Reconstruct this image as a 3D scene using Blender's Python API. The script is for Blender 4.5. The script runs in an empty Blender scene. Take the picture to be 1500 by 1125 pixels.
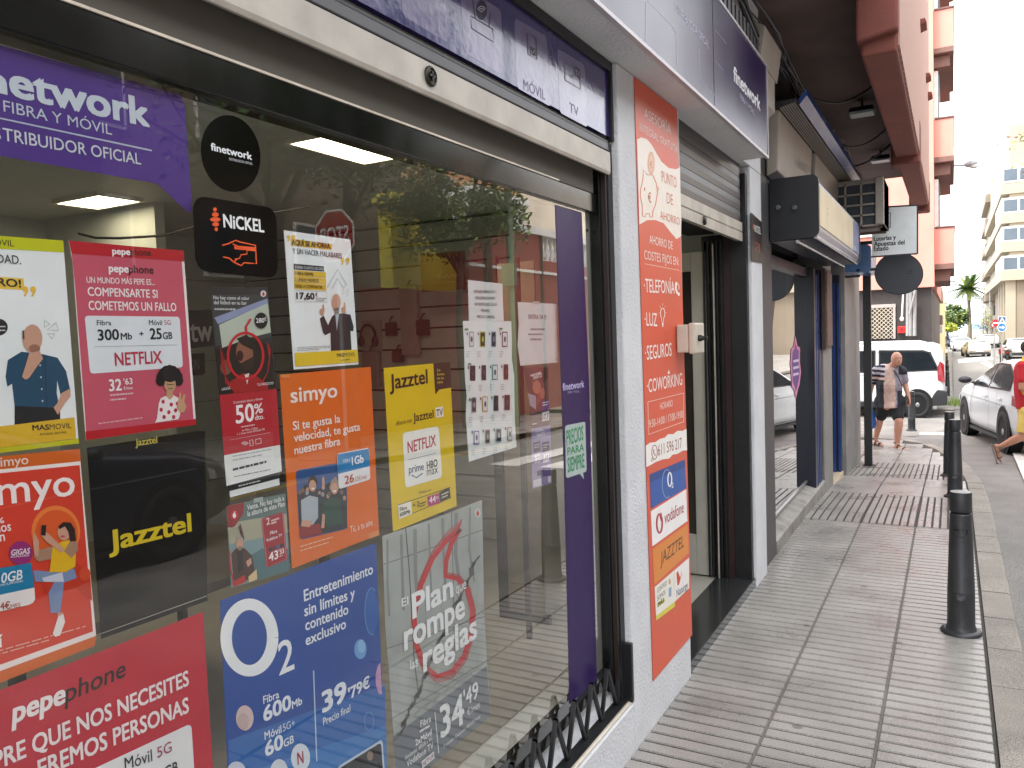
import bpy, math, random
from mathutils import Vector, Matrix, noise
random.seed(7)
S = bpy.context.scene
COL = S.collection
# ------------------------------------------------------------------ camera
F, VP, ROLL, EYE = 1160.0, (1394.0, 474.0), 0.035, 1.75      # in pixels of the 1500x1125 photograph
_d = Vector((VP[0]-750, VP[1]-562.5, F)).normalized()          # street direction seen by the camera
_c = -(math.sin(ROLL)*_d.x + math.cos(ROLL)*_d.y)/_d.z
_v = Vector((math.sin(ROLL), math.cos(ROLL), _c)).normalized()  # straight down
_r = _v.cross(_d)
R = Matrix((_r, _d, -_v))                                      # camera (right, down, forward) -> world X, Y, Z
cam = bpy.data.cameras.new('camera'); cam.sensor_width = 36; cam.lens = F/1500*36
cam.clip_start = 0.05; cam.clip_end = 2000
co = bpy.data.objects.new('camera', cam); COL.objects.link(co); S.camera = co
rt, dn, fw = (Vector((R[0][i], R[1][i], R[2][i])) for i in range(3))
co.matrix_world = Matrix(((rt.x, -dn.x, -fw.x, 0), (rt.y, -dn.y, -fw.y, 0), (rt.z, -dn.z, -fw.z, EYE), (0, 0, 0, 1)))
# ------------------------------------------------------------------ light
SUN_EL, SUN_AZ = math.radians(60), math.radians(207)           # azimuth clockwise from +Y (down the street)
W = bpy.data.worlds.new('World'); S.world = W; W.use_nodes = True
wn = W.node_tree; wn.nodes.clear()
sky = wn.nodes.new('ShaderNodeTexSky'); sky.sky_type = 'NISHITA'; sky.sun_disc = False
sky.sun_elevation = SUN_EL; sky.sun_rotation = SUN_AZ; sky.dust_density = 4; sky.air_density = 1.2
hs = wn.nodes.new('ShaderNodeHueSaturation'); hs.inputs['Saturation'].default_value = 0.22
bg = wn.nodes.new('ShaderNodeBackground'); bg.inputs['Strength'].default_value = 0.13
wo = wn.nodes.new('ShaderNodeOutputWorld')
oc = wn.nodes.new('ShaderNodeMix'); oc.data_type = 'RGBA'; oc.inputs['Factor'].default_value = .72   # thin overcast over the clear sky
oc.inputs['B'].default_value = (8.6, 8.75, 9.0, 1)
wn.links.new(sky.outputs[0], hs.inputs['Color']); wn.links.new(hs.outputs[0], oc.inputs['A']); wn.links.new(oc.outputs['Result'], bg.inputs[0]); wn.links.new(bg.outputs[0], wo.inputs[0])
sl = bpy.data.lights.new('sun', 'SUN'); sl.energy = 1.1; sl.angle = math.radians(11); sl.color = (1, .96, .9)
so = bpy.data.objects.new('sun', sl); COL.objects.link(so)
sd = Vector((math.sin(SUN_AZ)*math.cos(SUN_EL), math.cos(SUN_AZ)*math.cos(SUN_EL), math.sin(SUN_EL)))
so.rotation_euler = (-sd).to_track_quat('-Z', 'Y').to_euler(); so.location = (-8, -8, 20)
S.view_settings.view_transform = 'Standard'; S.view_settings.look = 'None'
S.view_settings.exposure = 2.02; S.view_settings.gamma = 1
S.render.engine = 'CYCLES'
S.cycles.max_bounces = 8; S.cycles.transparent_max_bounces = 12
S.cycles.use_denoising = True
S.cycles.sample_clamp_indirect = 6
# ------------------------------------------------------------------ helpers: photograph <-> place
def ray(px, py): return R @ Vector((px-750, py-562.5, F))
def on_x(px, py, X):
    r = ray(px, py); t = X/r.x; return Vector((X, r.y*t, EYE+r.z*t))
def on_y(px, py, Y):
    r = ray(px, py); t = Y/r.y; return Vector((r.x*t, Y, EYE+r.z*t))
def on_z(px, py, Z=0.0):
    r = ray(px, py); t = (Z-EYE)/r.z; return Vector((r.x*t, r.y*t, Z))
GP = [(-100, 0), (8, 0), (9.5, -.05), (11.7, -.18), (15, -.34), (20, -.45), (72, -1.05), (1000, -2)]
def gz(Y):                                                     # pavement height: the street falls away
    for (a, za), (b, zb) in zip(GP, GP[1:]):
        if Y <= b: return za+(zb-za)*(Y-a)/(b-a)
    return -2
def on_g(px, py, dz=0.0):
    r = ray(px, py); lo, hi = 0.0, 200.0/r.y
    for _ in range(60):
        t = (lo+hi)/2
        if EYE+r.z*t > gz(r.y*t)+dz: lo = t
        else: hi = t
    return Vector((r.x*t, r.y*t, EYE+r.z*t))
# ------------------------------------------------------------------ helpers: materials
def lin(c):
    if isinstance(c, str): c = tuple(int(c[i:i+2], 16) for i in (0, 2, 4))
    return tuple(((x/255)/12.92 if x/255 <= .04045 else ((x/255+.055)/1.055)**2.4) for x in c)
_m = {}
def mat(name, col, rough=.6, metal=0., var=.12, scale=9., bump=0., bscale=60., spec=.5, det=6., coat=0., emit=None, estr=0.):
    """principled surface; colour wavers with object-space noise, optional bump"""
    if name in _m: return _m[name]
    m = bpy.data.materials.new(name); m.use_nodes = True; _m[name] = m
    nt = m.node_tree; b = nt.nodes['Principled BSDF']
    c = lin(col) if not (isinstance(col, tuple) and max(col) <= 1) else col
    b.inputs['Roughness'].default_value = rough; b.inputs['Metallic'].default_value = metal
    b.inputs['Specular IOR Level'].default_value = spec; b.inputs['Coat Weight'].default_value = coat
    tc = nt.nodes.new('ShaderNodeTexCoord')
    if var > 0:
        n = nt.nodes.new('ShaderNodeTexNoise'); n.inputs['Scale'].default_value = scale; n.inputs['Detail'].default_value = det
        nt.links.new(tc.outputs['Object'], n.inputs['Vector'])
        r = nt.nodes.new('ShaderNodeValToRGB'); r.color_ramp.elements[0].position = .3; r.color_ramp.elements[1].position = .7
        r.color_ramp.elements[0].color = tuple(x*(1-var) for x in c)+(1,)
        r.color_ramp.elements[1].color = tuple(min(1, x*(1+var)) for x in c)+(1,)
        nt.links.new(n.outputs['Fac'], r.inputs['Fac']); nt.links.new(r.outputs['Color'], b.inputs['Base Color'])
        mr = nt.nodes.new('ShaderNodeMapRange'); mr.inputs['To Min'].default_value = max(0, rough-.08); mr.inputs['To Max'].default_value = min(1, rough+.08)
        nt.links.new(n.outputs['Fac'], mr.inputs['Value']); nt.links.new(mr.outputs['Result'], b.inputs['Roughness'])
    else: b.inputs['Base Color'].default_value = c+(1,)
    if bump > 0:
        n2 = nt.nodes.new('ShaderNodeTexNoise'); n2.inputs['Scale'].default_value = bscale; n2.inputs['Detail'].default_value = 4
        nt.links.new(tc.outputs['Object'], n2.inputs['Vector'])
        bp = nt.nodes.new('ShaderNodeBump'); bp.inputs['Strength'].default_value = bump; bp.inputs['Distance'].default_value = .01
        nt.links.new(n2.outputs['Fac'], bp.inputs['Height']); nt.links.new(bp.outputs['Normal'], b.inputs['Normal'])
    if emit:
        b.inputs['Emission Color'].default_value = lin(emit)+(1,); b.inputs['Emission Strength'].default_value = estr
    return m
def ink(col):                                                  # printed colour on paper or vinyl
    if isinstance(col, tuple): col = '%02x%02x%02x' % tuple(col)
    return mat('print_'+col, col, rough=.42, var=.04, scale=14, bump=.13, bscale=6, spec=.35)
def glass_mat(name='window_glass', k=1.9, tint=(1, 1, 1), rough=.0, base=.04, wav=0.0):
    if name in _m: return _m[name]
    m = bpy.data.materials.new(name); m.use_nodes = True; _m[name] = m
    nt = m.node_tree; nt.nodes.clear()
    o = nt.nodes.new('ShaderNodeOutputMaterial'); mix = nt.nodes.new('ShaderNodeMixShader')
    t = nt.nodes.new('ShaderNodeBsdfTransparent'); t.inputs[0].default_value = tint+(1,)
    g = nt.nodes.new('ShaderNodeBsdfGlossy'); g.inputs['Roughness'].default_value = rough
    lw = nt.nodes.new('ShaderNodeLayerWeight'); lw.inputs['Blend'].default_value = .5
    p = nt.nodes.new('ShaderNodeMath'); p.operation = 'POWER'; p.inputs[1].default_value = 5
    q = nt.nodes.new('ShaderNodeMath'); q.operation = 'MULTIPLY_ADD'; q.inputs[1].default_value = (1-base)*k; q.inputs[2].default_value = base*min(k, 2.3); q.use_clamp = True
    L = nt.links.new
    L(lw.outputs['Facing'], p.inputs[0]); L(p.outputs[0], q.inputs[0]); L(q.outputs[0], mix.inputs[0])
    L(t.outputs[0], mix.inputs[1]); L(g.outputs[0], mix.inputs[2]); L(mix.outputs[0], o.inputs[0])
    if wav:
        tc = nt.nodes.new('ShaderNodeTexCoord'); n = nt.nodes.new('ShaderNodeTexNoise'); n.inputs['Scale'].default_value = 2.2; n.inputs['Detail'].default_value = 1
        bp = nt.nodes.new('ShaderNodeBump'); bp.inputs['Strength'].default_value = wav; bp.inputs['Distance'].default_value = .02
        L(tc.outputs['Object'], n.inputs['Vector']); L(n.outputs['Fac'], bp.inputs['Height']); L(bp.outputs['Normal'], g.inputs['Normal'])
    return m
# ------------------------------------------------------------------ helpers: objects
def tag(o, label=None, cat=None, group=None, kind=None):
    if label: o['label'] = label
    if cat: o['category'] = cat
    if group: o['group'] = group
    if kind: o['kind'] = kind
    return o
def thing(name, label, cat, loc=(0, 0, 0), group=None):
    o = bpy.data.objects.new(name, None); COL.objects.link(o); o.location = loc; o.empty_display_size = .1
    return tag(o, label, cat, group)
class MB:
    """collects faces, then links them as ONE mesh object (coordinates are world unless the parent sits elsewhere)"""
    def __init__(s, m=None): s.v = []; s.f = []; s.mi = []; s.sm = []; s.mats = []; s.cur = 0; m and s.use(m)
    def use(s, m):
        if m not in s.mats: s.mats.append(m)
        s.cur = s.mats.index(m); return s
    def add(s, vs, fs, smooth=False):
        n = len(s.v); s.v += [tuple(v) for v in vs]
        for f in fs: s.f.append([n+i for i in f]); s.mi.append(s.cur); s.sm.append(smooth)
        return s
    def quad(s, *p): return s.add(p, [list(range(len(p)))])
    def box(s, x0, x1, y0, y1, z0, z1, M=None):
        v = [(x, y, z) for x in (x0, x1) for y in (y0, y1) for z in (z0, z1)]
        if M: v = [M @ Vector(p) for p in v]
        return s.add(v, [(0, 1, 3, 2), (4, 6, 7, 5), (0, 4, 5, 1), (2, 3, 7, 6), (0, 2, 6, 4), (1, 5, 7, 3)])
    def prism(s, pts, off):                                    # polygon pts (3-D) pushed along off
        n = len(pts); off = Vector(off); a = [Vector(p) for p in pts]; b = [p+off for p in a]
        return s.add(a+b, [list(range(n))[::-1], list(range(n, 2*n))]+[(i, (i+1) % n, n+(i+1) % n, n+i) for i in range(n)])
    def tube(s, pts, r, n=8, cap=True, smooth=True):
        pts = [Vector(p) for p in pts]; rs = r if isinstance(r, (list, tuple)) else [r]*len(pts)
        vs = []; fs = []; up = None
        for i, p in enumerate(pts):
            t = (pts[min(i+1, len(pts)-1)]-pts[max(i-1, 0)]).normalized()
            if up is None: up = t.orthogonal().normalized()
            up = (up-t*up.dot(t)).normalized() if (up-t*up.dot(t)).length > 1e-6 else t.orthogonal().normalized()
            w = t.cross(up)
            vs += [p+(up*math.cos(a)+w*math.sin(a))*rs[i] for a in (2*math.pi*k/n for k in range(n))]
        for i in range(len(pts)-1):
            for k in range(n): fs.append((i*n+k, i*n+(k+1) % n, (i+1)*n+(k+1) % n, (i+1)*n+k))
        s.add(vs, fs, smooth)
        if cap and len(pts) > 1:
            m = len(pts)-1
            s.add(vs[:n], [list(range(n))[::-1]]); s.add(vs[m*n:], [list(range(n))])
        return s
    def lathe(s, prof, c=(0, 0, 0), n=24, axis='Z', smooth=True, cap=True):   # prof: (radius, height)
        c = Vector(c); vs = []; fs = []
        for r, h in prof:
            for k in range(n):
                a = 2*math.pi*k/n; x, y = r*math.cos(a), r*math.sin(a)
                vs.append(c+Vector({'Z': (x, y, h), 'X': (h, x, y), 'Y': (x, h, y)}[axis]))
        for i in range(len(prof)-1):
            for k in range(n): fs.append((i*n+k, i*n+(k+1) % n, (i+1)*n+(k+1) % n, (i+1)*n+k))
        s.add(vs, fs, smooth)
        if cap:
            if prof[0][0] > 1e-4: s.add(vs[:n], [list(range(n))[::-1]])
            if prof[-1][0] > 1e-4: s.add(vs[-n:], [list(range(n))])
        return s
    def ball(s, c, r, n=14, m=9):
        rr = r if isinstance(r, (tuple, list)) else (r, r, r); vs = []; fs = []
        for i in range(m+1):
            t = math.pi*i/m
            for k in range(n):
                a = 2*math.pi*k/n
                vs.append((c[0]+rr[0]*math.sin(t)*math.cos(a), c[1]+rr[1]*math.sin(t)*math.sin(a), c[2]+rr[2]*math.cos(t)))
        for i in range(m):
            for k in range(n): fs.append((i*n+k, i*n+(k+1) % n, (i+1)*n+(k+1) % n, (i+1)*n+k))
        return s.add(vs, fs, True)
    def build(s, name, parent=None, label=None, cat=None, group=None, kind=None, bevel=0, origin=None, local=False):
        me = bpy.data.meshes.new(name)
        base = Vector((0, 0, 0))
        if parent is not None and not local:
            q = parent
            while q: base = base+Vector(q.location); q = q.parent
        loc = Vector((0, 0, 0))
        if parent is None and s.v:
            xs, ys, zs = zip(*s.v); loc = Vector(origin) if origin else Vector(((min(xs)+max(xs))/2, (min(ys)+max(ys))/2, min(zs)))
            if local: loc = Vector((0, 0, 0))
        me.from_pydata([tuple(Vector(v)-base-loc) for v in s.v], [], s.f)
        for m in s.mats: me.materials.append(m)
        me.polygons.foreach_set('material_index', s.mi); me.polygons.foreach_set('use_smooth', s.sm); me.update()
        o = bpy.data.objects.new(name, me); COL.objects.link(o); o.location = loc
        if parent: o.parent = parent
        if bevel:
            b = o.modifiers.new('bevel', 'BEVEL'); b.width = bevel; b.segments = 2; b.limit_method = 'ANGLE'; b.angle_limit = math.radians(40)
        return tag(o, label, cat, group, kind)
def copy_tree(o, loc, label=None, group=None, scale=None):
    c = o.copy(); COL.objects.link(c); c.location = loc
    if scale: c.scale = scale
    if label: c['label'] = label
    if group: c['group'] = group
    for ch in list(o.children):
        k = ch.copy(); COL.objects.link(k); k.parent = c
        for g in list(ch.children):
            h = g.copy(); COL.objects.link(h); h.parent = k
    return c
# ------------------------------------------------------------------ helpers: lettering
_tx = {}
def glyphs(text, bold=0.0):
    k = (text, bold)
    if k in _tx: return _tx[k]
    c = bpy.data.curves.new('lettering', 'FONT'); c.body = text; c.size = 1; c.offset = bold; c.fill_mode = 'FRONT'; c.resolution_u = 3
    o = bpy.data.objects.new('lettering', c); COL.objects.link(o)
    me = o.evaluated_get(bpy.context.evaluated_depsgraph_get()).to_mesh()
    v = [(p.co.x, p.co.y) for p in me.vertices]; f = [list(p.vertices) for p in me.polygons]
    bpy.data.objects.remove(o); bpy.data.curves.remove(c)
    x0 = min(p[0] for p in v); w = max(p[0] for p in v)-x0
    _tx[k] = ([((x-x0)/w, y/.682) for x, y in v], f, w/.682)
    return _tx[k]
EPS = .00035
class Flat:
    """a printed sheet, sticker or sign face on a plane X=c (facing the street) or Y=c (facing -Y)"""
    def __init__(s, plane, crop=(0, 0, 1)):
        s.ax, s.c = plane; s.crop = crop; s.mb = MB(); s.k = 0; s.n = Vector((1, 0, 0)) if s.ax == 'X' else Vector((0, -1, 0))
    def P(s, x, y):
        ox, oy, k = s.crop; px, py = ox+x/k, oy+y/k
        return on_x(px, py, s.c) if s.ax == 'X' else on_y(px, py, s.c)
    def put(s, pts, l): s.k += 1; return [p+s.n*(EPS*(l+.012*s.k)) for p in pts]
    def base(s, col, pts, t=.0006, l=0):
        s.mb.use(col if not isinstance(col, (str, tuple)) else ink(col)); q = [s.P(*p) for p in pts]
        s.mb.prism([p-s.n*t for p in q], s.n*t); return s
    def real(s, col, pts, t=.0006):                            # base given in plane coordinates
        s.mb.use(col if not isinstance(col, (str, tuple)) else ink(col))
        q = [Vector((s.c, a, b)) if s.ax == 'X' else Vector((a, s.c, b)) for a, b in pts]
        s.mb.prism([p-s.n*t for p in q], s.n*t); return s
    def poly(s, col, pts, l=1):
        s.mb.use(col if not isinstance(col, (str, tuple)) else ink(col)); q = s.put([s.P(*p) for p in pts], l)
        s.mb.add(q, [list(range(len(q)))]); return s
    def rr(s, col, c, r=.01, l=1, solid=0):                    # quadrilateral with rounded corners (r in metres)
        q = [s.P(*p) for p in c]; out = []
        for i in range(4):
            p, a, b = q[i], (q[i-1]-q[i]).normalized(), (q[(i+1) % 4]-q[i]).normalized()
            for k in range(6):
                t = k/5; u = p+a*r*(1-t)**2+b*r*t**2; out.append(u)
        s.mb.use(col if not isinstance(col, (str, tuple)) else ink(col))
        if solid: s.mb.prism([p-s.n*solid for p in out], s.n*solid)
        else: s.mb.add(s.put(out, l), [list(range(len(out)))])
        return s
    def ell(s, col, cx, cy, rx, ry=None, l=1, n=28, solid=0, skew=0):
        ry = ry or rx
        pts = [(cx+rx*math.cos(2*math.pi*k/n), cy+ry*math.sin(2*math.pi*k/n)+skew*math.cos(2*math.pi*k/n)) for k in range(n)]
        return s.base(col, pts, solid) if solid else s.poly(col, pts, l)
    def stroke(s, col, pts, w, l=1, close=False):
        if close: pts = list(pts)+[pts[0]]
        n = len(pts); L = []; Rr = []
        for i in range(n):
            a = pts[max(i-1, 0)] if not (close and i == 0) else pts[-2]; b = pts[min(i+1, n-1)] if not (close and i == n-1) else pts[1]
            dx, dy = b[0]-a[0], b[1]-a[1]; d = math.hypot(dx, dy) or 1
            L.append((pts[i][0]-dy/d*w/2, pts[i][1]+dx/d*w/2)); Rr.append((pts[i][0]+dy/d*w/2, pts[i][1]-dx/d*w/2))
        s.mb.use(ink(col) if isinstance(col, (str, tuple)) else col); q = s.put([s.P(*p) for p in L+Rr], l)
        s.mb.add(q, [(i, i+1, n+i+1, n+i) for i in range(n-1)]); return s
    def ring(s, col, cx, cy, rx, ry, w, l=1, a0=0, a1=360, n=36):
        return s.stroke(col, [(cx+rx*math.cos(math.radians(a0+(a1-a0)*k/n)), cy+ry*math.sin(math.radians(a0+(a1-a0)*k/n))) for k in range(n+1)], w, l)
    def text(s, t, a, b, h, col='ffffff', bold=.012, l=2, ital=0):
        A, B = s.P(*a), s.P(*b); H = (s.P(a[0], a[1]-h)-A).length; v, f, wd = glyphs(t)
        u = B-A; s.mb.use(ink(col) if isinstance(col, (str, tuple)) else col); e = max(0, bold)*1.25/wd; g = e*wd*.7
        for k, (dx, dy) in enumerate(((e, g), (-e, g), (e, -g), (-e, -g)) if e else ((0, 0),)):      # heavy weights: overprinted, slightly shifted
            q = [A+u*(x*(1-2*e)+e+dx+ital*y*H/u.length)+Vector((0, 0, H*(y*(1-2*g)+g+dy))) for x, y in v]
            s.mb.add(s.put(q, l+.2*k), f)
        return s
    def greek(s, col, a, b, h, l=2, n=1, gap=0, seed=0):        # lines of type too small to read
        rnd = random.Random(seed+len(s.mb.v))
        for k in range(n):
            x = 0.0; e = 1-.35*rnd.random()*(k == n-1)
            while x < e-.03:
                w = min(e-x, .04+.1*rnd.random()); p = [(a[0]+(b[0]-a[0])*t, a[1]+(b[1]-a[1])*t+k*gap) for t in (x, x+w)]
                s.poly(col, [(p[0][0], p[0][1]-h), (p[1][0], p[1][1]-h), p[1], p[0]], l); x += w+.02
        return s
    def done(s, name, label, cat, group=None, parent=None): return s.mb.build(name, parent, label, cat, group)
# ================================================================== setting: ground
def pave_mat(name, col, rough, dirt=.35, fleck=.5, gum=False):
    m = bpy.data.materials.new(name); m.use_nodes = True; nt = m.node_tree; b = nt.nodes['Principled BSDF']; L = nt.links.new; N = nt.nodes.new
    tc = N('ShaderNodeTexCoord'); c = lin(col)
    n1 = N('ShaderNodeTexNoise'); n1.inputs['Scale'].default_value = 2.3; n1.inputs['Detail'].default_value = 8
    n2 = N('ShaderNodeTexNoise'); n2.inputs['Scale'].default_value = 230; n2.inputs['Detail'].default_value = 2
    n3 = N('ShaderNodeTexVoronoi'); n3.inputs['Scale'].default_value = 170
    for n in (n1, n2, n3): L(tc.outputs['Object'], n.inputs['Vector'])
    r1 = N('ShaderNodeValToRGB'); r1.color_ramp.elements[0].position = .32; r1.color_ramp.elements[1].position = .68
    r1.color_ramp.elements[0].color = tuple(x*(1-dirt) for x in c)+(1,); r1.color_ramp.elements[1].color = tuple(min(1, x*(1+dirt*.5)) for x in c)+(1,)
    r2 = N('ShaderNodeValToRGB'); r2.color_ramp.elements[0].position = .36; r2.color_ramp.elements[1].position = .66
    r2.color_ramp.elements[0].color = (1-fleck, 1-fleck, 1-fleck, 1); r2.color_ramp.elements[1].color = (1+fleck*.7,)*3+(1,)
    mx = N('ShaderNodeMix'); mx.data_type = 'RGBA'; mx.blend_type = 'MULTIPLY'; mx.inputs['Factor'].default_value = 1
    L(n1.outputs['Fac'], r1.inputs['Fac']); L(n2.outputs['Fac'], r2.inputs['Fac'])
    L(r1.outputs['Color'], mx.inputs['A']); L(r2.outputs['Color'], mx.inputs['B']); 
    if gum:                                                    # old chewing gum and oil spots
        v = N('ShaderNodeTexVoronoi'); v.inputs['Scale'].default_value = 2.6; L(tc.outputs['Object'], v.inputs['Vector'])
        n4 = N('ShaderNodeTexNoise'); n4.inputs['Scale'].default_value = 30; L(tc.outputs['Object'], n4.inputs['Vector'])
        ad = N('ShaderNodeMath'); ad.operation = 'MULTIPLY_ADD'; ad.inputs[1].default_value = .05; L(n4.outputs['Fac'], ad.inputs[0]); L(v.outputs['Distance'], ad.inputs[2])
        rg = N('ShaderNodeValToRGB'); rg.color_ramp.elements[0].position = .075; rg.color_ramp.elements[1].position = .10
        rg.color_ramp.elements[0].color = (.5, .48, .46, 1); rg.color_ramp.elements[1].color = (1, 1, 1, 1); L(ad.outputs[0], rg.inputs['Fac'])
        m2 = N('ShaderNodeMix'); m2.data_type = 'RGBA'; m2.blend_type = 'MULTIPLY'; m2.inputs['Factor'].default_value = 1
        L(mx.outputs['Result'], m2.inputs['A']); L(rg.outputs['Color'], m2.inputs['B']); L(m2.outputs['Result'], b.inputs['Base Color'])
    else: L(mx.outputs['Result'], b.inputs['Base Color'])
    mr = N('ShaderNodeMapRange'); mr.inputs['From Min'].default_value = .3; mr.inputs['From Max'].default_value = .7
    mr.inputs['To Min'].default_value = rough-.12; mr.inputs['To Max'].default_value = rough+.15
    L(n1.outputs['Fac'], mr.inputs['Value']); L(mr.outputs['Result'], b.inputs['Roughness'])
    bp = N('ShaderNodeBump'); bp.inputs['Strength'].default_value = .35; bp.inputs['Distance'].default_value = .002
    L(n3.outputs['Distance'], bp.inputs['Height']); L(bp.outputs['Normal'], b.inputs['Normal'])
    return m
M_TILE = pave_mat('worn_concrete_tile', '9b9792', .33, .22, .42, True)
M_JOINT = pave_mat('dirty_joint', '3c3832', .85)
M_KERB = pave_mat('granite_kerb', '8d877e', .7, .4, .6)
M_ASPH = pave_mat('old_asphalt', '807d79', .8, .3, .6)
M_PAINT = pave_mat('road_paint', 'd8d6d0', .7, .15, .2)
O0 = (0, 0, 0)
def strip(mb, xa, xb, ys, dz, smooth=False):
    v = []; f = []
    for y in ys:
        a, b = (xa(y) if callable(xa) else xa), (xb(y) if callable(xb) else xb)
        v += [(a, y, gz(y)+dz), (b, y, gz(y)+dz)]
    for i in range(len(ys)-1): f.append((2*i, 2*i+1, 2*i+3, 2*i+2))
    mb.add(v, f, smooth)
YS = [-40, -10, 0, 4, 8, 8.7, 9.5, 10.6, 11.7, 13.3, 15, 17.5, 20, 28, 40, 72, 120, 200, 420]
mb = MB(M_ASPH); strip(mb, -60, 90, YS, -.12); mb.build('road', kind='structure', origin=O0)
# pavement: dirty bed, grooved tiles, ribbed warning bands, plain tiles
KO = [(.33, -8), (.33, 9), (.32, 10.6), (.25, 12.2), (.12, 13.6), (-.06, 14.9), (-.32, 15.8), (-.75, 16.4), (-1.6, 16.7), (-9, 16.7)]
def kin(y, off=.17):
    for (xa, a), (xb, b) in zip(KO, KO[1:]):
        if a <= y <= b: return xa+(xb-xa)*(y-a)/(b-a)-off
    return -9
mb = MB(M_JOINT)
ys = [-8, -2, 2, 5, 8, 9.5, 10.6, 11.7, 12.2, 13, 13.6, 14.3, 14.9, 15.4, 15.8]
strip(mb, -1.6, lambda y: kin(y), ys, -.007)
mb.add([(-9, 12.9, gz(12.9)-.007), (-1.6, 12.9, gz(12.9)-.007), (-1.6, 15.8, gz(15.8)-.007), (-9, 15.8, gz(15.8)-.007)], [(0, 1, 2, 3)])
mb.add([(-9, 15.8, gz(15.8)-.007), (kin(15.8), 15.8, gz(15.8)-.007), (-.85, 16.25, gz(16.25)-.007), (-1.6, 16.53, gz(16.5)-.007), (-9, 16.53, gz(16.5)-.007)], [(0, 1, 2, 3, 4)])
mb.use(M_TILE)
COLS = [(-1.215, -.725), (-.715, -.285), (-.275, .148)]
def slab(x0, x1, y0, y1, h=.004):
    b = .0035; z0, z1 = gz(y0)-.008, gz(y1)-.008
    v = [(x0, y0, z0), (x1, y0, z0), (x1, y1, z1), (x0, y1, z1), (x0+b, y0+b, z0+.008), (x1-b, y0+b, z0+.008), (x1-b, y1-b, z1+.008), (x0+b, y1-b, z1+.008)]
    mb.add(v, [(4, 5, 6, 7), (0, 1, 5, 4), (1, 2, 6, 5), (2, 3, 7, 6), (3, 0, 4, 7)])
G = .0833
for x0, x1 in COLS:
    y = -3.0
    while y < 7.6:
        slab(x0, x1, y+.008, min(y+G, 7.62)-.008); y += G
    if x1 > 0: x1 = .147
    for y0, y1 in ((7.64, 9.2), (10.75, 12.5)):
        n = 7; w = (x1-x0)/n
        slabs = [(x0+w*k+.0065, x0+w*(k+1)-.0065) for k in range(n)]
        for a, b in slabs:
            if b > kin((y0+y1)/2): continue
            yy = y0
            while yy < y1-.05:
                slab(a, b, yy+.003, min(yy+.4, y1)-.003); yy += .4
    def plain(y0, y1, st):
        yy = y0
        while yy < y1-.02:
            e = min(yy+st, y1)
            xe = min(x1, kin(e)-.006)
            if xe > x0+.05: slab(x0, xe, yy+.004, e-.004)
            yy = e
    plain(9.21, 10.74, .77); plain(12.51, 16.2, .62)
    plain(-8, -3, .6)
for k in range(6):
    for j in range(5): slab(-1.23-.62*(k+1)+.005, -1.23-.62*k-.005, 12.95+.62*j+.004, 12.95+.62*(j+1)-.004)
mb.use(pave_mat('sandy_joint', '6f6a63', .85, .3, .4))
for xs in (-.72, -.28): strip(mb, xs-.0052, xs+.0052, [-3, 2, 5, 7.62], -.0035)
mb.build('pavement', kind='structure', origin=O0)
# kerb stones: one line of rounded blocks along the street and round the corner
mb = MB(M_KERB); pts = []
for (xa, ya), (xb, yb) in zip(KO, KO[1:]):
    L = math.hypot(xb-xa, yb-ya); n = max(1, round(L/.52))
    for k in range(n): pts.append((xa+(xb-xa)*k/n, ya+(yb-ya)*k/n))
pts.append(KO[-1])
for (xa, ya), (xb, yb) in zip(pts, pts[1:]):
    d = Vector((xb-xa, yb-ya, 0)).normalized(); nrm = Vector((-d.y, d.x, 0)); g = d*.004
    jz = random.uniform(-.003, .003)
    prof = [(0, -.2), (0, -.022), (.006, -.006), (.022, .001), (.166, .001), (.168, -.02)]
    a, b = Vector((xa, ya, gz(ya)+jz))+g, Vector((xb, yb, gz(yb)+jz))-g
    va = [a+nrm*o+Vector((0, 0, h)) for o, h in prof]; vb = [b+nrm*o+Vector((0, 0, h)) for o, h in prof]; n = len(prof)
    mb.add(va+vb, [(i, i+1, n+i+1, n+i) for i in range(n-1)]+[tuple(range(n)), tuple(range(2*n-1, n-1, -1))])
mb.build('kerb', kind='structure', origin=O0)
# far pavement of the next block, with its kerb
mb = MB(M_TILE); strip(mb, -9, -.35, [23.5, 28, 40, 72, 110], .0); mb.build('far_pavement', kind='structure', origin=O0)
mb = MB(M_KERB); strip(mb, -.33, .05, [23.4, 28, 40, 72, 110], .012)
mb.add([(.05, 23.4, gz(23.4)+.012), (.05, 110, gz(110)+.012), (.05, 110, gz(110)-.13), (.05, 23.4, gz(23.4)-.13), (-9, 23.4, gz(23.4)+.012), (-9, 23.4, gz(23.4)-.13)], [(0, 1, 2, 3), (0, 3, 5, 4)])
mb.build('far_kerb', kind='structure', origin=O0)
mb = MB(M_TILE); strip(mb, 5.6, 8.6, [-30, 0, 8, 12, 20], .0)
mb.add([(5.6, -30, 0), (5.6, 20, gz(20)), (5.6, 20, gz(20)-.14), (5.6, -30, -.14)], [(0, 1, 2, 3)])
mb.build('opposite_pavement', kind='structure', origin=O0)
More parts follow.
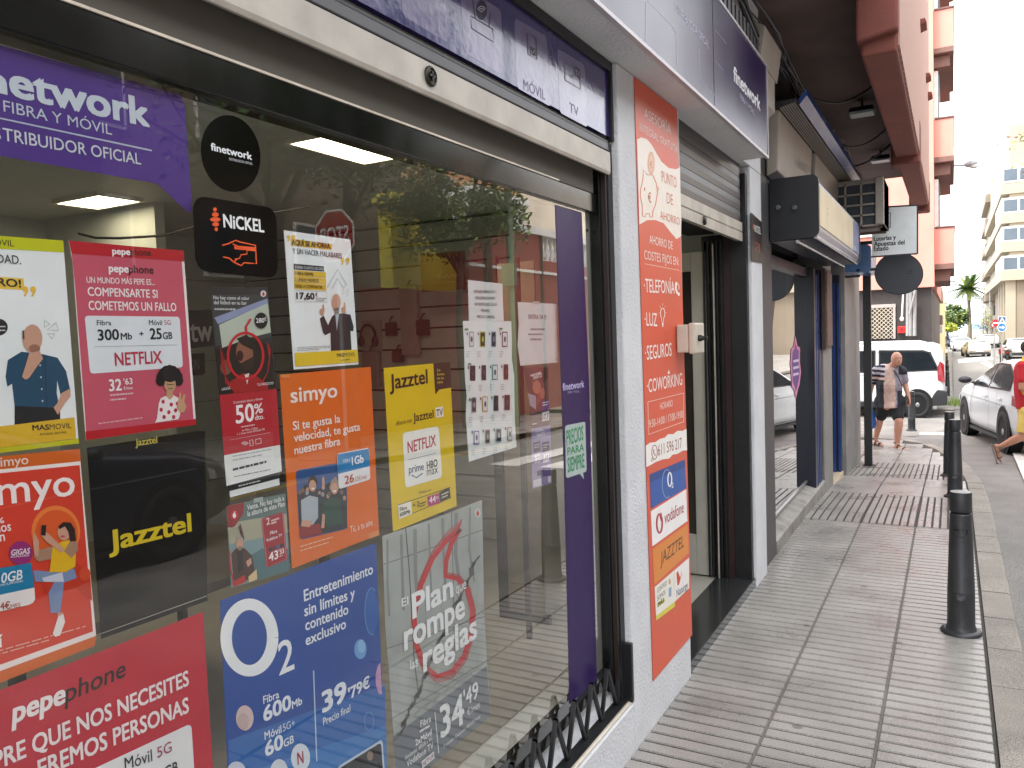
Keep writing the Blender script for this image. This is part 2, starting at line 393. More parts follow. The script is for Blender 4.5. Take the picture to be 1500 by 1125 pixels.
# road paint
mb = MB(M_PAINT)
def paint(quad): mb.add([Vector((p.x, p.y, gz(p.y)-.116)) for p in quad], [(0, 1, 2, 3)])
a = on_g(1478, 655, -.116); b = on_g(1500, 700, -.116)
for k in range(4): paint([Vector((a.x+.02+k*.9, a.y+.35, 0)), Vector((b.x-.05+k*.9, b.y-1.6, 0)), Vector((b.x+.45+k*.9, b.y-1.6, 0)), Vector((a.x+.47+k*.9, a.y+.35, 0))])
for q in ([(1403, 527), (1452, 521), (1456, 526), (1404, 532)], [(1436, 531), (1446, 530), (1468, 543), (1462, 545)]):
    paint([on_g(x, y, -.116) for x, y in q])
q = on_g(1346, 630), on_g(1384, 630); paint([Vector((q[0].x, q[0].y+.25, 0)), Vector((q[1].x, q[0].y+.25, 0)), Vector((q[1].x, q[0].y+.75, 0)), Vector((q[0].x, q[0].y+.75, 0))])
mb.build('road_marking', kind='structure', origin=O0)
M_YEL = mat('yellow_paint', 'b89a3a', .7, var=.3)
mb = MB(M_YEL); strip(mb, 5.3, 5.42, [-30, 0, 8, 14], -.116); mb.build('yellow_kerb_line', kind='structure', origin=O0)
# ================================================================== the shop building
STUC = mat('rough_white_stucco', 'd2d3d6', .85, var=.06, scale=5, bump=.55, bscale=75)
STUC2 = mat('dirty_cream_render', 'd8cdbd', .85, var=.2, scale=6, bump=.35, bscale=40)
BLK = mat('black_metal', '1b1b1e', .42, var=.25, scale=12, bump=.04, bscale=40)
BLKG = mat('gloss_black_frame', '0d0f10', .14, var=.3, scale=8)
ALU = mat('dusty_aluminium', 'b5afa5', .45, metal=.15, var=.2, scale=7, bump=.05, bscale=30)
ALUD = mat('grey_shutter_slats', '58585b', .4, metal=.5, var=.15, scale=7)
GREYP = mat('grey_lintel_paint', '5c574f', .75, var=.08)
BEIGE = mat('beige_tiles', 'b9b2a6', .5, var=.06)
bld = thing('shop_building', 'white stuccoed shop front with dark brown soffit and pink upper floor', 'building', (-1.6, 3, 0))
mb = MB(STUC); mb.box(-1.45, -1.17, 3.055, 3.885, -.12, 2.842); mb.build('pillar', bld, bevel=.008)
mb = MB(STUC); mb.box(-1.42, -1.17, 5.455, 5.80, -.12, 2.842); mb.build('pillar', bld, bevel=.008)
mb = MB(STUC)                                                  # low wall under the window, with its worn ledge
mb.prism([(-1.17, -8, -.12), (-1.17, -8, .2), (-1.185, -8, .215), (-1.40, -8, .345), (-1.40, -8, -.12)], (0, 11.055, 0)); mb.build('low_wall', bld)
mb = MB(STUC2); mb.prism([(-1.172, -8, .216), (-1.172, -8, .222), (-1.232, -8, .236), (-1.232, -8, .216)], (0, 11.05, 0)); mb.build('ledge', bld)
mb = MB(STUC); mb.prism([(-1.17, -8, 2.842), (-1.02, -8, 2.842), (-1.02, -8, 3.4), (-1.17, -8, 3.4)], (0, 13.25, 0)); mb.build('sign_beam', bld)
mb = MB(STUC); mb.box(-1.6, -1.17, -8, 5.8, 2.844, 4.0); mb.build('upper_wall', bld)
mb = MB(GREYP); mb.box(-1.42, -1.238, -8, 2.94, 2.314, 2.50); mb.build('lintel', bld)
mb = MB(STUC2); mb.box(-1.2385, -1.2335, -8, 2.62, 2.3125, 2.3175); mb.build('lintel_edge', bld)
SOFF = mat('brown_soffit', '5d4a46', .8, var=.25, scale=3, bump=.1, bscale=25)
PINKD = mat('old_pink_render', '7d473e', .85, var=.14, scale=2.5, bump=.3, bscale=60)
PINK = mat('salmon_render', 'd49283', .85, var=.07, scale=1.5, bump=.15, bscale=50)
mb = MB(SOFF); mb.box(-9, -.50, -8, 13.4, 3.97, 4.2); mb.build('soffit', bld)
mb = MB(PINKD); mb.box(-.535, -.31, 6.0, 14.2, 3.58, 3.96)
mb.box(-.575, -.29, 9.75, 10.05, 3.50, 3.955); mb.box(-.575, -.29, 13.9, 14.25, 3.50, 3.955)
mb.prism([(-.56, 5.93, 3.66), (-.30, 5.93, 3.70), (-.30, 5.93, 3.97), (-.56, 5.93, 3.97)], (0, .35, 0)); mb.build('edge_beam', bld, bevel=.02)
# ribbed upper facade and the window ledges on it
def ribbed(name, col1, col2, sc, axis='Z'):
    m = bpy.data.materials.new(name); m.use_nodes = True; nt = m.node_tree; b = nt.nodes['Principled BSDF']; b.inputs['Roughness'].default_value = .85
    tc = nt.nodes.new('ShaderNodeTexCoord'); w = nt.nodes.new('ShaderNodeTexWave'); w.bands_direction = axis; w.inputs['Scale'].default_value = sc; w.inputs['Distortion'].default_value = .8; w.inputs['Detail'].default_value = 2
    r = nt.nodes.new('ShaderNodeValToRGB'); r.color_ramp.elements[0].color = lin(col1)+(1,); r.color_ramp.elements[1].color = lin(col2)+(1,)
    bp = nt.nodes.new('ShaderNodeBump'); bp.inputs['Strength'].default_value = .7; bp.inputs['Distance'].default_value = .02
    L = nt.links.new; L(tc.outputs['Object'], w.inputs['Vector']); L(w.outputs['Fac'], r.inputs['Fac']); L(r.outputs['Color'], b.inputs['Base Color']); L(w.outputs['Fac'], bp.inputs['Height']); L(bp.outputs['Normal'], b.inputs['Normal'])
    return m
RIB = ribbed('ribbed_cladding', 'a08074', 'c59c8c', 2.2, 'Y')
mb = MB(RIB); mb.box(-.52, -.33, -8, 14.0, 4.2, 7.6); mb.box(-.309, -.297, 6.02, 14.1, 3.62, 7.6); mb.build('upper_facade', bld)
mb = MB(PINKD); mb.box(-9, -.53, -8, 14, 7.3, 7.6); mb.build('roof', bld)  # unseen low roof, shaped so the building's shadow stays short
for yy in (8.2, 10.2, 12.4, 13.4):
    mb = MB(PINKD); mb.prism([(-.297, yy, 5.16), (-.25, yy, 5.16), (-.235, yy, 5.12), (-.297, yy, 5.10)], (0, .3, 0)); mb.build('window_ledge', bld)
# end walls of the block behind the pillars
mb = MB(mat('end_wall_render', '8a8378', .8)); mb.box(-9, -1.45, 5.86, 5.98, 0, 4.0); mb.build('party_wall', bld)  # one even grey beige colour
mb = MB(mat('end_wall_render', '8a8378')); mb.box(-9, -1.5, 12.6, 12.8, -.4, 4); mb.build('party_wall', bld)
mb = MB(mat('roof_cover', '6a645c', .8)); mb.box(-9, -1.6, -8, 5.86, 3.4, 3.5); mb.build('roof_slab', bld)
# ---- interior of the shop
room = thing('shop_interior', 'dim beige shop room behind the window with slatted display wall', 'interior', (-3.5, 2, 0))
mb = MB(mat('pale_wood_floor', 'a39f97', .4, var=.15, scale=3)); mb.box(-6.3, -1.3, -2.6, 5.86, -.02, .05); mb.build('floor', room)
WALLI = mat('beige_wall_tiles', 'b6bab6', .6, var=.05)
mb = MB(WALLI); mb.box(-6.3, -1.41, -2.6, 5.86, 2.8, 2.9); mb.build('ceiling', room)
mb = MB(WALLI); mb.box(-6.3, -6.2, -2.6, 5.8, .05, 2.8); mb.box(-6.2, -1.41, -2.7, -2.6, .05, 2.8)
mb.box(-3.15, -1.42, 5.70, 5.79, .05, 2.8); mb.box(-6.2, -4.9, 3.72, 3.80, .05, 2.8)
mb.use(mat('wall_grout', '8d8576', .8))
for k in range(6): mb.box(-6.199, -6.194, -2.6, 5.8, .5+.38*k, .506+.38*k)
mb.build('wall', room)
mb = MB(mat('slatwall', 'a5a7a3', .5, var=.06))
for k in range(15): mb.box(-6.2, -3.15, 5.70, 5.76, .06+.182*k, .06+.182*k+.165)
mb.use(mat('slat_slot', '2a2520', .8)); mb.box(-6.2, -3.15, 5.765, 5.79, .05, 2.8); mb.build('slat_panel', room)
LAMP = mat('lit_panel', 'fff3cf', .5, var=0, emit='fff0c8', estr=3.6)
def panel(x0, x1, y0, y1, lab):
    t = thing('ceiling_light', lab, 'light', (x0, y0, 2.78), 'lit ceiling panels in the shop')
    m = MB(mat('lamp_frame', 'd8d4c8', .5)); e = .02
    m.box(x0-e, x1+e, y0-e, y0, 2.775, 2.80); m.box(x0-e, x1+e, y1, y1+e, 2.775, 2.80); m.box(x0-e, x0, y0, y1, 2.775, 2.80); m.box(x1, x1+e, y0, y1, 2.775, 2.80); m.build('frame', t)
    MB(LAMP).box(x0, x1, y0, y1, 2.782, 2.798).build('diffuser', t)
panel(-5.32, -4.86, 3.28, 3.58, 'lit ceiling panel seen above the red and white phone poster')
panel(-2.93, -2.35, 3.04, 3.62, 'lit ceiling panel high under the frame right of the round black sticker')
panel(-4.2, -3.6, .2, .8, 'ceiling panel out of view, added to light the left of the shop')  # repeated panel, unseen, added to brighten the room
# ---- window of the shop: frame, pane
win = thing('shop_window', 'large shop window in a black frame covered with mobile phone posters', 'window', (-1.25, 0, .38))
mb = MB(BLKG)
mb.box(-1.30, -1.225, -2.5, 2.966, .335, .378); mb.box(-1.30, -1.236, -2.5, 2.966, 2.238, 2.312)
mb.box(-1.30, -1.225, 2.968, 3.005, .30, 2.4); mb.build('frame', win, bevel=.003)
mb = MB(BLK); mb.box(-1.30, -1.20, 3.006, 3.053, .20, 2.52); mb.build('side_channel', win, bevel=.002)
mb = MB(mat('brown_reflection', '2c2220', .4)); mb.box(-1.224, -1.205, 2.985, 2.999, .25, 2.45); mb.build('reflection_strip', win)  # brown strip stands in for a reflection beside the black frame
GL = glass_mat('shop_glass', 4.6, wav=.012)
mb = MB(GL); mb.quad((-1.25, -2.5, .36), (-1.25, 2.97, .36), (-1.25, 2.97, 2.25), (-1.25, -2.5, 2.25)); mb.build('pane', win)
mb = MB(mat('pale_sill', 'b8bab4', .5)); mb.box(-1.40, -1.256, -2.5, 2.96, .30, .376); mb.build('sill', win)
mb = MB(mat('pale_reveal', '9b9c92', .6)); mb.box(-1.32, -1.268, 2.852, 2.966, .378, 2.24); mb.build('reveal', win)
mb = MB(BLKG)
for k in range(24):
    y = -2.5+k*.235
for y in (2.93,): mb.lathe([(.006, 0), (.006, .006)], (-1.268, y, 2.17), 10, 'X')
mb.build('fixing', win)
# ---- roller shutter over the window
sh = thing('roller_shutter', 'raised grey roller shutter with a round lock above the poster window', 'shutter', (-1.2, 1, 2.39))
mb = MB(ALU); mb.prism([(-1.205, -2.5, 2.392), (-1.19, -2.5, 2.388), (-1.186, -2.5, 2.40), (-1.186, -2.5, 2.476), (-1.205, -2.5, 2.48)], (0, 5.5, 0)); mb.build('bottom_bar', sh, bevel=.002)
mb = MB(ALUD); mb.prism([(-1.21, -2.5, 2.484), (-1.193, -2.5, 2.484), (-1.193, -2.5, 2.515), (-1.21, -2.5, 2.515)], (0, 5.5, 0)); mb.build('slat', sh, bevel=.003)
mb = MB(BLK); mb.box(-1.215, -1.195, -2.5, 3.0, 2.516, 2.524); mb.build('rubber_strip', sh)
mb = MB(mat('worn_lock', '3b3733', .35, metal=.7)); c = on_x(630, 112, -1.186)
mb.lathe([(.026, 0), (.026, .006), (.020, .010), (.019, .006)], (-1.187, c.y, c.z), 20, 'X')
mb.box(-1.183, -1.176, c.y-.012, c.y+.012, c.z-.003, c.z+.003); mb.box(-1.183, -1.176, c.y-.003, c.y+.003, c.z-.012, c.z+.012); mb.build('lock', sh)
# ---- folding zigzag guard along the sill
zg = thing('zigzag_guard', 'black zigzag metal guard folded along the foot of the window', 'guard', (-1.2, 0, .23))
mb = MB(BLK); y = -2.4; P = .1575; k = 0; t = .007
while y < 3.0:
    for (ya, za, yb, zb) in ((y, .238, y+P*.46, .425), (y+P*.46, .425, y+P, .238)):
        mb.prism([(-1.215, ya-t, za), (-1.215, ya+t, za), (-1.215, yb+t, zb), (-1.215, yb-t, zb)], (.014, 0, 0))
    y += P
mb.build('zigzag_bar', zg)
mb = MB(BLK); mb.box(-1.228, -1.176, -2.4, 3.052, .2372, .2395); mb.build('base_rail', zg)
mb = MB(BLK); mb.box(-1.23, -1.165, 3.03, 3.052, .22, .47); mb.build('end_plate', zg, bevel=.003)
# ---- doorway
dw = thing('shop_doorway', 'shop doorway with raised shutter, open white door and black granite step', 'doorway', (-1.25, 4.6, 0))
GRAN = mat('black_granite', '2c2d2e', .16, var=.5, scale=160, det=2)
mb = MB(GRAN); mb.box(-1.43, -1.178, 3.89, 5.45, -.02, .058); mb.build('step', dw, bevel=.004)
mb = MB(ALUD); z = 2.47
for k in range(6): mb.prism([(-1.25, 3.86, z), (-1.217, 3.86, z+.001), (-1.215, 3.86, z+.035), (-1.217, 3.86, z+.070), (-1.25, 3.86, z+.071)], (0, 1.50, 0)); z += .072
mb.build('shutter_slats', dw)
mb = MB(ALU); mb.prism([(-1.245, 3.86, 2.345), (-1.205, 3.86, 2.34), (-1.205, 3.86, 2.395), (-1.212, 3.86, 2.40), (-1.205, 3.86, 2.405), (-1.205, 3.86, 2.462), (-1.245, 3.86, 2.466)], (0, 1.50, 0)); mb.build('shutter_bar', dw)
mb = MB(mat('worn_lock', '3b3733')); c = on_x(1031, 323, -1.205); mb.lathe([(.026, 0), (.024, .012), (.012, .014)], (-1.205, c.y, c.z), 18, 'X'); mb.build('shutter_lock', dw)
mb = MB(BLK); mb.box(-1.30, -1.19, 5.395, 5.453, .0, 2.79); mb.box(-1.30, -1.19, 3.888, 3.91, .0, 2.79); mb.build('side_channel', dw, bevel=.003)
mb = MB(mat('maroon_edge', '3a2527', .4)); mb.box(-1.35, -1.30, 5.41, 5.45, .05, 2.6); mb.build('jamb', dw)
mb = MB(BLK)                                                    # folded lattice gate against the far jamb
for k in range(5): mb.box(-1.355-.03*k, -1.345-.03*k, 5.36+.004*(k % 2), 5.40, .06, 2.36)
for k in range(16):
    mb.lathe([(.007, 0), (.007, .006)], (-1.38, 5.354, .2+.13*k), 8, 'Y'); mb.lathe([(.007, 0), (.007, .006)], (-1.43, 5.354, .26+.13*k), 8, 'Y')
mb.box(-1.49, -1.345, 5.40, 5.44, .05, 2.4); mb.build('folding_gate', dw)
mb = MB(ALU); mb.box(-1.405, -1.397, 5.346, 5.358, .06, 2.34); mb.build('gate_rod', dw)
WHT = mat('white_door_paint', 'b3b0a8', .45, var=.06)
A, B = on_y(990, 350, 5.4), on_y(1033, 350, 5.4)
mb = MB(WHT); x0, x1 = -2.35, B.x; za, zb = .06, 2.30
mb.box(x1-.10, x1, 5.38, 5.43, za, zb); mb.box(x0, x0+.10, 5.38, 5.43, za, zb); mb.box(x0+.1, x1-.1, 5.38, 5.43, zb-.13, zb); mb.box(x0+.1, x1-.1, 5.38, 5.43, za, za+.28); door = mb.build('door', dw, bevel=.004)
mb = MB(mat('dark_door_glass', '3a3632', .08, var=.1)); mb.box(x0+.1, x1-.1, 5.40, 5.41, za+.28, zb-.13); mb.build('door_glass', door)
mb = MB(mat('dark_door_head', '151413', .6)); mb.box(-1.6, -1.26, 3.885, 5.455, 2.42, 2.84); mb.build('door_head', dw)
# key switch box on the pillar's corner
kb = thing('key_switch_box', 'beige key switch box fixed on the corner of the banner pillar', 'switch box', (-1.16, 3.8, 1.66))
c0, c1 = on_x(988, 465, -1.165), on_x(1002, 506, -1.165)
mb = MB(mat('beige_plastic', 'c5bdae', .5, var=.06)); mb.box(-1.163, -1.105, 3.735, 3.905, 1.655, 1.79); mb.build('housing', kb, bevel=.008)
mb = MB(mat('beige_plastic', 'c5bdae')); mb.box(-1.104, -1.072, 3.735, 3.905, 1.648, 1.797); mb.build('cover', kb, bevel=.008)
mb = MB(BLK); mb.lathe([(.016, 0), (.016, .012), (.011, .02), (.010, .04), (.012, .042), (.0, .045)], (-1.072, 3.80, 1.722), 14, 'X'); mb.build('key_lock', kb)
# ================================================================== posters and stickers on the shop glass (inside it)
GX = ('X', -1.262)
cA, cB, cC, cD, cE, cF, cG = ((0, 0, 3.5714), (0, 300, 3.5714), (0, 600, 3.5714), (0, 850, 3.5714), (280, 300, 3.5714), (300, 520, 3.5714), (300, 810, 3.5714))
cI, cJ = (660, 300, 5), (660, 500, 5)
WH = 'e9eeee'
GRP = 'posters taped inside the shop window'
def quote(f, col, x, y, s, l=2):
    for k in (0, 1):
        xx = x+k*s*1.5; f.ell(col, xx, y, s*.55, s*.6, l, 14); f.poly(col, [(xx+s*.5, y-s*.1), (xx+s*.55, y+s*.4), (xx, y+s*1.5), (xx-s*.35, y+s*1.35), (xx+s*.1, y+s*.4)], l)
def voda(f, cx, cy, r, ring='d0142c', drop='ffffff', l=2, ry=None):
    ry = ry or r; f.ell(ring, cx, cy, r, ry, l); f.ell(drop, cx, cy+ry*.15, r*.45, ry*.5, l+1); f.poly(drop, [(cx-r*.4, cy+ry*.05), (cx-r*.05, cy-ry*.55), (cx+r*.35, cy-ry*.75), (cx+r*.1, cy-ry*.3), (cx+r*.4, cy+ry*.1)], l+1)
SK, SKD = 'c99b83', '9a6a55'
# --- purple speech-bubble sign
f = Flat(GX, cA)
f.base('4a2a86', [(-700, 40), (-300, 152), (0, 235), (935, 495), (958, 515), (966, 550), (1006, 1090), (996, 1112), (980, 1108), (850, 985), (820, 960), (0, 815), (-700, 690)])
f.text('etwork', (50, 503), (785, 668), 168, 'c9d3dc', .035); f.text('fin', (-330, 405), (38, 498), 150, 'c9d3dc', .035)
f.text('FIBRA Y MÓVIL', (18, 583), (585, 706), 58, 'c3cbd8', .0)
f.stroke('b9bfd6', [(-300, 555), (793, 788)], 8, 2)
f.text('TRIBUIDOR OFICIAL', (15, 735), (737, 862), 66, 'd0d6de', .008); f.text('DIS', (-135, 708), (5, 733), 66, 'd0d6de', .008)
f.done('window_sticker', 'large purple speech bubble sticker with white lettering high in the window', 'sticker', GRP)
# --- round black sticker
BVIN = mat('gloss_black_vinyl', '050506', .10, var=0, spec=.4)
f = Flat(('X', -1.2488), cA); f.ell(BVIN, 1207, 803, 156, 200, n=48, solid=.0005, skew=22)
f.text('finetwork', (1102, 786), (1318, 838), 40, 'dfe3e6', .03); f.text('DISTRIBUIDOR OFICIAL', (1198, 838), (1320, 864), 13, 'b9bdc2', .01)
f.done('window_sticker', 'round black sticker with small white lettering below the frame', 'sticker', GRP)
# --- black rounded card-holder sticker
f = Flat(('X', -1.2488), cB); f.rr(BVIN, [(1008, -52), (1446, 18), (1456, 386), (1026, 346)], .032, 0, .0005)
f.text('NiCKEL', (1168, 118), (1382, 146), 70, 'e2e4e4', .03)
for x, y, a, b in ((1123, 25, 10, 11), (1125, 51, 18, 12), (1125, 77, 27, 12), (1127, 102, 18, 11), (1130, 128, 9, 10)): f.ell('e2582a', x, y, a, b, 2)
f.stroke('e2582a', [(1162, 212), (1195, 203), (1232, 186), (1256, 195), (1336, 212), (1341, 308), (1300, 305), (1275, 303), (1262, 318), (1240, 308), (1222, 300), (1200, 280), (1166, 272)], 7)
f.poly('e2582a', [(1224, 212), (1336, 222), (1336, 244), (1226, 232)]); f.stroke('e2582a', [(1215, 205), (1290, 236), (1290, 258), (1258, 262), (1252, 280), (1225, 285)], 6, 3); f.stroke('e2582a', [(1222, 300), (1240, 282)], 6, 3)
f.done('window_sticker', 'black rounded sticker with an orange hand holding a card', 'sticker', GRP)
# --- white poster with thinking man at the left edge
f = Flat(GX, cB); f.base(WH, [(-600, 118), (330, 187), (412, 1248), (-600, 1372)])
f.poly('c3c713', [(-600, 118), (330, 187), (335, 250), (-600, 195)]); f.text('MASMÓVIL', (-165, 200), (72, 219), 34, '3b3c1c', .0)
f.text('DAD.', (-16, 303), (110, 311), 45, '4c5054', .008)
f.poly('e7c24a', [(-200, 362), (122, 386), (128, 445), (-200, 432)]); f.text('RO!', (-14, 424), (110, 433), 42, '2b2a20', .025); quote(f, 'e7b63c', 132, 442, 26)
f.ell('2a2a2c', -8, 640, 48, 44); f.greek('e8e8e8', (-45, 640), (28, 640), 6, n=2, gap=20)
f.poly('1f4a66', [(112, 768), (160, 775), (225, 782), (300, 800), (345, 870), (368, 975), (318, 1005), (298, 918), (296, 985), (310, 1062), (76, 1052), (62, 935), (38, 952), (28, 900), (40, 812)])
f.poly('1a3f58', [(232, 790), (240, 1056), (246, 1056), (238, 790)], 2)
for k in range(4): f.ell('cfd8dc', 208+k*4, 840+k*62, 4, 5, 3)
f.poly('1c2024', [(76, 1052), (312, 1062), (318, 1190), (75, 1200)]); f.ell(SK, 168, 700, 52, 74, 2); f.poly('5a4236', [(116, 700), (114, 660), (124, 655), (126, 705)], 3); f.ell(SKD, 178, 752, 30, 22, 3)
f.poly(SK, [(150, 775), (205, 765), (222, 805), (195, 840), (150, 905), (130, 915), (112, 900), (128, 850)], 4); f.poly(SK, [(320, 985), (362, 962), (368, 1000), (335, 1040), (300, 1098), (278, 1060), (296, 1040)], 3)
for t in ([(232, 602), (258, 625), (230, 642)], [(244, 655), (292, 616), (304, 658)], [(246, 672), (284, 676), (270, 702)]): f.stroke('6d6f62', t, 3, 2, True)
f.poly('d8b02c', [(-600, 1232), (388, 1112), (396, 1222), (-600, 1345)], 2); f.text('MAS', (168, 1180), (255, 1176), 28, '2c2a22', .02, 3); f.text('MOVIL', (258, 1176), (372, 1168), 28, '3c3a2c', -.005, 3); f.text('AHORRA, SIN MÁS', (204, 1207), (345, 1195), 12, '4c462c', .0, 3)
f.poly('c0c020', [(-600, 1345), (410, 1222), (412, 1248), (-600, 1372)], 2)
f.done('poster', 'white and yellow poster of a bald man in a blue shirt holding his chin', 'poster', GRP)
# --- red and white phone poster
f = Flat(GX, cB); f.base('efe8e6', [(358, 187), (960, 240), (1026, 1150), (450, 1232), (436, 1060), (380, 300)])
f.poly('c6566a', [(374, 255), (950, 296), (1012, 1120), (450, 1188), (442, 1060), (392, 420)])
f.poly('b81826', [(358, 187), (960, 240), (962, 297), (374, 255)], 2); f.poly('b81826', [(446, 1186), (1022, 1120), (1026, 1150), (450, 1232)], 2)
f.text('pepe', (585, 259), (680, 264), 36, 'f2eeee', .035, 3); f.text('phone', (680, 264), (788, 268), 36, '3a1418', .012, 3)
f.text('pepe', (567, 352), (672, 356), 42, 'f2eeee', .035, 3); f.text('phone', (672, 356), (802, 360), 42, '3a1c24', .012, 3)
f.text('UN MUNDO MÁS PEPE ES...', (452, 408), (808, 420), 32, 'f0e9e9', .015); f.text('COMPENSARTE SI', (458, 476), (824, 488), 46, 'f0e9e9', .02); f.text('COMETEMOS UN FALLO', (463, 550), (922, 557), 48, 'f0e9e9', .02)
f.rr('dfe6ea', [(441, 580), (938, 586), (956, 850), (470, 884)], .007, 2)
f.text('Fibra', (505, 630), (580, 630), 27, '2a2e33', .005, 3); f.text('Móvil', (778, 629), (846, 630), 27, '2a2e33', .005, 3); f.text('5G', (858, 629), (892, 628), 25, 'a8405c', .0, 3)
f.text('300', (510, 711), (622, 706), 58, '23272b', .025, 3); f.text('Mb', (630, 707), (689, 704), 36, '23272b', .02, 3); f.text('+', (728, 692), (750, 690), 32, '23272b', .012, 3); f.text('25', (783, 704), (845, 703), 58, '23272b', .025, 3); f.text('GB', (850, 703), (900, 701), 36, '23272b', .02, 3)
f.stroke('b6bec4', [(490, 742), (925, 733)], 3, 3); f.text('NETFLIX', (600, 842), (846, 828), 68, 'b8304a', .02, 3)
f.text('32', (570, 976), (636, 971), 62, 'f2eeee', .025); f.text("'63", (645, 942), (692, 938), 32, 'f2eeee', .02); f.text('€/mes', (645, 968), (692, 964), 16, 'f2eeee', .01); f.greek('e8c8cf', (575, 1000), (695, 990), 8, n=2, gap=25); f.greek('e0b0ba', (512, 1148), (750, 1116), 6)
f.poly('ece6e4', [(818, 1120), (828, 1040), (838, 1012), (868, 998), (905, 996), (938, 1015), (948, 1060), (936, 1108), (930, 1122), (808, 1140)], 3)
rnd = random.Random(3)
for x, y in ((850, 1030), (893, 1045), (840, 1072), (880, 1085), (915, 1075), (855, 1110), (905, 1110), (925, 1040)): f.ell('b83048', x, y, 9, 11, 4, 12)
f.poly('c39a76', [(868, 960), (900, 958), (902, 1005), (885, 1020), (866, 1000)], 4); f.ell('c39a76', 886, 942, 30, 40, 5)
for k in range(9):
    a = math.pi*(1.0+k/8); f.ell('18191c', 884+46*math.cos(a), 920+55*math.sin(a), 26, 28, 4, 14)
f.ell('18191c', 884, 885, 45, 42, 6); f.stroke('2b2622', [(868, 938), (882, 940), (892, 940), (906, 938)], 3, 7); f.stroke('8a4a3c', [(874, 962), (898, 960)], 4, 7)
f.poly('c39a76', [(922, 1060), (928, 1020), (936, 982), (944, 984), (944, 1022), (956, 990), (966, 994), (960, 1030), (972, 1055), (960, 1085), (938, 1088)], 5)
f.done('poster', 'pink red poster with a white fibre and mobile price box and a drawn figure', 'poster', GRP)
# --- orange and red poster at the left edge
f = Flat(GX, cC); f.base('d0641e', [(-700, 312), (418, 205), (492, 1236), (-700, 1700)])
f.text('imyo', (2, 299), (148, 284), 50, 'f0d8c8', .01); f.text('s', (-32, 302), (-6, 300), 50, 'f0d8c8', .01)
f.poly('f0e6e2', [(-700, 385), (420, 270), (502, 1183), (-700, 1625)], 1); f.poly('d2402a', [(-700, 405), (415, 290), (485, 1160), (-700, 1585)], 2)
f.text('myo', (-14, 502), (392, 446), 158, 'f4ecea', .012, 3); f.ell('e8803a', 290, 640, 128, 138, 3); f.ell('d95a24', 292, 648, 112, 124, 4)
f.text('%', (-22, 598), (20, 592), 30, 'f4ecea', .015, 3); f.text('nos', (-24, 645), (56, 633), 52, 'f4ecea', .01, 3); f.text('n', (-2, 690), (24, 686), 52, 'f4ecea', .01, 3)
f.poly('c23a22', [(195, 850), (400, 800), (470, 870), (480, 1000), (400, 930), (230, 960)], 4); f.ell('cf4b2c', 440, 860, 30, 36, 5)
f.poly('7a8fb4', [(170, 840), (300, 850), (385, 830), (398, 880), (330, 905), (325, 960), (312, 1060), (262, 1064), (250, 960), (280, 900), (180, 900)], 5); f.poly('c8cede', [(215, 880), (322, 850), (330, 900), (225, 900)], 6)
f.poly('e2b51e', [(270, 720), (320, 690), (365, 680), (395, 705), (390, 820), (340, 850), (255, 850)], 6); f.poly('a8836a', [(360, 690), (400, 690), (405, 735), (370, 775), (330, 740)], 7); f.poly('a8836a', [(195, 735), (272, 715), (265, 780), (200, 795), (172, 770)], 5)
f.poly(SK, [(175, 640), (200, 690), (196, 770), (176, 760), (168, 690)], 6); f.poly(SK, [(215, 625), (250, 650), (332, 730), (318, 748), (238, 690), (212, 660)], 8)
f.poly('202024', [(212, 605), (236, 602), (232, 660), (208, 655)], 9); f.ell(SK, 330, 640, 34, 44, 7); f.poly('2a1d1a', [(300, 610), (325, 588), (365, 590), (386, 625), (392, 685), (362, 690), (352, 640), (335, 610), (304, 625)], 8); f.ell('b8404a', 322, 662, 12, 5, 9)
f.poly('e6e2de', [(300, 1082), (328, 1068), (336, 1110), (310, 1180), (285, 1188), (272, 1170)], 6); f.poly(SK, [(298, 1062), (325, 1060), (328, 1090), (300, 1092)], 5)
f.ell('932a72', 105, 750, 62, 62, 5); f.text('GIGAS', (52, 763), (150, 752), 30, 'f0e6ee', .02, 6, .2); f.text('ACUMULABLES', (50, 775), (148, 765), 10, 'f0e6ee', .01, 6)
f.poly('1e7ea8', [(-200, 862), (160, 800), (176, 930), (-200, 1010)], 5); f.text('0GB', (0, 908), (112, 886), 52, 'eef4f6', .015, 6, .15); f.text('LLAMADAS ILIMITADAS', (-60, 935), (116, 900), 12, 'eef4f6', .0, 6)
f.poly('ebe7e4', [(-200, 1010), (176, 930), (180, 990), (170, 1008), (150, 1020), (-200, 1100)], 5); f.text('4€', (-2, 1047), (50, 1040), 38, 'b04a3c', .015, 6); f.text('MES', (52, 1040), (104, 1030), 22, 'b04a3c', .0, 6)
f.text('í', (-8, 1246), (14, 1238), 70, 'f4ecea', .015, 4); f.greek('e8b0a0', (-100, 1290), (445, 1135), 6, 4, 2, 18)
f.poly('d0641e', [(-700, 1625), (502, 1183), (492, 1236), (-700, 1700)], 2)
f.done('poster', 'orange bordered red poster of a woman photographing herself in a round chair', 'poster', GRP)
# --- black poster
f = Flat(GX, cC); f.base('0b0b0b', [(455, 200), (1030, 112), (1072, 112), (1086, 1000), (530, 1200)])
f.poly('12110e', [(455, 200), (1030, 112), (1033, 165), (458, 255)])
f.text('Jazztel', (707, 191), (822, 174), 38, 'c9ba5a', .02); f.text('Jazztel', (568, 742), (1002, 636), 108, 'd8bf2a', .03)
f.stroke('9a9a90', [(528, 1172), (1083, 974)], 4)
f.done('poster', 'plain black poster with large yellow lettering above the red poster', 'poster', GRP)
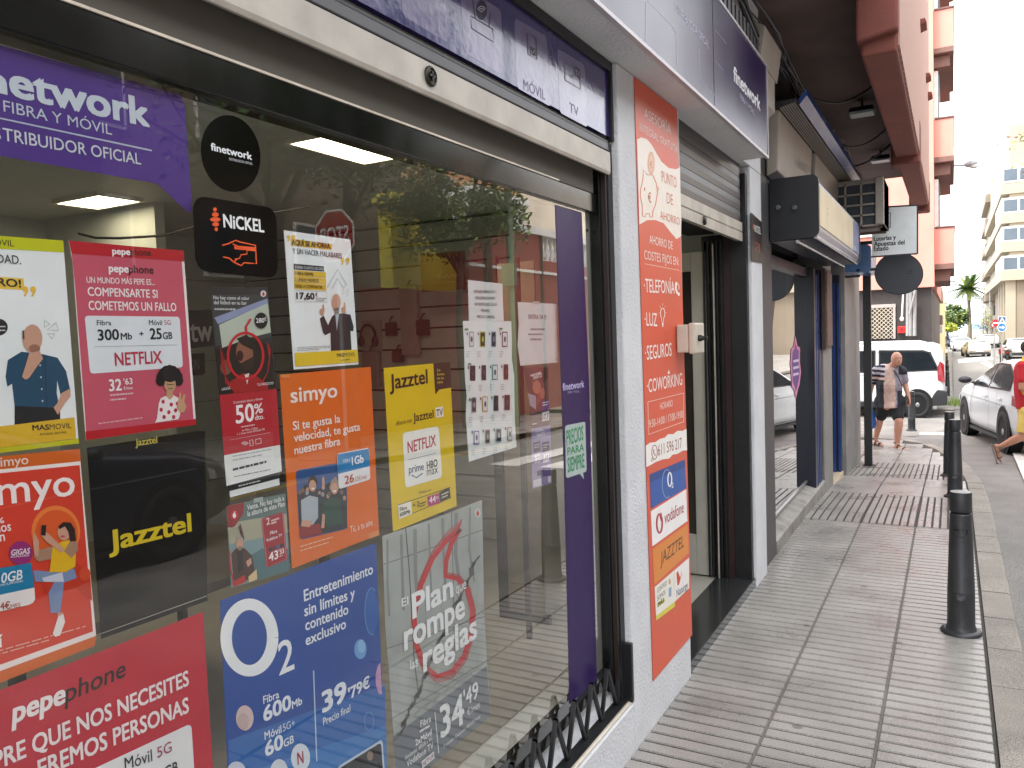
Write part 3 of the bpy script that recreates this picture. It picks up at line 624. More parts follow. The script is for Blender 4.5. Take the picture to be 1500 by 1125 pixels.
# --- red poster at the bottom
f = Flat(GX, cD); f.base('be2638', [(-700, 845), (1062, 165), (1135, 1320), (-700, 2100)])
f.text('pepe', (62, 753), (340, 642), 118, 'f0ecea', .035, 2, .12); f.text('phone', (340, 642), (655, 502), 100, '2a1014', .012, 2, .12)
f.text('PRE QUE NOS NECESITES', (-35, 1000), (988, 548), 102, 'efe6e6', .025); f.text('EREMOS PERSONAS', (200, 1040), (988, 690), 100, 'efe6e6', .025)
f.rr('e4e6e6', [(330, 1060), (1000, 748), (1032, 1240), (330, 1560)], .012); f.text('Móvil', (652, 993), (795, 945), 66, '2b2b30', .003, 3); f.text('5G', (822, 930), (897, 893), 56, 'a03a58', .003, 3); f.text('GB', (860, 1035), (930, 1000), 60, '2b2b30', .02, 3)
f.done('poster', 'red poster with a white box at the bottom left of the window', 'poster', GRP)
# --- blue poster
f = Flat(GX, cG); f.base('254f9c', [(79, 250), (896, -54), (950, 1180), (955, 1330), (135, 1560), (118, 1100)])
f.poly('3f7fc0', [(128, 1180), (948, 900), (955, 1330), (135, 1560)], .4); f.poly('316ab0', [(124, 980), (942, 690), (948, 902), (128, 1182)], .4)
f.ring('eef2f2', 232, 442, 122, 174, 60, 2, n=48); f.text('2', (388, 642), (468, 606), 175, 'eef2f2', .01)
f.text('Entretenimiento', (518, 255), (879, 108), 62, 'e6eef4', .02); f.text('sin límites y', (520, 333), (785, 232), 60, 'e6eef4', .02); f.text('contenido', (525, 408), (750, 318), 60, 'e6eef4', .02); f.text('exclusivo', (527, 486), (738, 393), 58, 'e6eef4', .02)
f.text('Fibra', (305, 790), (388, 757), 42, 'e6eef4', .015); f.text('600', (306, 886), (452, 815), 84, 'e6eef4', .03); f.text('Mb', (455, 817), (508, 790), 42, 'e6eef4', .02)
f.text('Móvil', (312, 978), (400, 940), 42, 'e6eef4', .015); f.text('5G+', (408, 935), (470, 905), 40, 'd6e4f0', .0); f.text('60', (315, 1068), (410, 1020), 82, 'e6eef4', .03); f.text('GB', (412, 1018), (465, 990), 42, 'e6eef4', .02)
f.stroke('c4d4e6', [(568, 615), (585, 1090)], 6); f.text('39', (613, 840), (742, 768), 112, 'e6eef4', .035); f.text("'79€", (750, 770), (862, 700), 62, 'e6eef4', .03); f.text('Precio final', (618, 903), (760, 828), 40, 'e6eef4', .01)
f.ell('d8c2bc', 208, 863, 46, 66); f.ell('c8b0ac', 200, 880, 30, 44, 2); f.ell('6fa6d8', 813, 503, 32, 52); f.ell('8fbde4', 818, 488, 20, 34, 2); f.poly('c69ac0', [(918, 570), (926, 740), (908, 735), (894, 690), (892, 640), (902, 595)], 1)
f.ring('5a90cc', 872, 305, 36, 122, 5, 2, 70, 300); f.ell('2d62ac', 872, 305, 34, 118, 1); f.ring('4f8ccc', 858, 880, 24, 48, 6, 2); f.ell('dbe3ea', 500, 1070, 50, 74); f.text('N', (484, 1108), (516, 1098), 66, 'a8283a', .02); f.ell('d8dee4', 388, 1150, 48, 72); f.ell('cfd6e2', 165, 1160, 54, 70)
f.rr('c9d8e4', [(690, 1120), (928, 972), (950, 1300), (710, 1400)], .012, 2); f.rr('20242a', [(700, 1128), (920, 990), (940, 1290), (718, 1390)], .012, 3); f.ell('8a7466', 862, 1060, 16, 26, 4); f.poly('2e3a44', [(830, 1110), (862, 1085), (900, 1090), (915, 1160), (820, 1200)], 4)
f.done('poster', 'large blue poster with a big white ring and pale bubbles', 'poster', GRP)
# --- grey concrete poster with red swoosh
CONC = mat('printed_concrete', 'a3aaa6', .45, var=.22, scale=7)
f = Flat(GX, cG); f.base(CONC, [(929, -88), (1200, -180), (1450, -278), (1462, 300), (1493, 855), (1010, 1260), (990, 980), (945, 390)])
f.poly('6b747c', [(985, 960), (1475, 590), (1493, 855), (1010, 1260)], .4)
for p, w in (([(1050, -130), (1070, 100), (1095, 560), (1120, 760)], 5), ([(1290, -215), (1296, 0), (1310, 640)], 3), ([(935, 60), (1452, -120)], 3), ([(952, 500), (1466, 330)], 3), ([(975, 870), (1478, 560)], 3)): f.stroke('4c5252', p, w)
for k in range(7): f.stroke('868c8a', [(955+k*72, -70-k*28), (960+k*72+rnd.uniform(-9, 9), 150-k*28), (965+k*74, 330-k*30)], 10+4*(k % 3), 1)
for k, (w, dx) in enumerate(((24, 0), (4, 22), (3, 34), (3, 45))):
    s = 1+dx/420
    f.stroke('c42a32', [(1240+(x-1240)*s, 330+(y-330)*s) for x, y in ((1335, -128), (1260, -62), (1190, 30), (1130, 170), (1095, 330), (1105, 470), (1150, 590), (1215, 645), (1290, 622), (1355, 540), (1392, 420), (1398, 300), (1370, 190), (1320, 135), (1258, 122), (1262, 40), (1290, -50), (1335, -128))], w, 2+(k > 0))
cr = [(1428-43*k/3.0+rnd.uniform(-12, 12), 15+96*k/3.0) for k in range(31)]
for i in range(30):
    (xa, ya), (xb, yb) = cr[i], cr[i+1]; w = (4, 9, 14, 7, 11)[i % 5]
    f.poly(('4a4c4b', '2f3130', '5c5e5c')[i % 3], [(xa+w, ya), (xb+w*.8, yb+6), (xb-w, yb+rnd.uniform(0, 9)), (xa-w*.9, ya+rnd.uniform(-6, 6))], 4)
T = 'f0f4f4'
f.text('El', (1027, 282), (1062, 268), 44, T, .01, 6); f.text('Plan', (1083, 348), (1298, 226), 135, T, .03, 6); f.text('que', (1310, 215), (1365, 184), 58, T, .01, 6); f.text('rompe', (1040, 515), (1358, 332), 150, T, .03, 6); f.text('las', (1072, 612), (1112, 588), 52, T, .01, 6); f.text('reglas', (1140, 628), (1422, 440), 150, T, .03, 6)
f.text('34', (1230, 972), (1355, 888), 170, T, .025, 6); f.text("'49", (1352, 808), (1428, 752), 90, T, .015, 6); f.text('€/mes', (1370, 852), (1435, 805), 36, T, .0, 6); f.text('3 meses. Después 49,52€/mes', (1245, 1022), (1438, 860), 20, T, .0, 6)
f.stroke(T, [(1200, 830), (1220, 1045)], 4, 6); f.text('Fibra', (1125, 912), (1180, 880), 36, T, .01, 6); f.greek(T, (1120, 940), (1180, 905), 12, 6); f.text('2xMóvil', (1098, 1010), (1184, 950), 34, T, .02, 6); f.text('Ilimitadas. 60GB a 5G', (1045, 1082), (1186, 975), 22, T, .0, 6); f.text('Vodafone TV', (1052, 1122), (1192, 1018), 36, T, .01, 6)
f.poly(T, [(1130, 1090), (1195, 1036), (1198, 1072), (1135, 1126)], 6); f.text('NETFLIX', (1138, 1115), (1194, 1068), 24, '8a1e2c', .01, 7)
voda(f, 1425, -210, 16, 'c8d0d0', 'c42a32', 4, 24)
f.done('poster', 'grey concrete look poster with a red swoosh and big white words', 'poster', GRP)
# --- dark flyer with shouting fan
f = Flat(GX, cE); f.base('2b2d2f', [(98, 430), (400, 432), (445, 962), (463, 1471), (201, 1534), (171, 1310), (147, 995)])
f.poly('3a3f42', [(100, 470), (402, 470), (420, 690), (128, 740)]); f.poly('b9c4b4', [(145, 628), (400, 512), (416, 668), (285, 700), (162, 755)], 2); f.poly('8d97b8', [(120, 590), (398, 490), (400, 515), (140, 625)], 2)
f.poly('1d1a19', [(130, 760), (240, 720), (300, 690), (420, 740), (440, 960), (148, 990)], 3); f.ell('8c5b47', 278, 770, 46, 66, 4); f.poly('1c1514', [(235, 700), (285, 680), (345, 720), (352, 800), (325, 860), (320, 760), (260, 730)], 5); f.ell('3a1512', 252, 790, 17, 28, 6); f.poly('30201a', [(255, 830), (330, 790), (318, 860), (275, 868)], 5); f.ell('7d4d3c', 180, 850, 30, 40, 4); f.poly('a01c20', [(200, 925), (270, 880), (330, 890), (400, 940), (400, 968), (220, 985)], 5); f.poly('d8d4d0', [(275, 890), (300, 880), (290, 940)], 6)
f.ring('c41e2c', 280, 790, 92, 120, 13, 7); f.stroke('c41e2c', [(308, 597), (282, 640), (286, 680)], 11, 7)
for k in range(4): f.stroke('a82028', [(150+8*k, 750+20*k), (155+6*k, 830), (175, 900+10*k), (215, 960+4*k)], 4, 7); f.stroke('a82028', [(392+6*k, 720+10*k), (405, 800+6*k), (395, 880), (350, 950+5*k)], 4, 7)
f.ell('17181a', 362, 606, 34, 42, 7); f.text('280', (335, 618), (378, 616), 24, 'e8e8e8', .02, 8); f.text('€', (378, 606), (390, 606), 18, 'e8e8e8', .0, 8); voda(f, 375, 465, 15, 'd8d8d8', 'c41e2c', 4, 17)
f.text('No hay como el calor', (115, 494), (303, 498), 19, 'e2e4e4', .012); f.text('del fútbol en tu bar', (117, 520), (290, 523), 19, 'e2e4e4', .012); f.greek('c0c4c4', (120, 550), (235, 552), 9, 3)
f.text('LALIGA', (155, 972), (200, 964), 14, 'e2e4e4', .01, 8); f.text('TU NEGOCIO', (340, 948), (425, 938), 13, 'e2e4e4', .01, 8)
f.poly('b32030', [(147, 995), (445, 962), (463, 1256), (170, 1311)], 2); f.poly('dfe4e2', [(170, 1311), (463, 1256), (473, 1394), (183, 1471)], 2); f.poly('dfe4e2', [(199, 1498), (459, 1431), (461, 1466), (201, 1531)], 2)
f.text('Contrátalo ahora y llévate', (219, 1041), (371, 1020), 13, 'efe4e4', .0, 3); f.text('50', (232, 1146), (329, 1130), 96, 'f4eeee', .02, 3); f.text('%', (328, 1096), (374, 1086), 52, 'f4eeee', .015, 3); f.text('dto.', (332, 1127), (380, 1118), 26, 'f4eeee', .01, 3); f.greek('e8c8c8', (260, 1165), (350, 1150), 6, 3); f.text('en Fibra 1Gbps', (264, 1186), (346, 1172), 11, 'efe4e4', .0, 3); f.text('+ 1 línea móvil ilimitada 5G', (237, 1206), (382, 1178), 11, 'efe4e4', .0, 3)
f.stroke('e0a0a8', [(201, 1231), (411, 1191)], 2, 3)
for r in (8, 15, 22): f.ring('f0e0e0', 279, 1262, r, r, 3, 3, 215, 325, 8)
f.stroke('f0e0e0', [(304, 1232), (320, 1229), (322, 1258), (306, 1261)], 3, 3, True); f.stroke('f0e0e0', [(334, 1228), (362, 1222), (364, 1246), (336, 1252)], 3, 3, True)
f.greek('8a8f8e', (215, 1318), (420, 1280), 4, 3, 2, 20); f.greek('2a2c2c', (215, 1392), (430, 1340), 12, 3); f.greek('8a8f8e', (222, 1425), (420, 1385), 5, 3); f.greek('e0e0e0', (245, 1474), (412, 1432), 5, 3)
f.done('poster', 'narrow black and red flyer with a shouting football fan inside a red ring', 'poster', GRP)
# --- white A4 with bald man pointing up
f = Flat(GX, cE); f.base(WH, [(485, 133), (833, 182), (875, 835), (537, 862), (512, 520)])
quote(f, 'e2b83a', 508, 168, 17); f.poly('e2b83a', [(520, 176), (738, 206), (733, 236), (521, 214)]); f.text('AQUÍ SE AHORRA.', (525, 209), (730, 230), 28, '26241c', .028, 3); f.text('Y SIN HACER MALABARES', (530, 254), (788, 281), 28, '33363a', .003); quote(f, 'e2b83a', 790, 288, 18)
f.poly('23272c', [(535, 308), (693, 322), (695, 349), (536, 338)]); f.text('SI ERES CLIENTE DE DIGI', (540, 332), (690, 343), 14, 'd8dcdc', .01, 3)
for k, t in enumerate(('FIBRA 500Mb', '2 LÍNEAS MÓVILES', '50GB A COMPARTIR')):
    y = 342+k*33; f.poly('dcb536', [(537, y), (704, y+11), (706, y+41), (539, y+32)]); f.text(t, (543, y+24), (543+(95, 122, 142)[k], y+24+(5, 7, 8)[k]), 16, '3c3418', .01, 3)
f.stroke('9aa0a0', [(541, 447), (708, 455), (710, 508), (544, 508)], 2, 2, True); f.text('17,60', (549, 494), (644, 496), 36, '1c1e20', .035, 3); f.text('€', (648, 480), (660, 480), 20, '1c1e20', .01, 3); f.greek('8a9090', (650, 490), (706, 494), 4, 3, 2, 10)
f.stroke('c8cfd2', [(712, 432), (765, 338), (812, 420), (790, 430), (764, 385), (735, 440)], 9, 1); f.stroke('b0b6b8', [(800, 425), (790, 470), (825, 440), (815, 478)], 3, 1)
f.poly('2a2c30', [(735, 585), (752, 572), (790, 568), (832, 575), (849, 640), (846, 662), (832, 660), (838, 760), (730, 765), (728, 668), (700, 682), (688, 668), (672, 595), (692, 580), (715, 630)], 2)
f.poly('b9c4c8', [(752, 575), (772, 568), (760, 660)], 3); f.ell(SK, 757, 510, 24, 44, 3); f.poly('8c8580', [(742, 540), (775, 535), (770, 570), (750, 570)], 4); f.poly('6a4a3e', [(750, 546), (768, 543), (766, 550), (752, 552)], 5); f.poly(SK, [(672, 575), (670, 548), (686, 540), (685, 522), (692, 522), (696, 552), (690, 580)], 3); f.poly(SK, [(785, 560), (782, 540), (796, 532), (798, 510), (804, 512), (806, 545), (806, 570)], 3)
f.greek('9aa2a4', (555, 748), (725, 740), 3, 2, 3, 8); f.poly('dfc02c', [(540, 775), (870, 757), (873, 823), (545, 846)], 2); f.text('MAS', (760, 797), (798, 795), 20, '2c2a1c', .025, 3); f.text('MOVIL', (800, 795), (856, 791), 20, '4c4a2c', -.003, 3); f.greek('5c5a2c', (780, 815), (845, 810), 4, 3)
f.done('poster', 'white sheet with a suited bald man pointing both fingers upwards', 'poster', GRP)
# --- orange poster
f = Flat(GX, cF); f.base('db6a1c', [(392, 103), (868, 62), (912, 940), (457, 1118)])
f.text('simyo', (448, 252), (693, 220), 82, 'f0e4dc', .02)
f.text('Si te gusta la', (460, 394), (708, 352), 46, 'f2e8e0', .02); f.text('velocidad, te gusta', (465, 456), (812, 394), 46, 'f2e8e0', .02); f.text('nuestra fibra', (468, 522), (708, 470), 46, 'f2e8e0', .02)
f.rr('31588e', [(475, 604), (742, 556), (745, 910), (495, 968)], .012); f.poly('24303a', [(482, 730), (520, 690), (600, 700), (660, 660), (738, 690), (745, 905), (498, 960)], 2)
rd = random.Random(11)
for k in range(16): x, y = 488+rd.random()*245, 690+rd.random()*60; f.ell(('b08a74', '7b5a4c', '2b2420', '8b98a4')[k % 4], x, y, 9, 13, 3, 10)
f.poly('a8b4bc', [(500, 760), (545, 735), (590, 745), (590, 850), (555, 900), (505, 880)], 4); f.poly('1e4a40', [(620, 770), (660, 745), (700, 750), (722, 880), (640, 900), (608, 830)], 4)
for x, y, c in ((562, 678, '2a1f1c'), (676, 692, '9a8a78')): f.ell(c, x, y-10, 24, 36, 5); f.ell(SK, x-2, y+6, 19, 30, 6); f.ell('f0eeee', x-1, y+20, 8, 4, 7)
f.poly(SK, [(505, 860), (560, 870), (545, 900), (500, 895)], 5); f.poly(SK, [(612, 830), (626, 835), (622, 905), (606, 905)], 5); f.poly('8c2a2c', [(490, 900), (600, 880), (610, 935), (498, 960)], 4); f.poly(SK, [(610, 640), (622, 636), (626, 700), (612, 700)], 4); f.poly(SK, [(676, 640), (686, 640), (690, 670), (676, 672)], 4)
f.rr('e8e8ea', [(687, 516), (855, 484), (862, 650), (698, 702)], .008, 6); f.poly('2f86bd', [(690, 520), (853, 490), (860, 581), (693, 622)], 7); f.text('FIBRA', (720, 565), (757, 556), 18, 'd8e8f0', .0, 8); f.text('1Gb', (765, 577), (826, 562), 44, 'f0f6f8', .025, 8)
f.text('26', (727, 677), (776, 663), 44, 'b8442a', .02, 8); f.text(',52€/mes', (778, 663), (842, 645), 24, 'b86a5a', .0, 8); f.text('Tú, a tu aire', (760, 930), (876, 890), 34, 'f0e4dc', .0); f.greek('f0c8a8', (498, 1005), (675, 952), 5, 2, 2, 22)
f.poly('d98a50', [(852, 935), (905, 915), (912, 940), (860, 962)], 3); f.poly('e08a4c', [(395, 103), (440, 99), (442, 118), (397, 122)], 3)
f.done('poster', 'orange poster with a photo of roller coaster riders', 'poster', GRP)
# --- yellow poster
f = Flat(GX, cF); f.base('dcbf12', [(936, 68), (1195, 44), (1282, 36), (1318, 790), (985, 925)])
f.text('Jazztel', (967, 182), (1166, 148), 80, '27251a', .022); f.poly('2b2a20', [(1195, 44), (1283, 36), (1289, 170), (1226, 181), (1206, 208), (1203, 176)])
for k, t in enumerate(('La', 'buena', 'no es', 'caro')): f.text(t, (1214, 86+k*21), (1214+(17, 38, 34, 30)[k], 84+k*21), 14, 'd8c03a', .015, 3)
f.text('Ahora con', (1000, 370), (1083, 351), 24, '3a3618', .0); f.text('Jazztel', (1090, 349), (1196, 328), 44, '2b2918', .012); f.rr('eeeae0', [(1204, 276), (1245, 268), (1249, 322), (1208, 330)], .005, 2); f.text('TV', (1210, 322), (1244, 315), 36, '24242c', .015, 3)
f.rr('eceee8', [(1033, 408), (1222, 372), (1241, 640), (1048, 696)], .014, 2); f.text('NETFLIX', (1060, 515), (1208, 474), 62, 'b02440', .02, 3); f.stroke('8a929c', [(1062, 549), (1208, 513)], 3, 3); f.text('prime', (1066, 620), (1144, 600), 40, '24436e', .012, 3); f.stroke('3a5c8c', [(1080, 628), (1105, 642), (1138, 618)], 6, 3); f.text('HBO', (1160, 599), (1216, 582), 40, '1c1c20', .025, 3); f.text('max', (1160, 633), (1218, 616), 44, '24242a', .0, 3)
f.text('Añádelo por', (1118, 727), (1185, 710), 14, '5a5218', .0); f.stroke('4c4618', [(1010, 785), (1283, 692), (1288, 745), (1014, 858)], 3, 2, True); f.poly('eceade', [(1008, 787), (1078, 764), (1082, 830), (1014, 860)], 3); f.text('Fibra', (1018, 818), (1055, 806), 20, '2c2a22', .015, 4); f.text('600Mb', (1018, 846), (1073, 826), 20, '2c2a22', .025, 4); f.text('+ 2', (1086, 801), (1120, 790), 28, '3a3618', .01, 4); f.greek('3a3618', (1122, 782), (1156, 770), 6, 4, 2, 14)
f.poly('b02f70', [(1162, 742), (1222, 722), (1228, 775), (1168, 794)], 3); f.text('44', (1172, 778), (1206, 767), 34, 'f0e4ec', .02, 4); f.text("'95", (1206, 757), (1220, 752), 16, 'f0e4ec', .01, 4); f.poly('2b2a20', [(1224, 720), (1278, 690), (1283, 745), (1230, 772)], 3); f.greek('d8d4c0', (1236, 735), (1274, 718), 7, 4, 2, 16)
f.done('poster', 'yellow poster with a white box of streaming names', 'poster', GRP)
# --- small landscape flyer
f = Flat(GX, cF); f.base('5e7672', [(112, 790), (422, 724), (442, 1130), (138, 1218)])
f.poly('a8a690', [(118, 880), (428, 830), (434, 950), (128, 1010)], 1); f.poly('7d9a9c', [(126, 990), (433, 930), (442, 1130), (138, 1218)], 1); f.poly('4f7378', [(220, 1060), (300, 1010), (350, 1040), (438, 1010), (442, 1130), (240, 1185)], 2)
f.poly('8e2a2c', [(112, 790), (205, 770), (200, 830), (150, 905), (118, 900)], 2); f.poly('5a3a38', [(172, 890), (186, 884), (206, 960), (196, 980)], 3); f.stroke('c0c4bc', [(114, 912), (180, 892)], 3, 3)
f.poly('4a332c', [(136, 1040), (160, 1012), (205, 1010), (246, 1050), (262, 1150), (215, 1180), (150, 1190)], 3); f.poly('23201e', [(165, 1030), (195, 1020), (200, 1120), (172, 1140)], 4); f.ell(SK, 180, 985, 20, 32, 4); f.poly('a39a92', [(164, 985), (166, 955), (182, 946), (198, 958), (198, 975), (180, 962)], 5); f.poly('8c7f76', [(168, 1002), (194, 1000), (186, 1022), (174, 1022)], 5); f.poly(SK, [(212, 1080), (238, 1060), (242, 1090), (222, 1110)], 5); f.poly('b8302c', [(140, 1190), (205, 1150), (215, 1185), (150, 1212)], 4); f.poly('d8c090', [(225, 1160), (268, 1120), (272, 1172), (230, 1190)], 4); f.stroke('b0282c', [(124, 1020), (132, 1120), (150, 1195)], 8, 5)
voda(f, 152, 836, 20, 'c41e2c', 'f0f0f0', 3, 26)
f.text('Vente. No hay nada a', (220, 812), (413, 760), 28, 'e8ecea', .012, 3); f.text('la altura de este Plan', (222, 845), (416, 790), 28, 'e8ecea', .012, 3)
f.rr('a01f30', [(293, 856), (408, 820), (430, 1070), (320, 1114)], .006, 3); f.stroke('d89aa0', [(298, 862), (404, 828), (424, 1066), (324, 1106)], 2, 4, True); f.text('2', (320, 890), (338, 884), 36, 'f0e4e4', .01, 4); f.greek('f0d4d4', (345, 872), (386, 858), 9, 4, 2, 14); f.text('Fibra', (340, 940), (375, 928), 18, 'f0e4e4', .02, 4); f.text('Vodafone TV', (318, 978), (402, 948), 16, 'f0e4e4', .02, 4)
for k in range(4): f.poly(('2a2a36', '5a2a40', '3a5a8a', '22242c')[k], [(330+k*20, 1012-k*7), (348+k*20, 1005-k*7), (350+k*20, 1022-k*7), (332+k*20, 1029-k*7)], 4)
f.text('43', (332, 1082), (382, 1063), 46, 'f4eeee', .02, 4); f.text("'33", (384, 1045), (412, 1035), 26, 'f4eeee', .015, 4); f.greek('f0d4d4', (388, 1056), (412, 1046), 5, 4)
f.poly('9aa8a4', [(250, 752), (300, 741), (302, 764), (252, 775)], 5)
f.done('poster', 'small landscape flyer with a bearded man on a rope above the clouds', 'poster', GRP)
# --- three plain sheets, price list, leaflet
f = Flat(GX, cI); f.base('dfe4e2', [(127, 550), (380, 578), (384, 720), (390, 850), (135, 852)])
for k, (t, a, b) in enumerate((('MÓVILES SEMINUEVOS Y', 170, 335), ('REACONDICIONADOS', 183, 325), ('INFÓRMATE AQUÍ DE LOS', 176, 337), ('MEJORES', 222, 285), ('PRECIOS Y OFERTAS', 193, 320))): f.text(t, (a, 646+k*46), (b, 648+k*46), 21, '5a6062', .008)
f.done('paper_notice', 'white paper notice in capitals directly above the price list', 'notice', GRP)
f = Flat(('X', -1.2612), cI); f.base('e6ebe9', [(90, 850), (445, 853), (450, 1000), (449, 1130), (466, 1250), (470, 1560), (483, 1775), (300, 1830), (135, 1882), (112, 1550), (118, 1400), (104, 1240), (100, 1050)])
cols = [['8f979c', 'a4b84a', '7a86a0', '5a3036'], ['3a3c44', '4a4a56', '4c8a86', '7a3038'], ['8c9496', 'c8ac3c', '3c3c44', '5c4650'], ['7c62a0', 'a08c78', '98a4a8', 'b09878']]
for r in range(4):
    for c in range(4):
        x, y = 152+c*81+r*8+(r == 3)*10, 985+r*240-(c*6*r)/2+8*(r == 1); w, h = 17+3*((r+c) % 2), 56-6*(r == 3)
        f.rr(cols[r][c], [(x-w, y-h), (x+w, y-h), (x+w, y+h), (x-w, y+h)], .003, 2); f.rr('d8dde0' if (r+c) % 3 == 0 else '26282e', [(x-w+5, y-h+8), (x+w-5, y-h+8), (x+w-5, y+h-8), (x-w+5, y+h-8)], .002, 3)
        f.ell('4c5a62' if (r+c) % 3 == 0 else cols[r][c], x, y, 8, 22, 4, 10); f.greek('8a9294', (x-38, y+95), (x-12, y+93), 4, 2, 3, 17); f.poly('2c3032', [(x-35, y-50), (x-28, y-50), (x-28, y-30), (x-35, y-30)], 2)
for x, y in ((100, 912), (352, 908), (122, 1165), (128, 1428)): f.poly('3c8a4a', [(x, y-6), (x+24, y-6), (x+24, y+6), (x, y+6)], 2)
f.done('price_list', 'long white sheet of second hand phones in four rows', 'price list', GRP)
f = Flat(GX, cI); f.base('d9dedb', [(492, 712), (778, 726), (780, 940), (791, 1154), (650, 1166), (512, 1178), (492, 1030), (500, 880)])
f.text('ENTRA YA !!!', (570, 837), (700, 838), 34, '6a7070', .005); f.greek('8a9090', (583, 918), (694, 918), 13); f.greek('8a9090', (568, 955), (712, 955), 13); f.greek('8a9090', (583, 992), (694, 992), 13)
f.poly('b4b6ae', [(600, 706), (650, 708), (650, 728), (600, 726)], 3); f.poly('c3c5be', [(770, 1120), (796, 1118), (796, 1140), (771, 1142)], 3)
f.done('paper_notice', 'white paper notice with three exclamation marks beside the purple strip', 'notice', GRP)
f = Flat(GX, cJ); f.base('9a8fb4', [(592, 640), (733, 615), (740, 1040), (600, 1080)])
f.base('5c4642', [(532, 190), (718, 186), (728, 612), (592, 640), (575, 400)]); f.poly('2c2826', [(680, 195), (716, 190), (718, 260), (680, 310), (660, 260)]); f.ell('b07a64', 630, 335, 30, 50, 2); f.ell('a86e5a', 672, 380, 18, 40, 2); f.poly('8c5448', [(590, 290), (650, 300), (665, 420), (625, 480), (640, 400)], 1); f.poly('9aa0a8', [(565, 380), (625, 400), (625, 500), (580, 470)], 2); f.text('TANTO', (598, 285), (668, 262), 32, 'e8e4e2', .03, 3); f.greek('d8d4d0', (582, 258), (668, 232), 13, 3); f.poly('5a4a8a', [(668, 440), (722, 428), (722, 500), (668, 510)], 2); f.poly('d8d6da', [(668, 520), (720, 508), (720, 575), (668, 588)], 3); f.text('17,7', (672, 575), (716, 565), 40, '2c2830', .03, 4); f.greek('e0dce8', (672, 455), (716, 446), 8, 3, 2, 18); f.greek('e0dcd8', (596, 612), (645, 602), 9, 3)
f.text('TANTO', (628, 704), (692, 688), 30, 'efecf4', .03, 3); f.greek('efecf4', (618, 668), (694, 650), 9, 3)
for x in (602, 668): f.poly('3c3454', [(x, 742), (x+52, 730), (x+56, 800), (x+4, 816)], 2); f.poly('e8e4ee', [(x+6, 830), (x+50, 818), (x+52, 880), (x+8, 892)], 3); f.greek('d8d4e4', (x+8, 765), (x+48, 756), 6, 3, 2, 18)
f.text('5,22', (608, 884), (652, 872), 34, '3c3454', .03, 4); f.text('L64', (674, 866), (714, 856), 32, '3c3454', .03, 4); f.poly('2e2844', [(632, 950), (662, 940), (664, 980), (634, 988)], 2); f.poly('5c4a80', [(672, 925), (730, 915), (734, 985), (674, 990)], 2); f.poly('d8d4dc', [(602, 1018), (664, 1002), (666, 1055), (604, 1072)], 2); f.poly('e4e0e8', [(710, 990), (732, 985), (734, 1030), (712, 1034)], 2)
f.done('leaflet', 'thin leaflet, brown photo above and lavender offers below, left of the purple strip', 'leaflet', GRP)
# --- purple strip at the end of the window
f = Flat(('X', -1.2485), (0, 0, 1)); f.base('28104e', [(813.5, 300), (852, 311), (863, 560), (874.5, 998), (834.5, 1031), (827, 700)])
f.crop = cJ; f.text('finetwork', (820, 362), (978, 336), 54, 'b8b0d8', .03); f.text('FIBRA Y MÓVIL', (858, 382), (942, 375), 17, 'a89cc8', .0)
f.poly('a9b9b4', [(838, 628), (848, 615), (975, 590), (986, 594), (996, 940), (990, 955), (970, 962), (976, 1010), (946, 970), (856, 1000), (845, 992)])
f.text('PRECIOS', (849, 765), (972, 722), 112, '2f8a5a', .02); f.text('PARA', (855, 835), (976, 800), 56, '2f8a5a', .02); f.text('SIEMPRE', (857, 962), (980, 922), 108, '2f8a5a', .02)
f.done('window_sticker', 'tall purple vinyl strip with a pale green speech bubble at the window end', 'sticker', GRP)
# --- things seen inside the shop
f = Flat(('X', -1.6), cE); f.base('151312', [(-12, 552), (140, 545), (140, 735), (-12, 752)]); f.text('tw', (-4, 718), (112, 712), 118, '7d7a74', .02)
f.done('hanging_sign', 'black sign with grey letters hanging deep behind the dark flyer', 'sign')
f = Flat(('X', -1.6), cE); f.base('141211', [(-12, 780), (70, 776), (74, 880), (60, 892), (-12, 892)]); f.text('ON', (-6, 865), (42, 862), 55, '5a564e', .0)
f.done('hanging_sign', 'small rounded black sign below the other black sign inside', 'sign')
ROSE = 'products hanging on the slatted wall'
def at_wall(px, py): return on_y(px, py, 5.69)
p = at_wall(542, 492); t = thing('headphones', 'black headphones in a grey pack on the slatted wall', 'headphones', p, ROSE)
MB(mat('grey_card', '8f8f8a', .6)).box(p.x-.09, p.x+.13, p.y, p.y+.01, p.z-.16, p.z+.14).build('backing_card', t)
mb = MB(BLK); mb.tube([(p.x+.085*math.cos(math.radians(a)), p.y-.03, p.z+.10*math.sin(math.radians(a))) for a in range(-20, 201, 20)], .012, 6); mb.ball((p.x-.08, p.y-.03, p.z-.05), (.03, .03, .05)); mb.ball((p.x+.08, p.y-.03, p.z-.05), (.03, .03, .05)); mb.build('headband', t)
for i, (px, py, c, w, h, lab) in enumerate(((576, 482, '1f1e1e', .05, .06, 'small black gadget on the slatted wall left of the wall lens'), (622, 480, '24211f', .06, .07, 'round black gadget hanging right of the other black gadgets'), (586, 522, '2a2624', .05, .05, 'little black speaker low on the slatted wall'), (548, 540, '857b76', .09, .16, 'greyish boxed accessory under the headphones'), (604, 470, '8f8580', .09, .30, 'tall pale grey box on the slatted wall'))):
    p = at_wall(px, py); t = thing('shop_product', lab, 'product', p, ROSE)
    mb = MB(mat('product_'+c, c, .5)); mb.box(p.x-w, p.x+w, p.y-.06, p.y, p.z-h, p.z+h); mb.build('package', t, bevel=.01)
    mb = MB(BLK); mb.tube([(p.x, p.y-.05, p.z+h), (p.x, p.y-.02, p.z+h+.05), (p.x, p.y+.01, p.z+h+.05)], .006, 6); mb.build('hook', t)
p = on_x(690, 415, -3.2)
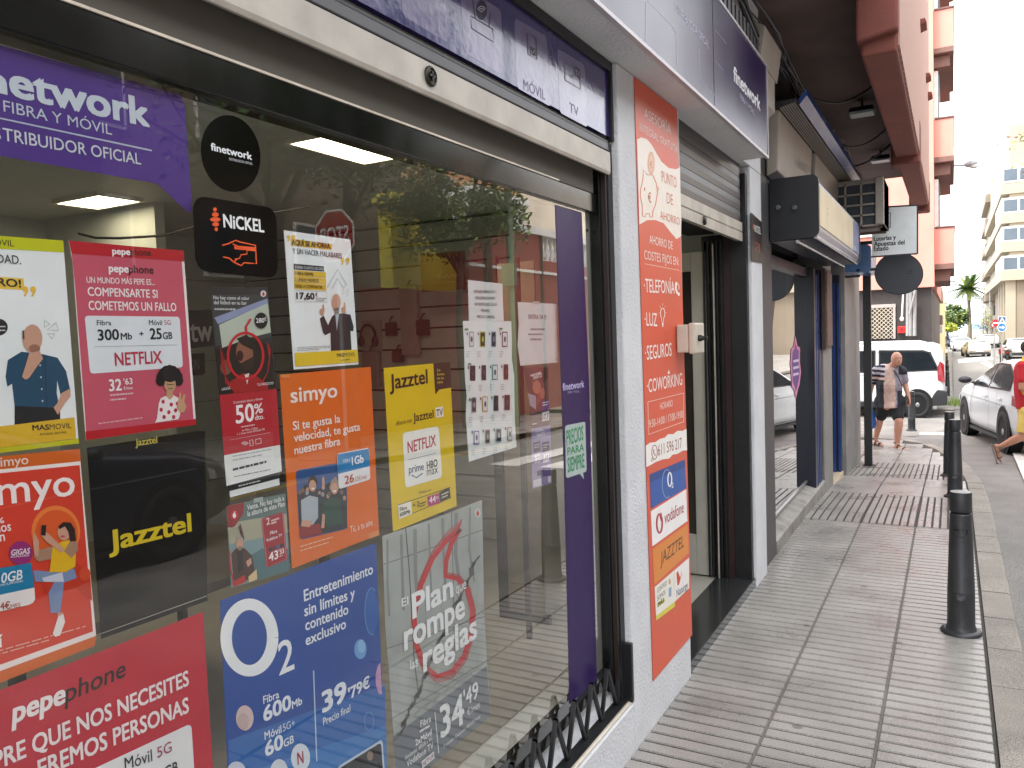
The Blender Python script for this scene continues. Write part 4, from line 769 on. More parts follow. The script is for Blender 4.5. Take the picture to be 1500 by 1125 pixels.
f = Flat(('Y', 5.2), (520, 230, 5)); f.base('6a1f26', [(475, 712), (805, 685), (812, 970), (488, 990)]); f.stroke('b08a80', [(600, 880), (625, 850), (615, 895), (640, 870), (655, 890), (670, 860), (690, 885), (715, 855), (730, 880), (760, 860)], 5); f.greek('8c4a48', (540, 930), (760, 915), 8)
f.done('wall_banner', 'dark red banner with scribbled script hanging inside the shop', 'banner')
mb = MB(mat('dark_post', '2c2622', .5)); q = on_x(723, 420, -2.4); mb.box(q.x-.03, q.x+.03, q.y-.02, q.y+.02, .05, 2.25); q2 = on_x(758, 420, -2.1); mb.box(q2.x-.015, q2.x+.015, q2.y-.01, q2.y+.01, .05, 2.2)
mb.box(q.x-.03, q2.x+.015, q.y-.02, q.y+.01, .05, .1); mb.use(mat('pale_door', '8d8678', .5)); mb.box(q.x+.035, q2.x-.02, q.y-.01, q.y+.005, .1, 2.2)
tag(mb.build('display_screen', None), 'tall pale screen between two dark posts inside the shop', 'screen')
# desk with a chair, dim inside
t = thing('office_desk', 'plain dark desk standing inside the shop behind the black poster', 'desk', (-3.4, 2.2, .05))
MB(mat('desk_top', '4c463f', .4)).box(-3.9, -2.7, 1.4, 3.0, .74, .78).build('desk_top', t)
for x in (-3.85, -2.75):
    for y in (1.45, 2.95): MB(BLK).box(x-.02, x+.02, y-.02, y+.02, .05, .74).build('leg', t)
t = thing('cable', 'thin dark cable drooping across the inside wall above the red poster', 'cable', (-3, 2, 2.3))
A, B2, C2 = on_x(115, 342, -3.2), on_x(175, 349, -3.2), on_x(290, 330, -3.2)
MB(BLK).tube([A, A*.6+B2*.4+Vector((0, 0, -.01)), B2, B2*.5+C2*.5+Vector((0, 0, -.02)), C2, on_x(480, 298, -3.2)], .006, 6).build('wire', t)
# ================================================================== banner on the pillar
f = Flat(('X', -1.1655), (880, 300, 5)); cM, cL, cN, cO = (880, 300, 5), (860, 80, 5), (880, 500, 5), (880, 680, 5)
ORA = mat('orange_banner', 'd8583a', .42, var=.05, scale=3, bump=.08, bscale=7)
f.crop = (0, 0, 1); f.base(ORA, [(929, 112), (992, 161), (1014, 930), (957, 998)], .002)
CRM = 'efe4d8'
f.crop = cL
f.text('ASESORÍA', (418, 462), (612, 588), 75, 'f0d8d0', -.006); f.text('INTEGRAL GRATUITA', (384, 556), (662, 722), 58, 'f0d8d0', -.006)
f.poly(CRM, [(366, 622), (395, 606), (435, 618), (470, 655), (500, 710), (545, 785), (595, 828), (650, 840), (680, 825), (686, 1100), (690, 1200), (688, 1330), (655, 1352), (610, 1300), (560, 1235), (500, 1212), (440, 1212), (383, 1245)])
OR2 = 'd9785c'
f.stroke(OR2, [(398, 960), (408, 905), (410, 842), (440, 880), (480, 882), (505, 940), (515, 1010), (500, 1100), (480, 1150), (478, 1190), (460, 1190), (455, 1165), (430, 1165), (425, 1190), (405, 1185), (402, 1100), (388, 1040), (390, 985), (398, 960)], 7, 2); f.stroke(OR2, [(510, 1005), (522, 990), (518, 965)], 5, 2); f.ell('e0a78a', 468, 795, 26, 85, 2); f.ell('e6bfa4', 468, 795, 18, 66, 3); f.text('€', (458, 822), (478, 834), 44, OR2, .0, 4); f.text('€', (446, 1078), (470, 1086), 70, OR2, .01, 3); f.ell(OR2, 420, 985, 5, 14, 3)
f.text('PUNTO', (545, 930), (655, 978), 80, OR2, .0, 3); f.text('DE', (583, 1088), (628, 1104), 78, OR2, .0, 3)
f.crop = cM; f.text('AHORRO', (433, 102), (577, 150), 58, OR2, .0, 3); f.text('AHORRO DE', (356, 283), (526, 328), 62, 'f6e4da', .0); f.text('COSTES FIJOS EN:', (318, 398), (572, 445), 66, 'f6e4da', .002); f.stroke('f0d0c0', [(322, 432), (572, 480)], 4, 2)
f.text('·TELEFONÍA', (316, 640), (540, 652), 100, 'faf0ea', .006)
f.stroke('faf0ea', [(549, 580), (548, 615), (558, 645), (572, 656)], 13, 2); f.ell('faf0ea', 552, 578, 8, 14, 2); f.ell('faf0ea', 570, 655, 8, 13, 2); f.ring('faf0ea', 558, 605, 14, 30, 4, 2, -80, 30)
f.text('·LUZ', (322, 885), (412, 890), 98, 'faf0ea', .006); f.ring('faf0ea', 452, 795, 16, 38, 5, 2, 120, 420); f.stroke('faf0ea', [(444, 828), (446, 860), (458, 860), (460, 828)], 4, 2); f.poly('faf0ea', [(446, 864), (459, 864), (456, 895), (450, 895)], 2)
for a in range(180, 361, 45): f.stroke('faf0ea', [(452+22*math.cos(math.radians(a)), 790+52*math.sin(math.radians(a))), (452+28*math.cos(math.radians(a)), 790+68*math.sin(math.radians(a)))], 3, 2)
f.crop = cN; f.text('·SEGUROS', (326, 138), (518, 106), 104, 'faf0ea', .006); f.text('·COWORKING', (338, 378), (596, 318), 98, 'faf0ea', .006); f.poly('faf0ea', [(488, 240), (497, 205), (505, 236)], 2)
f.stroke('f4d8ca', [(344, 444), (606, 378), (606, 588), (349, 682)], 5, 2, True); f.text('HORARIO', (434, 500), (526, 474), 48, 'f6e4da', .0); f.text('9:30-14:00 / 17:00-19:00', (352, 636), (602, 556), 58, 'f6e4da', .002)
rg = random.Random(4)
f.poly('f0ece6', [(328, 765), (360, 742), (400, 738), (430, 715), (470, 705), (490, 680), (530, 680), (560, 655), (600, 655), (627, 640), (631, 798), (600, 800), (560, 825), (525, 830), (500, 858), (450, 865), (400, 885), (365, 905), (332, 922)], 2)
f.text('611 596 217', (418, 838), (592, 778), 80, '8e3b34', .0, 3); f.ring('8e3b34', 392, 812, 20, 52, 5, 3); f.stroke('8e3b34', [(376, 850), (370, 882), (386, 866)], 5, 3); f.stroke('8e3b34', [(386, 790), (386, 815), (394, 832), (402, 834)], 6, 3)
f.crop = cO; f.poly('2f5aa6', [(359, 74), (614, -34), (626, 174), (366, 326)], 2); f.poly('24488c', [(359, 74), (614, -34), (617, 20), (361, 135)], 3); f.ring('9ab8dc', 482, 142, 34, 104, 4, 4, 60, 300); f.ring('f0f4f6', 503, 112, 14, 50, 9, 4); f.text('2', (516, 176), (530, 170), 40, 'f0f4f6', .01, 4)
f.poly('f2efec', [(365, 345), (625, 182), (633, 416), (376, 602)], 2); f.ring('b0283c', 428, 434, 20, 68, 13, 3); f.poly('b0283c', [(428, 380), (440, 350), (446, 370), (438, 420)], 4); f.text('vodafone', (466, 440), (606, 352), 92, 'a8324a', .01, 3)
f.poly('df8a3c', [(377, 622), (634, 436), (643, 648), (391, 884)], 2); f.text('JAZZTEL', (436, 738), (606, 602), 92, '3a2a1a', -.004, 3, .15)
f.poly('efeae6', [(538, 776), (645, 684), (646, 908), (541, 1006)], 2); f.poly('c8452e', [(552, 800), (562, 780), (580, 830), (572, 880), (560, 890)], 3); f.poly('d86a4e', [(594, 772), (580, 830), (572, 880), (588, 820)], 3); f.text('Naturgy', (554, 974), (636, 906), 56, '2c3a5c', .005, 3)
f.poly('ece8dc', [(392, 900), (536, 776), (541, 1042), (404, 1145)], 3); f.text('CONTIGO', (412, 944), (482, 882), 34, '4a4a48', .0, 4); f.text('SOMOS', (412, 1002), (470, 950), 34, '4a4a48', .0, 4); f.text('MÁS', (416, 1046), (462, 1008), 34, '3a3a20', .03, 5); f.poly('d8cc4a', [(412, 1052), (466, 1006), (466, 965+20), (412, 1020)], 4); f.poly('d8cc4a', [(404, 1110), (541, 1005), (541, 1042), (404, 1145)], 4); f.poly('8aa8bc', [(495, 910), (515, 895), (515, 965), (496, 975)], 4); f.ell('c8a080', 502, 860, 8, 22, 4)
for i in range(13):
    for j in range(9): f.ell('e88a4a', 545+j*12-(i % 2)*6, 1005+i*14-j*8.5, 1.6, 3, 1, 6)
f.done('pillar_banner', 'tall orange and cream advertising banner fixed to the white pillar', 'banner')
# ================================================================== purple signs over the shop
GLOSS = mat('glossy_purple_vinyl', '33286a', .17, var=.06, scale=3, bump=.10, bscale=34, coat=.3)
FASC = mat('satin_purple_board', '2e2348', .24, var=.05, scale=2, spec=.32)
f = Flat(('X', -1.2), (420, 0, 3)); f.real(GLOSS, [(-2.5, 2.545), (3.03, 2.545), (3.03, 2.80), (-2.5, 2.80)], .02)
LIL = mat('lilac_vinyl', '6d638c', .19, var=.05, bump=.10, bscale=34, coat=.3)
for c in ([(760, -70), (942, 45), (950, 330), (780, 230)], [(1000, 78), (1142, 160), (1160, 470), (1010, 385)], [(1188, 212), (1308, 285), (1322, 560), (1200, 495)], [(480, -270), (690, -130), (710, 190), (510, 70)]): f.rr(LIL, c, .02, 1)
IC = '2a2440'
f.stroke(IC, [(808, 70), (905, 128), (908, 185), (812, 125)], 5, 2, True); f.stroke(IC, [(828, 78), (812, -20)], 5, 2); f.stroke(IC, [(888, 115), (895, 55)], 5, 2); f.ell(IC, 855, 45, 24, 44, 2)
for r in (7, 14, 20): f.ring('b0aac0', 855, 60, r, r*1.6, 4, 3, 215, 325, 8)
f.stroke(IC, [(1056, 145), (1094, 168), (1098, 262), (1060, 238)], 6, 2, True); f.poly(IC, [(1066, 200), (1090, 214), (1092, 250), (1068, 236)], 2); f.stroke('b0aac0', [(1072, 222), (1078, 236), (1088, 222)], 3, 3); f.text('MÓVIL', (1040, 392), (1136, 440), 44, '544a78', .0)
f.stroke(IC, [(1220, 275), (1286, 312), (1290, 392), (1222, 352)], 5, 2, True); f.poly(IC, [(1262, 290), (1288, 304), (1290, 346), (1264, 332)], 3); f.text('TV', (1266, 328), (1286, 338), 22, 'b0aac0', .01, 4)
for r in (6, 11): f.ring(IC, 1252, 345, r, r*1.5, 3, 3, 215, 325, 6)
f.text('TV', (1242, 490), (1282, 512), 40, '544a78', .0)
f.mb.use(BLK); f.mb.box(-1.215, -1.188, -2.5, 3.052, 2.802, 2.84); f.mb.box(-1.215, -1.188, 3.032, 3.052, 2.53, 2.80)
f.done('window_fascia', 'glossy purple panel with lilac icon boxes directly above the roller shutter', 'sign')
f = Flat(('X', -1.014), (860, 0, 5)); f.real(FASC, [(-3, 2.85), (3.955, 2.85), (3.955, 3.40), (-3, 3.40)], .006); f.real(FASC, [(3.965, 2.85), (5.25, 2.85), (5.25, 3.40), (3.965, 3.40)], .006)
f.text('DISTRIBUIDOR OFICIAL', (645, 78), (892, 358), 58, 'b8b4cc', -.008); f.text('finetwork', (1072, 590), (1268, 815), 112, 'd8d8dc', .03); f.text('FIBRA Y MÓVIL', (1120, 722), (1226, 850), 40, 'a8a4bc', -.006)
f.stroke('8c86ac', [(425, 305), (428, 20), (440, 5), (620, 190), (650, 250), (655, 480)], 3, 1); f.stroke('8c86ac', [(820, 360), (825, 580), (870, 640), (990, 755)], 3, 1); f.stroke('7c76a0', [(935, 215), (1020, 320)], 3, 1); f.stroke('7c76a0', [(935, 440), (1000, 520)], 3, 1)
TRIM = mat('pale_sign_trim', 'b9b4b8', .4, metal=.3)
f.mb.use(TRIM); f.mb.box(-1.03, -1.009, -3, 5.262, 2.834, 2.849); f.mb.box(-1.03, -1.009, -3, 5.262, 3.401, 3.416); f.mb.box(-1.03, -1.009, 5.251, 5.262, 2.849, 3.401)
f.done('shop_sign', 'long dark purple fascia sign with white lettering above the shop', 'sign')
# small black sticker on the far pillar
f = Flat(('X', -1.164), (880, 300, 5)); f.rr('1c1a1a', [(1098, 52), (1182, 130), (1186, 428), (1104, 410)], .03, 0, .003); f.text('NiCKEL', (1124, 195), (1172, 218), 52, 'c8c8c8', .03); f.ell('c04a2a', 1117, 160, 4, 22, 2); f.stroke('c04a2a', [(1128, 275), (1160, 290), (1162, 350), (1130, 330), (1145, 310)], 5, 2)
f.done('wall_sticker', 'small black rounded sticker on the far white pillar beside the lottery shop', 'sticker')
# ================================================================== the lottery shop next door
NAVY = mat('navy_metal', '0d1324', .35, var=.2, scale=6)
BLUE = mat('blue_metal', '22407c', .3, var=.12)
DKG = mat('dark_grey_stone', '4c4a4a', .6, var=.2, scale=9, bump=.1)
GRY = mat('grey_stone_cladding', '807e7c', .5, var=.22, scale=5, bump=.05, bscale=30)
CRE = mat('yellowed_light_panel', 'cfc0a0', .3, var=.16, scale=5)
OFFW = mat('dirty_white_plastic', '9a9187', .45, var=.12, scale=5)
lot = thing('lottery_shop', 'narrow grey lottery shop front with navy window frames', 'shop', (-1.3, 9, 0))
MB(DKG).box(-1.5, -1.20, 5.83, 6.30, -.05, 2.86).build('corner_pier', lot, bevel=.006)
MB(GRY).box(-1.5, -1.20, 9.02, 9.70, -.2, 2.86).build('pier', lot, bevel=.006)
MB(GRY).box(-1.5, -1.17, 10.75, 12.55, -.5, 2.86).build('wall', lot, bevel=.006)
MB(DKG).box(-1.6, -1.22, 5.83, 12.5, 2.86, 3.965).build('upper_wall', lot)
mb = MB(mat('worn_concrete_ledge', '8a8680', .7, var=.35, scale=6, bump=.2)); mb.prism([(-1.195, 6.30, -.12), (-1.195, 6.30, .10), (-1.21, 6.30, .115), (-1.40, 6.30, .17), (-1.40, 6.30, -.12)], (0, 2.72, 0)); mb.build('window_ledge', lot)
mb = MB(NAVY)
mb.box(-1.36, -1.27, 6.30, 9.02, 2.27, 2.36); mb.box(-1.36, -1.27, 6.30, 6.36, .17, 2.27); mb.box(-1.36, -1.215, 8.50, 8.62, .12, 2.36); mb.box(-1.36, -1.215, 8.88, 9.02, .12, 2.36); mb.box(-1.40, -1.33, 7.6, 7.95, .17, 2.27); w = mb.build('window_frame', lot, bevel=.004)
MB(BLUE).box(-1.26, -1.213, 8.66, 8.70, .1, 2.3).box(-1.26, -1.213, 8.79, 8.82, .1, 2.3).build('shutter_rail', lot)
MB(mat('brushed_sill', 'a9aaa8', .35, metal=.6)).box(-1.345, -1.30, 6.36, 8.5, .172, .192).build('sill_trim', lot)
MB(glass_mat('lottery_glass', 2.2)).quad((-1.31, 6.36, .17), (-1.31, 8.5, .17), (-1.31, 8.5, 2.27), (-1.31, 6.36, 2.27)).build('pane', w)
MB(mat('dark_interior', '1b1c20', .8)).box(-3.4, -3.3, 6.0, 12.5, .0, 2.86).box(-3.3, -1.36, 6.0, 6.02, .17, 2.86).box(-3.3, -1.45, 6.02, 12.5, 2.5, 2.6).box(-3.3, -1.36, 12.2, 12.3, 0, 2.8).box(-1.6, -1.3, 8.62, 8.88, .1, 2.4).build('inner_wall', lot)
MB(mat('tile_floor_blue', '6a6f88', .3)).box(-3.3, -1.36, 6.02, 12.3, -.05, .06).build('inner_floor', lot)
# its door recess
mb = MB(NAVY); mb.box(-1.5, -1.25, 9.70, 9.78, -.1, 2.4); mb.box(-1.5, -1.22, 10.62, 10.75, -.1, 2.4); mb.box(-1.5, -1.30, 9.78, 10.62, 2.28, 2.4); d = mb.build('door_frame', lot, bevel=.004)
MB(BLUE).box(-1.245, -1.215, 10.60, 10.64, -.1, 2.3).box(-1.3, -1.27, 10.55, 10.59, -.1, 2.3).build('door_rail', lot)
MB(mat('black_door_glass', '101216', .1)).box(-1.47, -1.45, 9.78, 10.62, -.1, 2.28).build('door_pane', d)
MB(mat('cream_step', 'c9b79a', .5)).box(-1.45, -1.20, 9.71, 10.70, -.16, -.06).build('step', lot)
f = Flat(('X', -1.3055), (1080, 380, 2.676))
f.base('d98ab0', [(228, 300), (236, 340), (246, 345), (245, 400), (250, 440), (244, 490), (238, 510), (230, 546), (224, 515), (214, 500), (212, 440), (208, 410), (213, 350), (222, 340)]); f.poly('5a2f86', [(228, 325), (234, 352), (241, 358), (240, 405), (245, 440), (239, 480), (230, 520), (223, 492), (217, 480), (216, 440), (213, 410), (217, 362), (224, 352)]); f.greek('e8dcf0', (219, 405), (241, 400), 10, 3, 3, 26)
f.done('window_sticker', 'pink and purple pointed badge sticker on the lottery shop window', 'sticker')
t = thing('framed_relief', 'dark carved brown picture panel hung on the narrow grey pier', 'panel', (-1.19, 9.3, 1.9)); c = on_x(1212, 440, -1.18)
mb = MB(mat('brown_relief', '6a5048', .6, var=.4, scale=30, bump=.5, bscale=40)); mb.box(-1.198, -1.15, c.y-.25, c.y+.16, 1.55, 2.35); mb.build('panel', t, bevel=.01)
MB(mat('relief_frame', '4a3a34', .5)).box(-1.199, -1.165, c.y-.28, c.y+.19, 1.52, 1.548).box(-1.199, -1.165, c.y-.28, c.y+.19, 2.352, 2.38).box(-1.1985, -1.165, c.y-.28, c.y-.252, 1.5485, 2.3515).build('frame', t)
# blue things behind its glass
t = thing('display_stand', 'blue display stand with pale boxes inside the lottery shop window', 'stand', (-1.9, 7.2, .06))
MB(BLUE).box(-2.2, -1.5, 6.5, 6.56, .06, 1.3).box(-2.2, -1.5, 7.5, 7.56, .06, 1.3).box(-2.2, -1.5, 6.56, 7.5, .5, .54).build('rack', t)
MB(mat('pale_box', 'b9bcc4', .5)).box(-2.0, -1.6, 6.7, 7.1, .54, .95).box(-2.1, -1.7, 7.15, 7.4, .54, .8).build('box', t)
# canopy light box with its black end plate
t = thing('light_box_canopy', 'long cream light box canopy with a black end plate over the lottery shop', 'canopy', (-1.0, 7.6, 2.43))
def rprof(y, e=0.0):
    x0, x1, z0, z1, r = -1.19, -.855+e, 2.43-e, 2.86+e, .05
    o = [(x0, y, z0)]
    for k in range(5): a = -math.pi/2+math.pi/2*k/4; o.append((x1-r+r*math.cos(a), y, z0+r+r*math.sin(a)))
    for k in range(5): a = math.pi/2*k/4; o.append((x1-r+r*math.cos(a), y, z1-r+r*math.sin(a)))
    return o+[(x0, y, z1)]
mb = MB(mat('black_end_plate', '14161c', .35, var=.1)); mb.prism(rprof(6.20, .012), (0, .03, 0)); mb.build('end_plate', t)
mb = MB(mat('black_end_plate', '14161c')); mb.prism(rprof(9.15, .012), (0, .04, 0)); mb.build('end_plate', t)
mb = MB(mat('canopy_silver', '8d93a4', .3, metal=.6)); mb.prism(rprof(6.235), (0, 2.91, 0)); mb.build('body', t)
mb = MB(CRE); mb.box(-.8545, -.848, 6.30, 8.55, 2.51, 2.80); mb.use(mat('canopy_blue', '4a5c94', .3)); mb.box(-.8545, -.848, 8.56, 9.12, 2.51, 2.80); mb.build('front_panel', t)
f = Flat(('X', -.8475), (1100, 200, 5)); f.text('LOTERÍA', (728, 822), (772, 838), 30, 'd4d8e4', .01); f.done('lettering', None, None, parent=t)
mb = MB(NAVY); mb.box(-1.19, -.90, 6.24, 9.14, 2.412, 2.429); mb.build('underside', t)
mb = MB(mat('chrome_strip', 'c4c6cc', .2, metal=.9)); mb.tube([(-1.0, 6.24, 2.40), (-1.0, 9.14, 2.40)], .014, 8); mb.tube([(-.875, 6.24, 2.425), (-.875, 9.14, 2.425)], .016, 8); mb.build('tube', t)
for k in (0, 1): c = on_y(1140+k*24, 305, 6.2); MB(mat('grey_knob', '50545c', .5)).lathe([(.022, 0), (.022, -.01), (.012, -.018)], (c.x, 6.188, c.z), 14, 'Y').build('bolt', t)
# smaller second box behind it
t = thing('small_light_box', 'small black and blue light box behind the long canopy', 'sign', (-.95, 10.9, 2.4))
MB(mat('canopy_blue2', '5577a4', .25)).prism([(-1.17, 10.8, 2.44), (-.89, 10.8, 2.42), (-.87, 10.8, 2.5), (-.87, 10.8, 2.74), (-1.17, 10.8, 2.92)], (0, .03, 0)).build('end_plate', t)
MB(mat('canopy_blue2', '5577a4', .25)).prism([(-1.17, 10.84, 2.44), (-.90, 10.84, 2.43), (-.88, 10.84, 2.5), (-.88, 10.84, 2.72), (-1.17, 10.84, 2.9)], (0, .9, 0)).build('body', t)
# old shutter housing with grille above
t = thing('awning_cassette', 'dirty white awning cassette with a black slotted grille under blue trim', 'awning', (-1.1, 8, 2.9))
mb = MB(OFFW); mb.prism([(-1.21, 6.2, 2.90), (-1.13, 6.2, 2.93), (-1.105, 6.2, 3.37), (-1.21, 6.2, 3.40)], (0, 1.55, 0)); mb.prism([(-1.21, 7.85, 2.96), (-1.10, 7.85, 3.05), (-1.09, 7.85, 3.36), (-1.21, 7.85, 3.39)], (0, 2.4, 0)); mb.build('cassette', t, bevel=.01)
mb = MB(BLK); mb.prism([(-1.104, 6.18, 3.375), (-.99, 6.18, 3.40), (-.99, 6.18, 3.43), (-1.21, 6.18, 3.43), (-1.21, 6.18, 3.40)], (0, 4.1, 0))
mb.use(OFFW)
for k in range(7): x = -1.098+.016*k; z = 3.372+.0035*k; mb.prism([(x, 6.17, z), (x+.006, 6.17, z+.001), (x+.006, 6.17, z+.008), (x, 6.17, z+.008)], (0, 4.1, 0))
mb.build('grille', t)
MB(BLUE).prism([(-.985, 6.3, 3.41), (-.93, 6.3, 3.47), (-.93, 6.3, 3.52), (-.99, 6.3, 3.45)], (0, 4.0, 0)).build('trim', t)
f = Flat(('X', -1.098), (1100, 200, 5)); f.text('Loterías', (352, 205), (432, 262), 60, '6a6662', .01); f.done('lettering', None, None, parent=t)
# junk on top of the purple sign: slatted box, boards
t = thing('shutter_motor_box', 'dusty board and ribbed metal box lying on top of the purple sign', 'box', (-1.1, 4.6, 3.42))
mb = MB(ALUD)
for k in range(14): mb.box(-1.16, -1.03, 3.9+.09*k, 3.95+.09*k, 3.418, 3.54)
mb.build('ribbed_box', t); MB(OFFW).prism([(-1.16, 5.15, 3.418), (-1.03, 5.15, 3.418), (-1.0, 5.15, 3.62), (-1.16, 5.15, 3.72)], (0, .55, 0)).prism([(-1.165, 5.3, 3.1), (-1.03, 5.3, 3.2), (-1.03, 5.3, 3.41), (-1.165, 5.3, 3.41)], (0, .3, 0)).build('board', t)
# cable bundle sagging along the facade
cab = thing('cable_bundle', 'tangle of dark cables sagging along the wall under the soffit', 'cables', (-1.1, 6, 3.6))
rnd = random.Random(5); CBL = mat('cable_black', '1d1e22', .5, var=.2); CBL2 = mat('cable_grey', '4c4f56', .5)
for k in range(13):
    mb = MB(CBL if k % 3 else CBL2); pts = []; n = 26; ph = rnd.random()*6; am = rnd.uniform(.02, .07)
    for i in range(n):
        y = 3.0+(11.6-3.0)*i/(n-1); sag = .06*math.sin(i*1.1+ph)+am*math.sin(i*.57+ph*2)
        pts.append((-1.10+.03*rnd.random()+.06*math.sin(i*.8+ph), y, 3.64+.014*k+sag-.012*(y-3)))
    mb.tube(pts, rnd.uniform(.006, .011), 5); mb.build('cable', cab)
for (pa, pb, sag) in (((-1.05, 7.2, 3.7), (-.62, 8.1, 3.95), .10), ((-1.05, 8.6, 3.6), (-.58, 9.6, 3.9), .12), ((-1.05, 9.8, 3.55), (-.55, 9.9, 3.8), .07)):
    mb = MB(CBL); A, B = Vector(pa), Vector(pb); mb.tube([A.lerp(B, i/9)+Vector((0, 0, -sag*math.sin(math.pi*i/9))) for i in range(10)], .009, 5); mb.build('cable', cab)
# flood lamps under the soffit
fl = thing('flood_lamp', 'dark flat flood lamp under the soffit, nearer of the two', 'lamp', (-.76, 8.6, 3.96), 'flood lamps under the soffit')
MB(BLK).tube([(-.76, 8.6, 3.97), (-.76, 8.6, 3.90)], .012, 8).box(-.86, -.66, 8.58, 8.62, 3.885, 3.90).build('bracket', fl)
MB(BLK).prism([(-.88, 8.50, 3.84), (-.64, 8.50, 3.84), (-.66, 8.52, 3.885), (-.86, 8.52, 3.885)], (0, .18, 0)).build('housing', fl, bevel=.006)
MB(mat('frosted_lens', '9aa0a0', .3)).box(-.865, -.655, 8.494, 8.68, 3.815, 3.838).build('lens', fl)
copy_tree(fl, (-.78, 11.2, 3.97), 'dark flat flood lamp under the soffit, farther of the two')
# air conditioner on the wall
ac = thing('air_conditioner', 'boxy white air conditioner with a caged side hung from the lottery shop wall', 'air conditioner', (-.9, 9.6, 2.8))
MB(OFFW).box(-.72, -.635, 9.5, 10.3, 2.85, 3.36).box(-1.2, -.635, 9.56, 10.3, 2.85, 3.36).build('housing', ac, bevel=.01)
mb = MB(mat('ac_shadow_grey', '3c4048', .7)); mb.box(-1.18, -.71, 9.545, 9.558, 2.86, 3.30)  # dark sheet behind the cage bars, shadow put into its colour
mb.use(OFFW)
for k in range(3): mb.box(-1.19+.16*k, -1.17+.16*k, 9.52, 9.54, 2.84, 3.32)
for k in range(5): mb.box(-1.19, -.70, 9.52, 9.54, 2.84+.115*k, 2.858+.115*k)
mb.build('cage', ac); MB(mat('rusty_bracket', '6a5a50', .7, var=.3)).box(-1.2, -.66, 9.60, 9.66, 2.825, 2.848).build('bracket', ac)
MB(mat('rusty_bracket', '6a5a50')).box(-1.2, -.66, 10.2, 10.26, 2.825, 2.848).build('bracket', ac)
# black pole with the two projecting signs
pl = thing('black_sign_post', 'square black post at the end of the grey wall', 'post', (-1.02, 12.05, gz(12.05)))
MB(BLK).box(-1.075, -.975, 12.0, 12.1, gz(12.1)-.01, 2.74).build('shaft', pl, bevel=.004); MB(BLK).box(-1.11, -.94, 11.97, 12.13, gz(12.1)-.002, gz(12.1)+.012).build('foot', pl)
f = Flat(('Y', 10.6), (1100, 200, 5)); 
f.base('dfe3e4', [(886, 528), (1214, 508), (1214, 852), (886, 876)], .08)
f.text('Loterías y', (900, 767), (1062, 752), 32, '2a2c34', .035); f.text('Apuestas del', (900, 805), (1126, 790), 34, '2a2c34', .035); f.text('Estado', (900, 841), (1008, 832), 34, '2a2c34', .035)
f.stroke('3a3860', [(960, 562), (1020, 558), (1020, 668), (1002, 670)], 7)
f.mb.use(NAVY)
for a, b in (((880, 522), (1220, 502)), ((1220, 502), (1220, 858)), ((1220, 858), (880, 882))):
    f.stroke(NAVY, [a, b], 12, 3)
A = f.P(884, 700); f.mb.box(-1.2, A.x, 10.62, 10.66, A.z+.1, A.z+.14); f.mb.box(-1.2, A.x, 10.62, 10.66, A.z-.14, A.z-.10)
f.done('projecting_sign', 'white rectangular state lottery sign projecting from the wall above the black disc', 'sign')
f = Flat(('Y', 10.8), (1240, 360, 5.769)); f.ell('3a3d43', 443, 235, 205, 178, n=48, solid=.07); f.ring('1c1e22', 443, 235, 203, 176, 7, 1, n=48); f.greek('2a2c30', (505, 240), (580, 238), 8, 2)
f.ell('2a2c30', 540, 212, 12, 9, 2, 10)
A = f.P(240, 235); f.mb.use(BLK); f.mb.box(-1.0, A.x+.03, 10.82, 10.85, A.z+.04, A.z+.07); f.mb.box(-1.04, -1.0, 10.80, 12.0, A.z+.04, A.z+.07); f.mb.box(-1.19, -1.0, 10.82, 10.85, A.z-.03, A.z)
f.done('round_sign', 'plain dark grey round sign hanging below the lottery sign', 'sign')
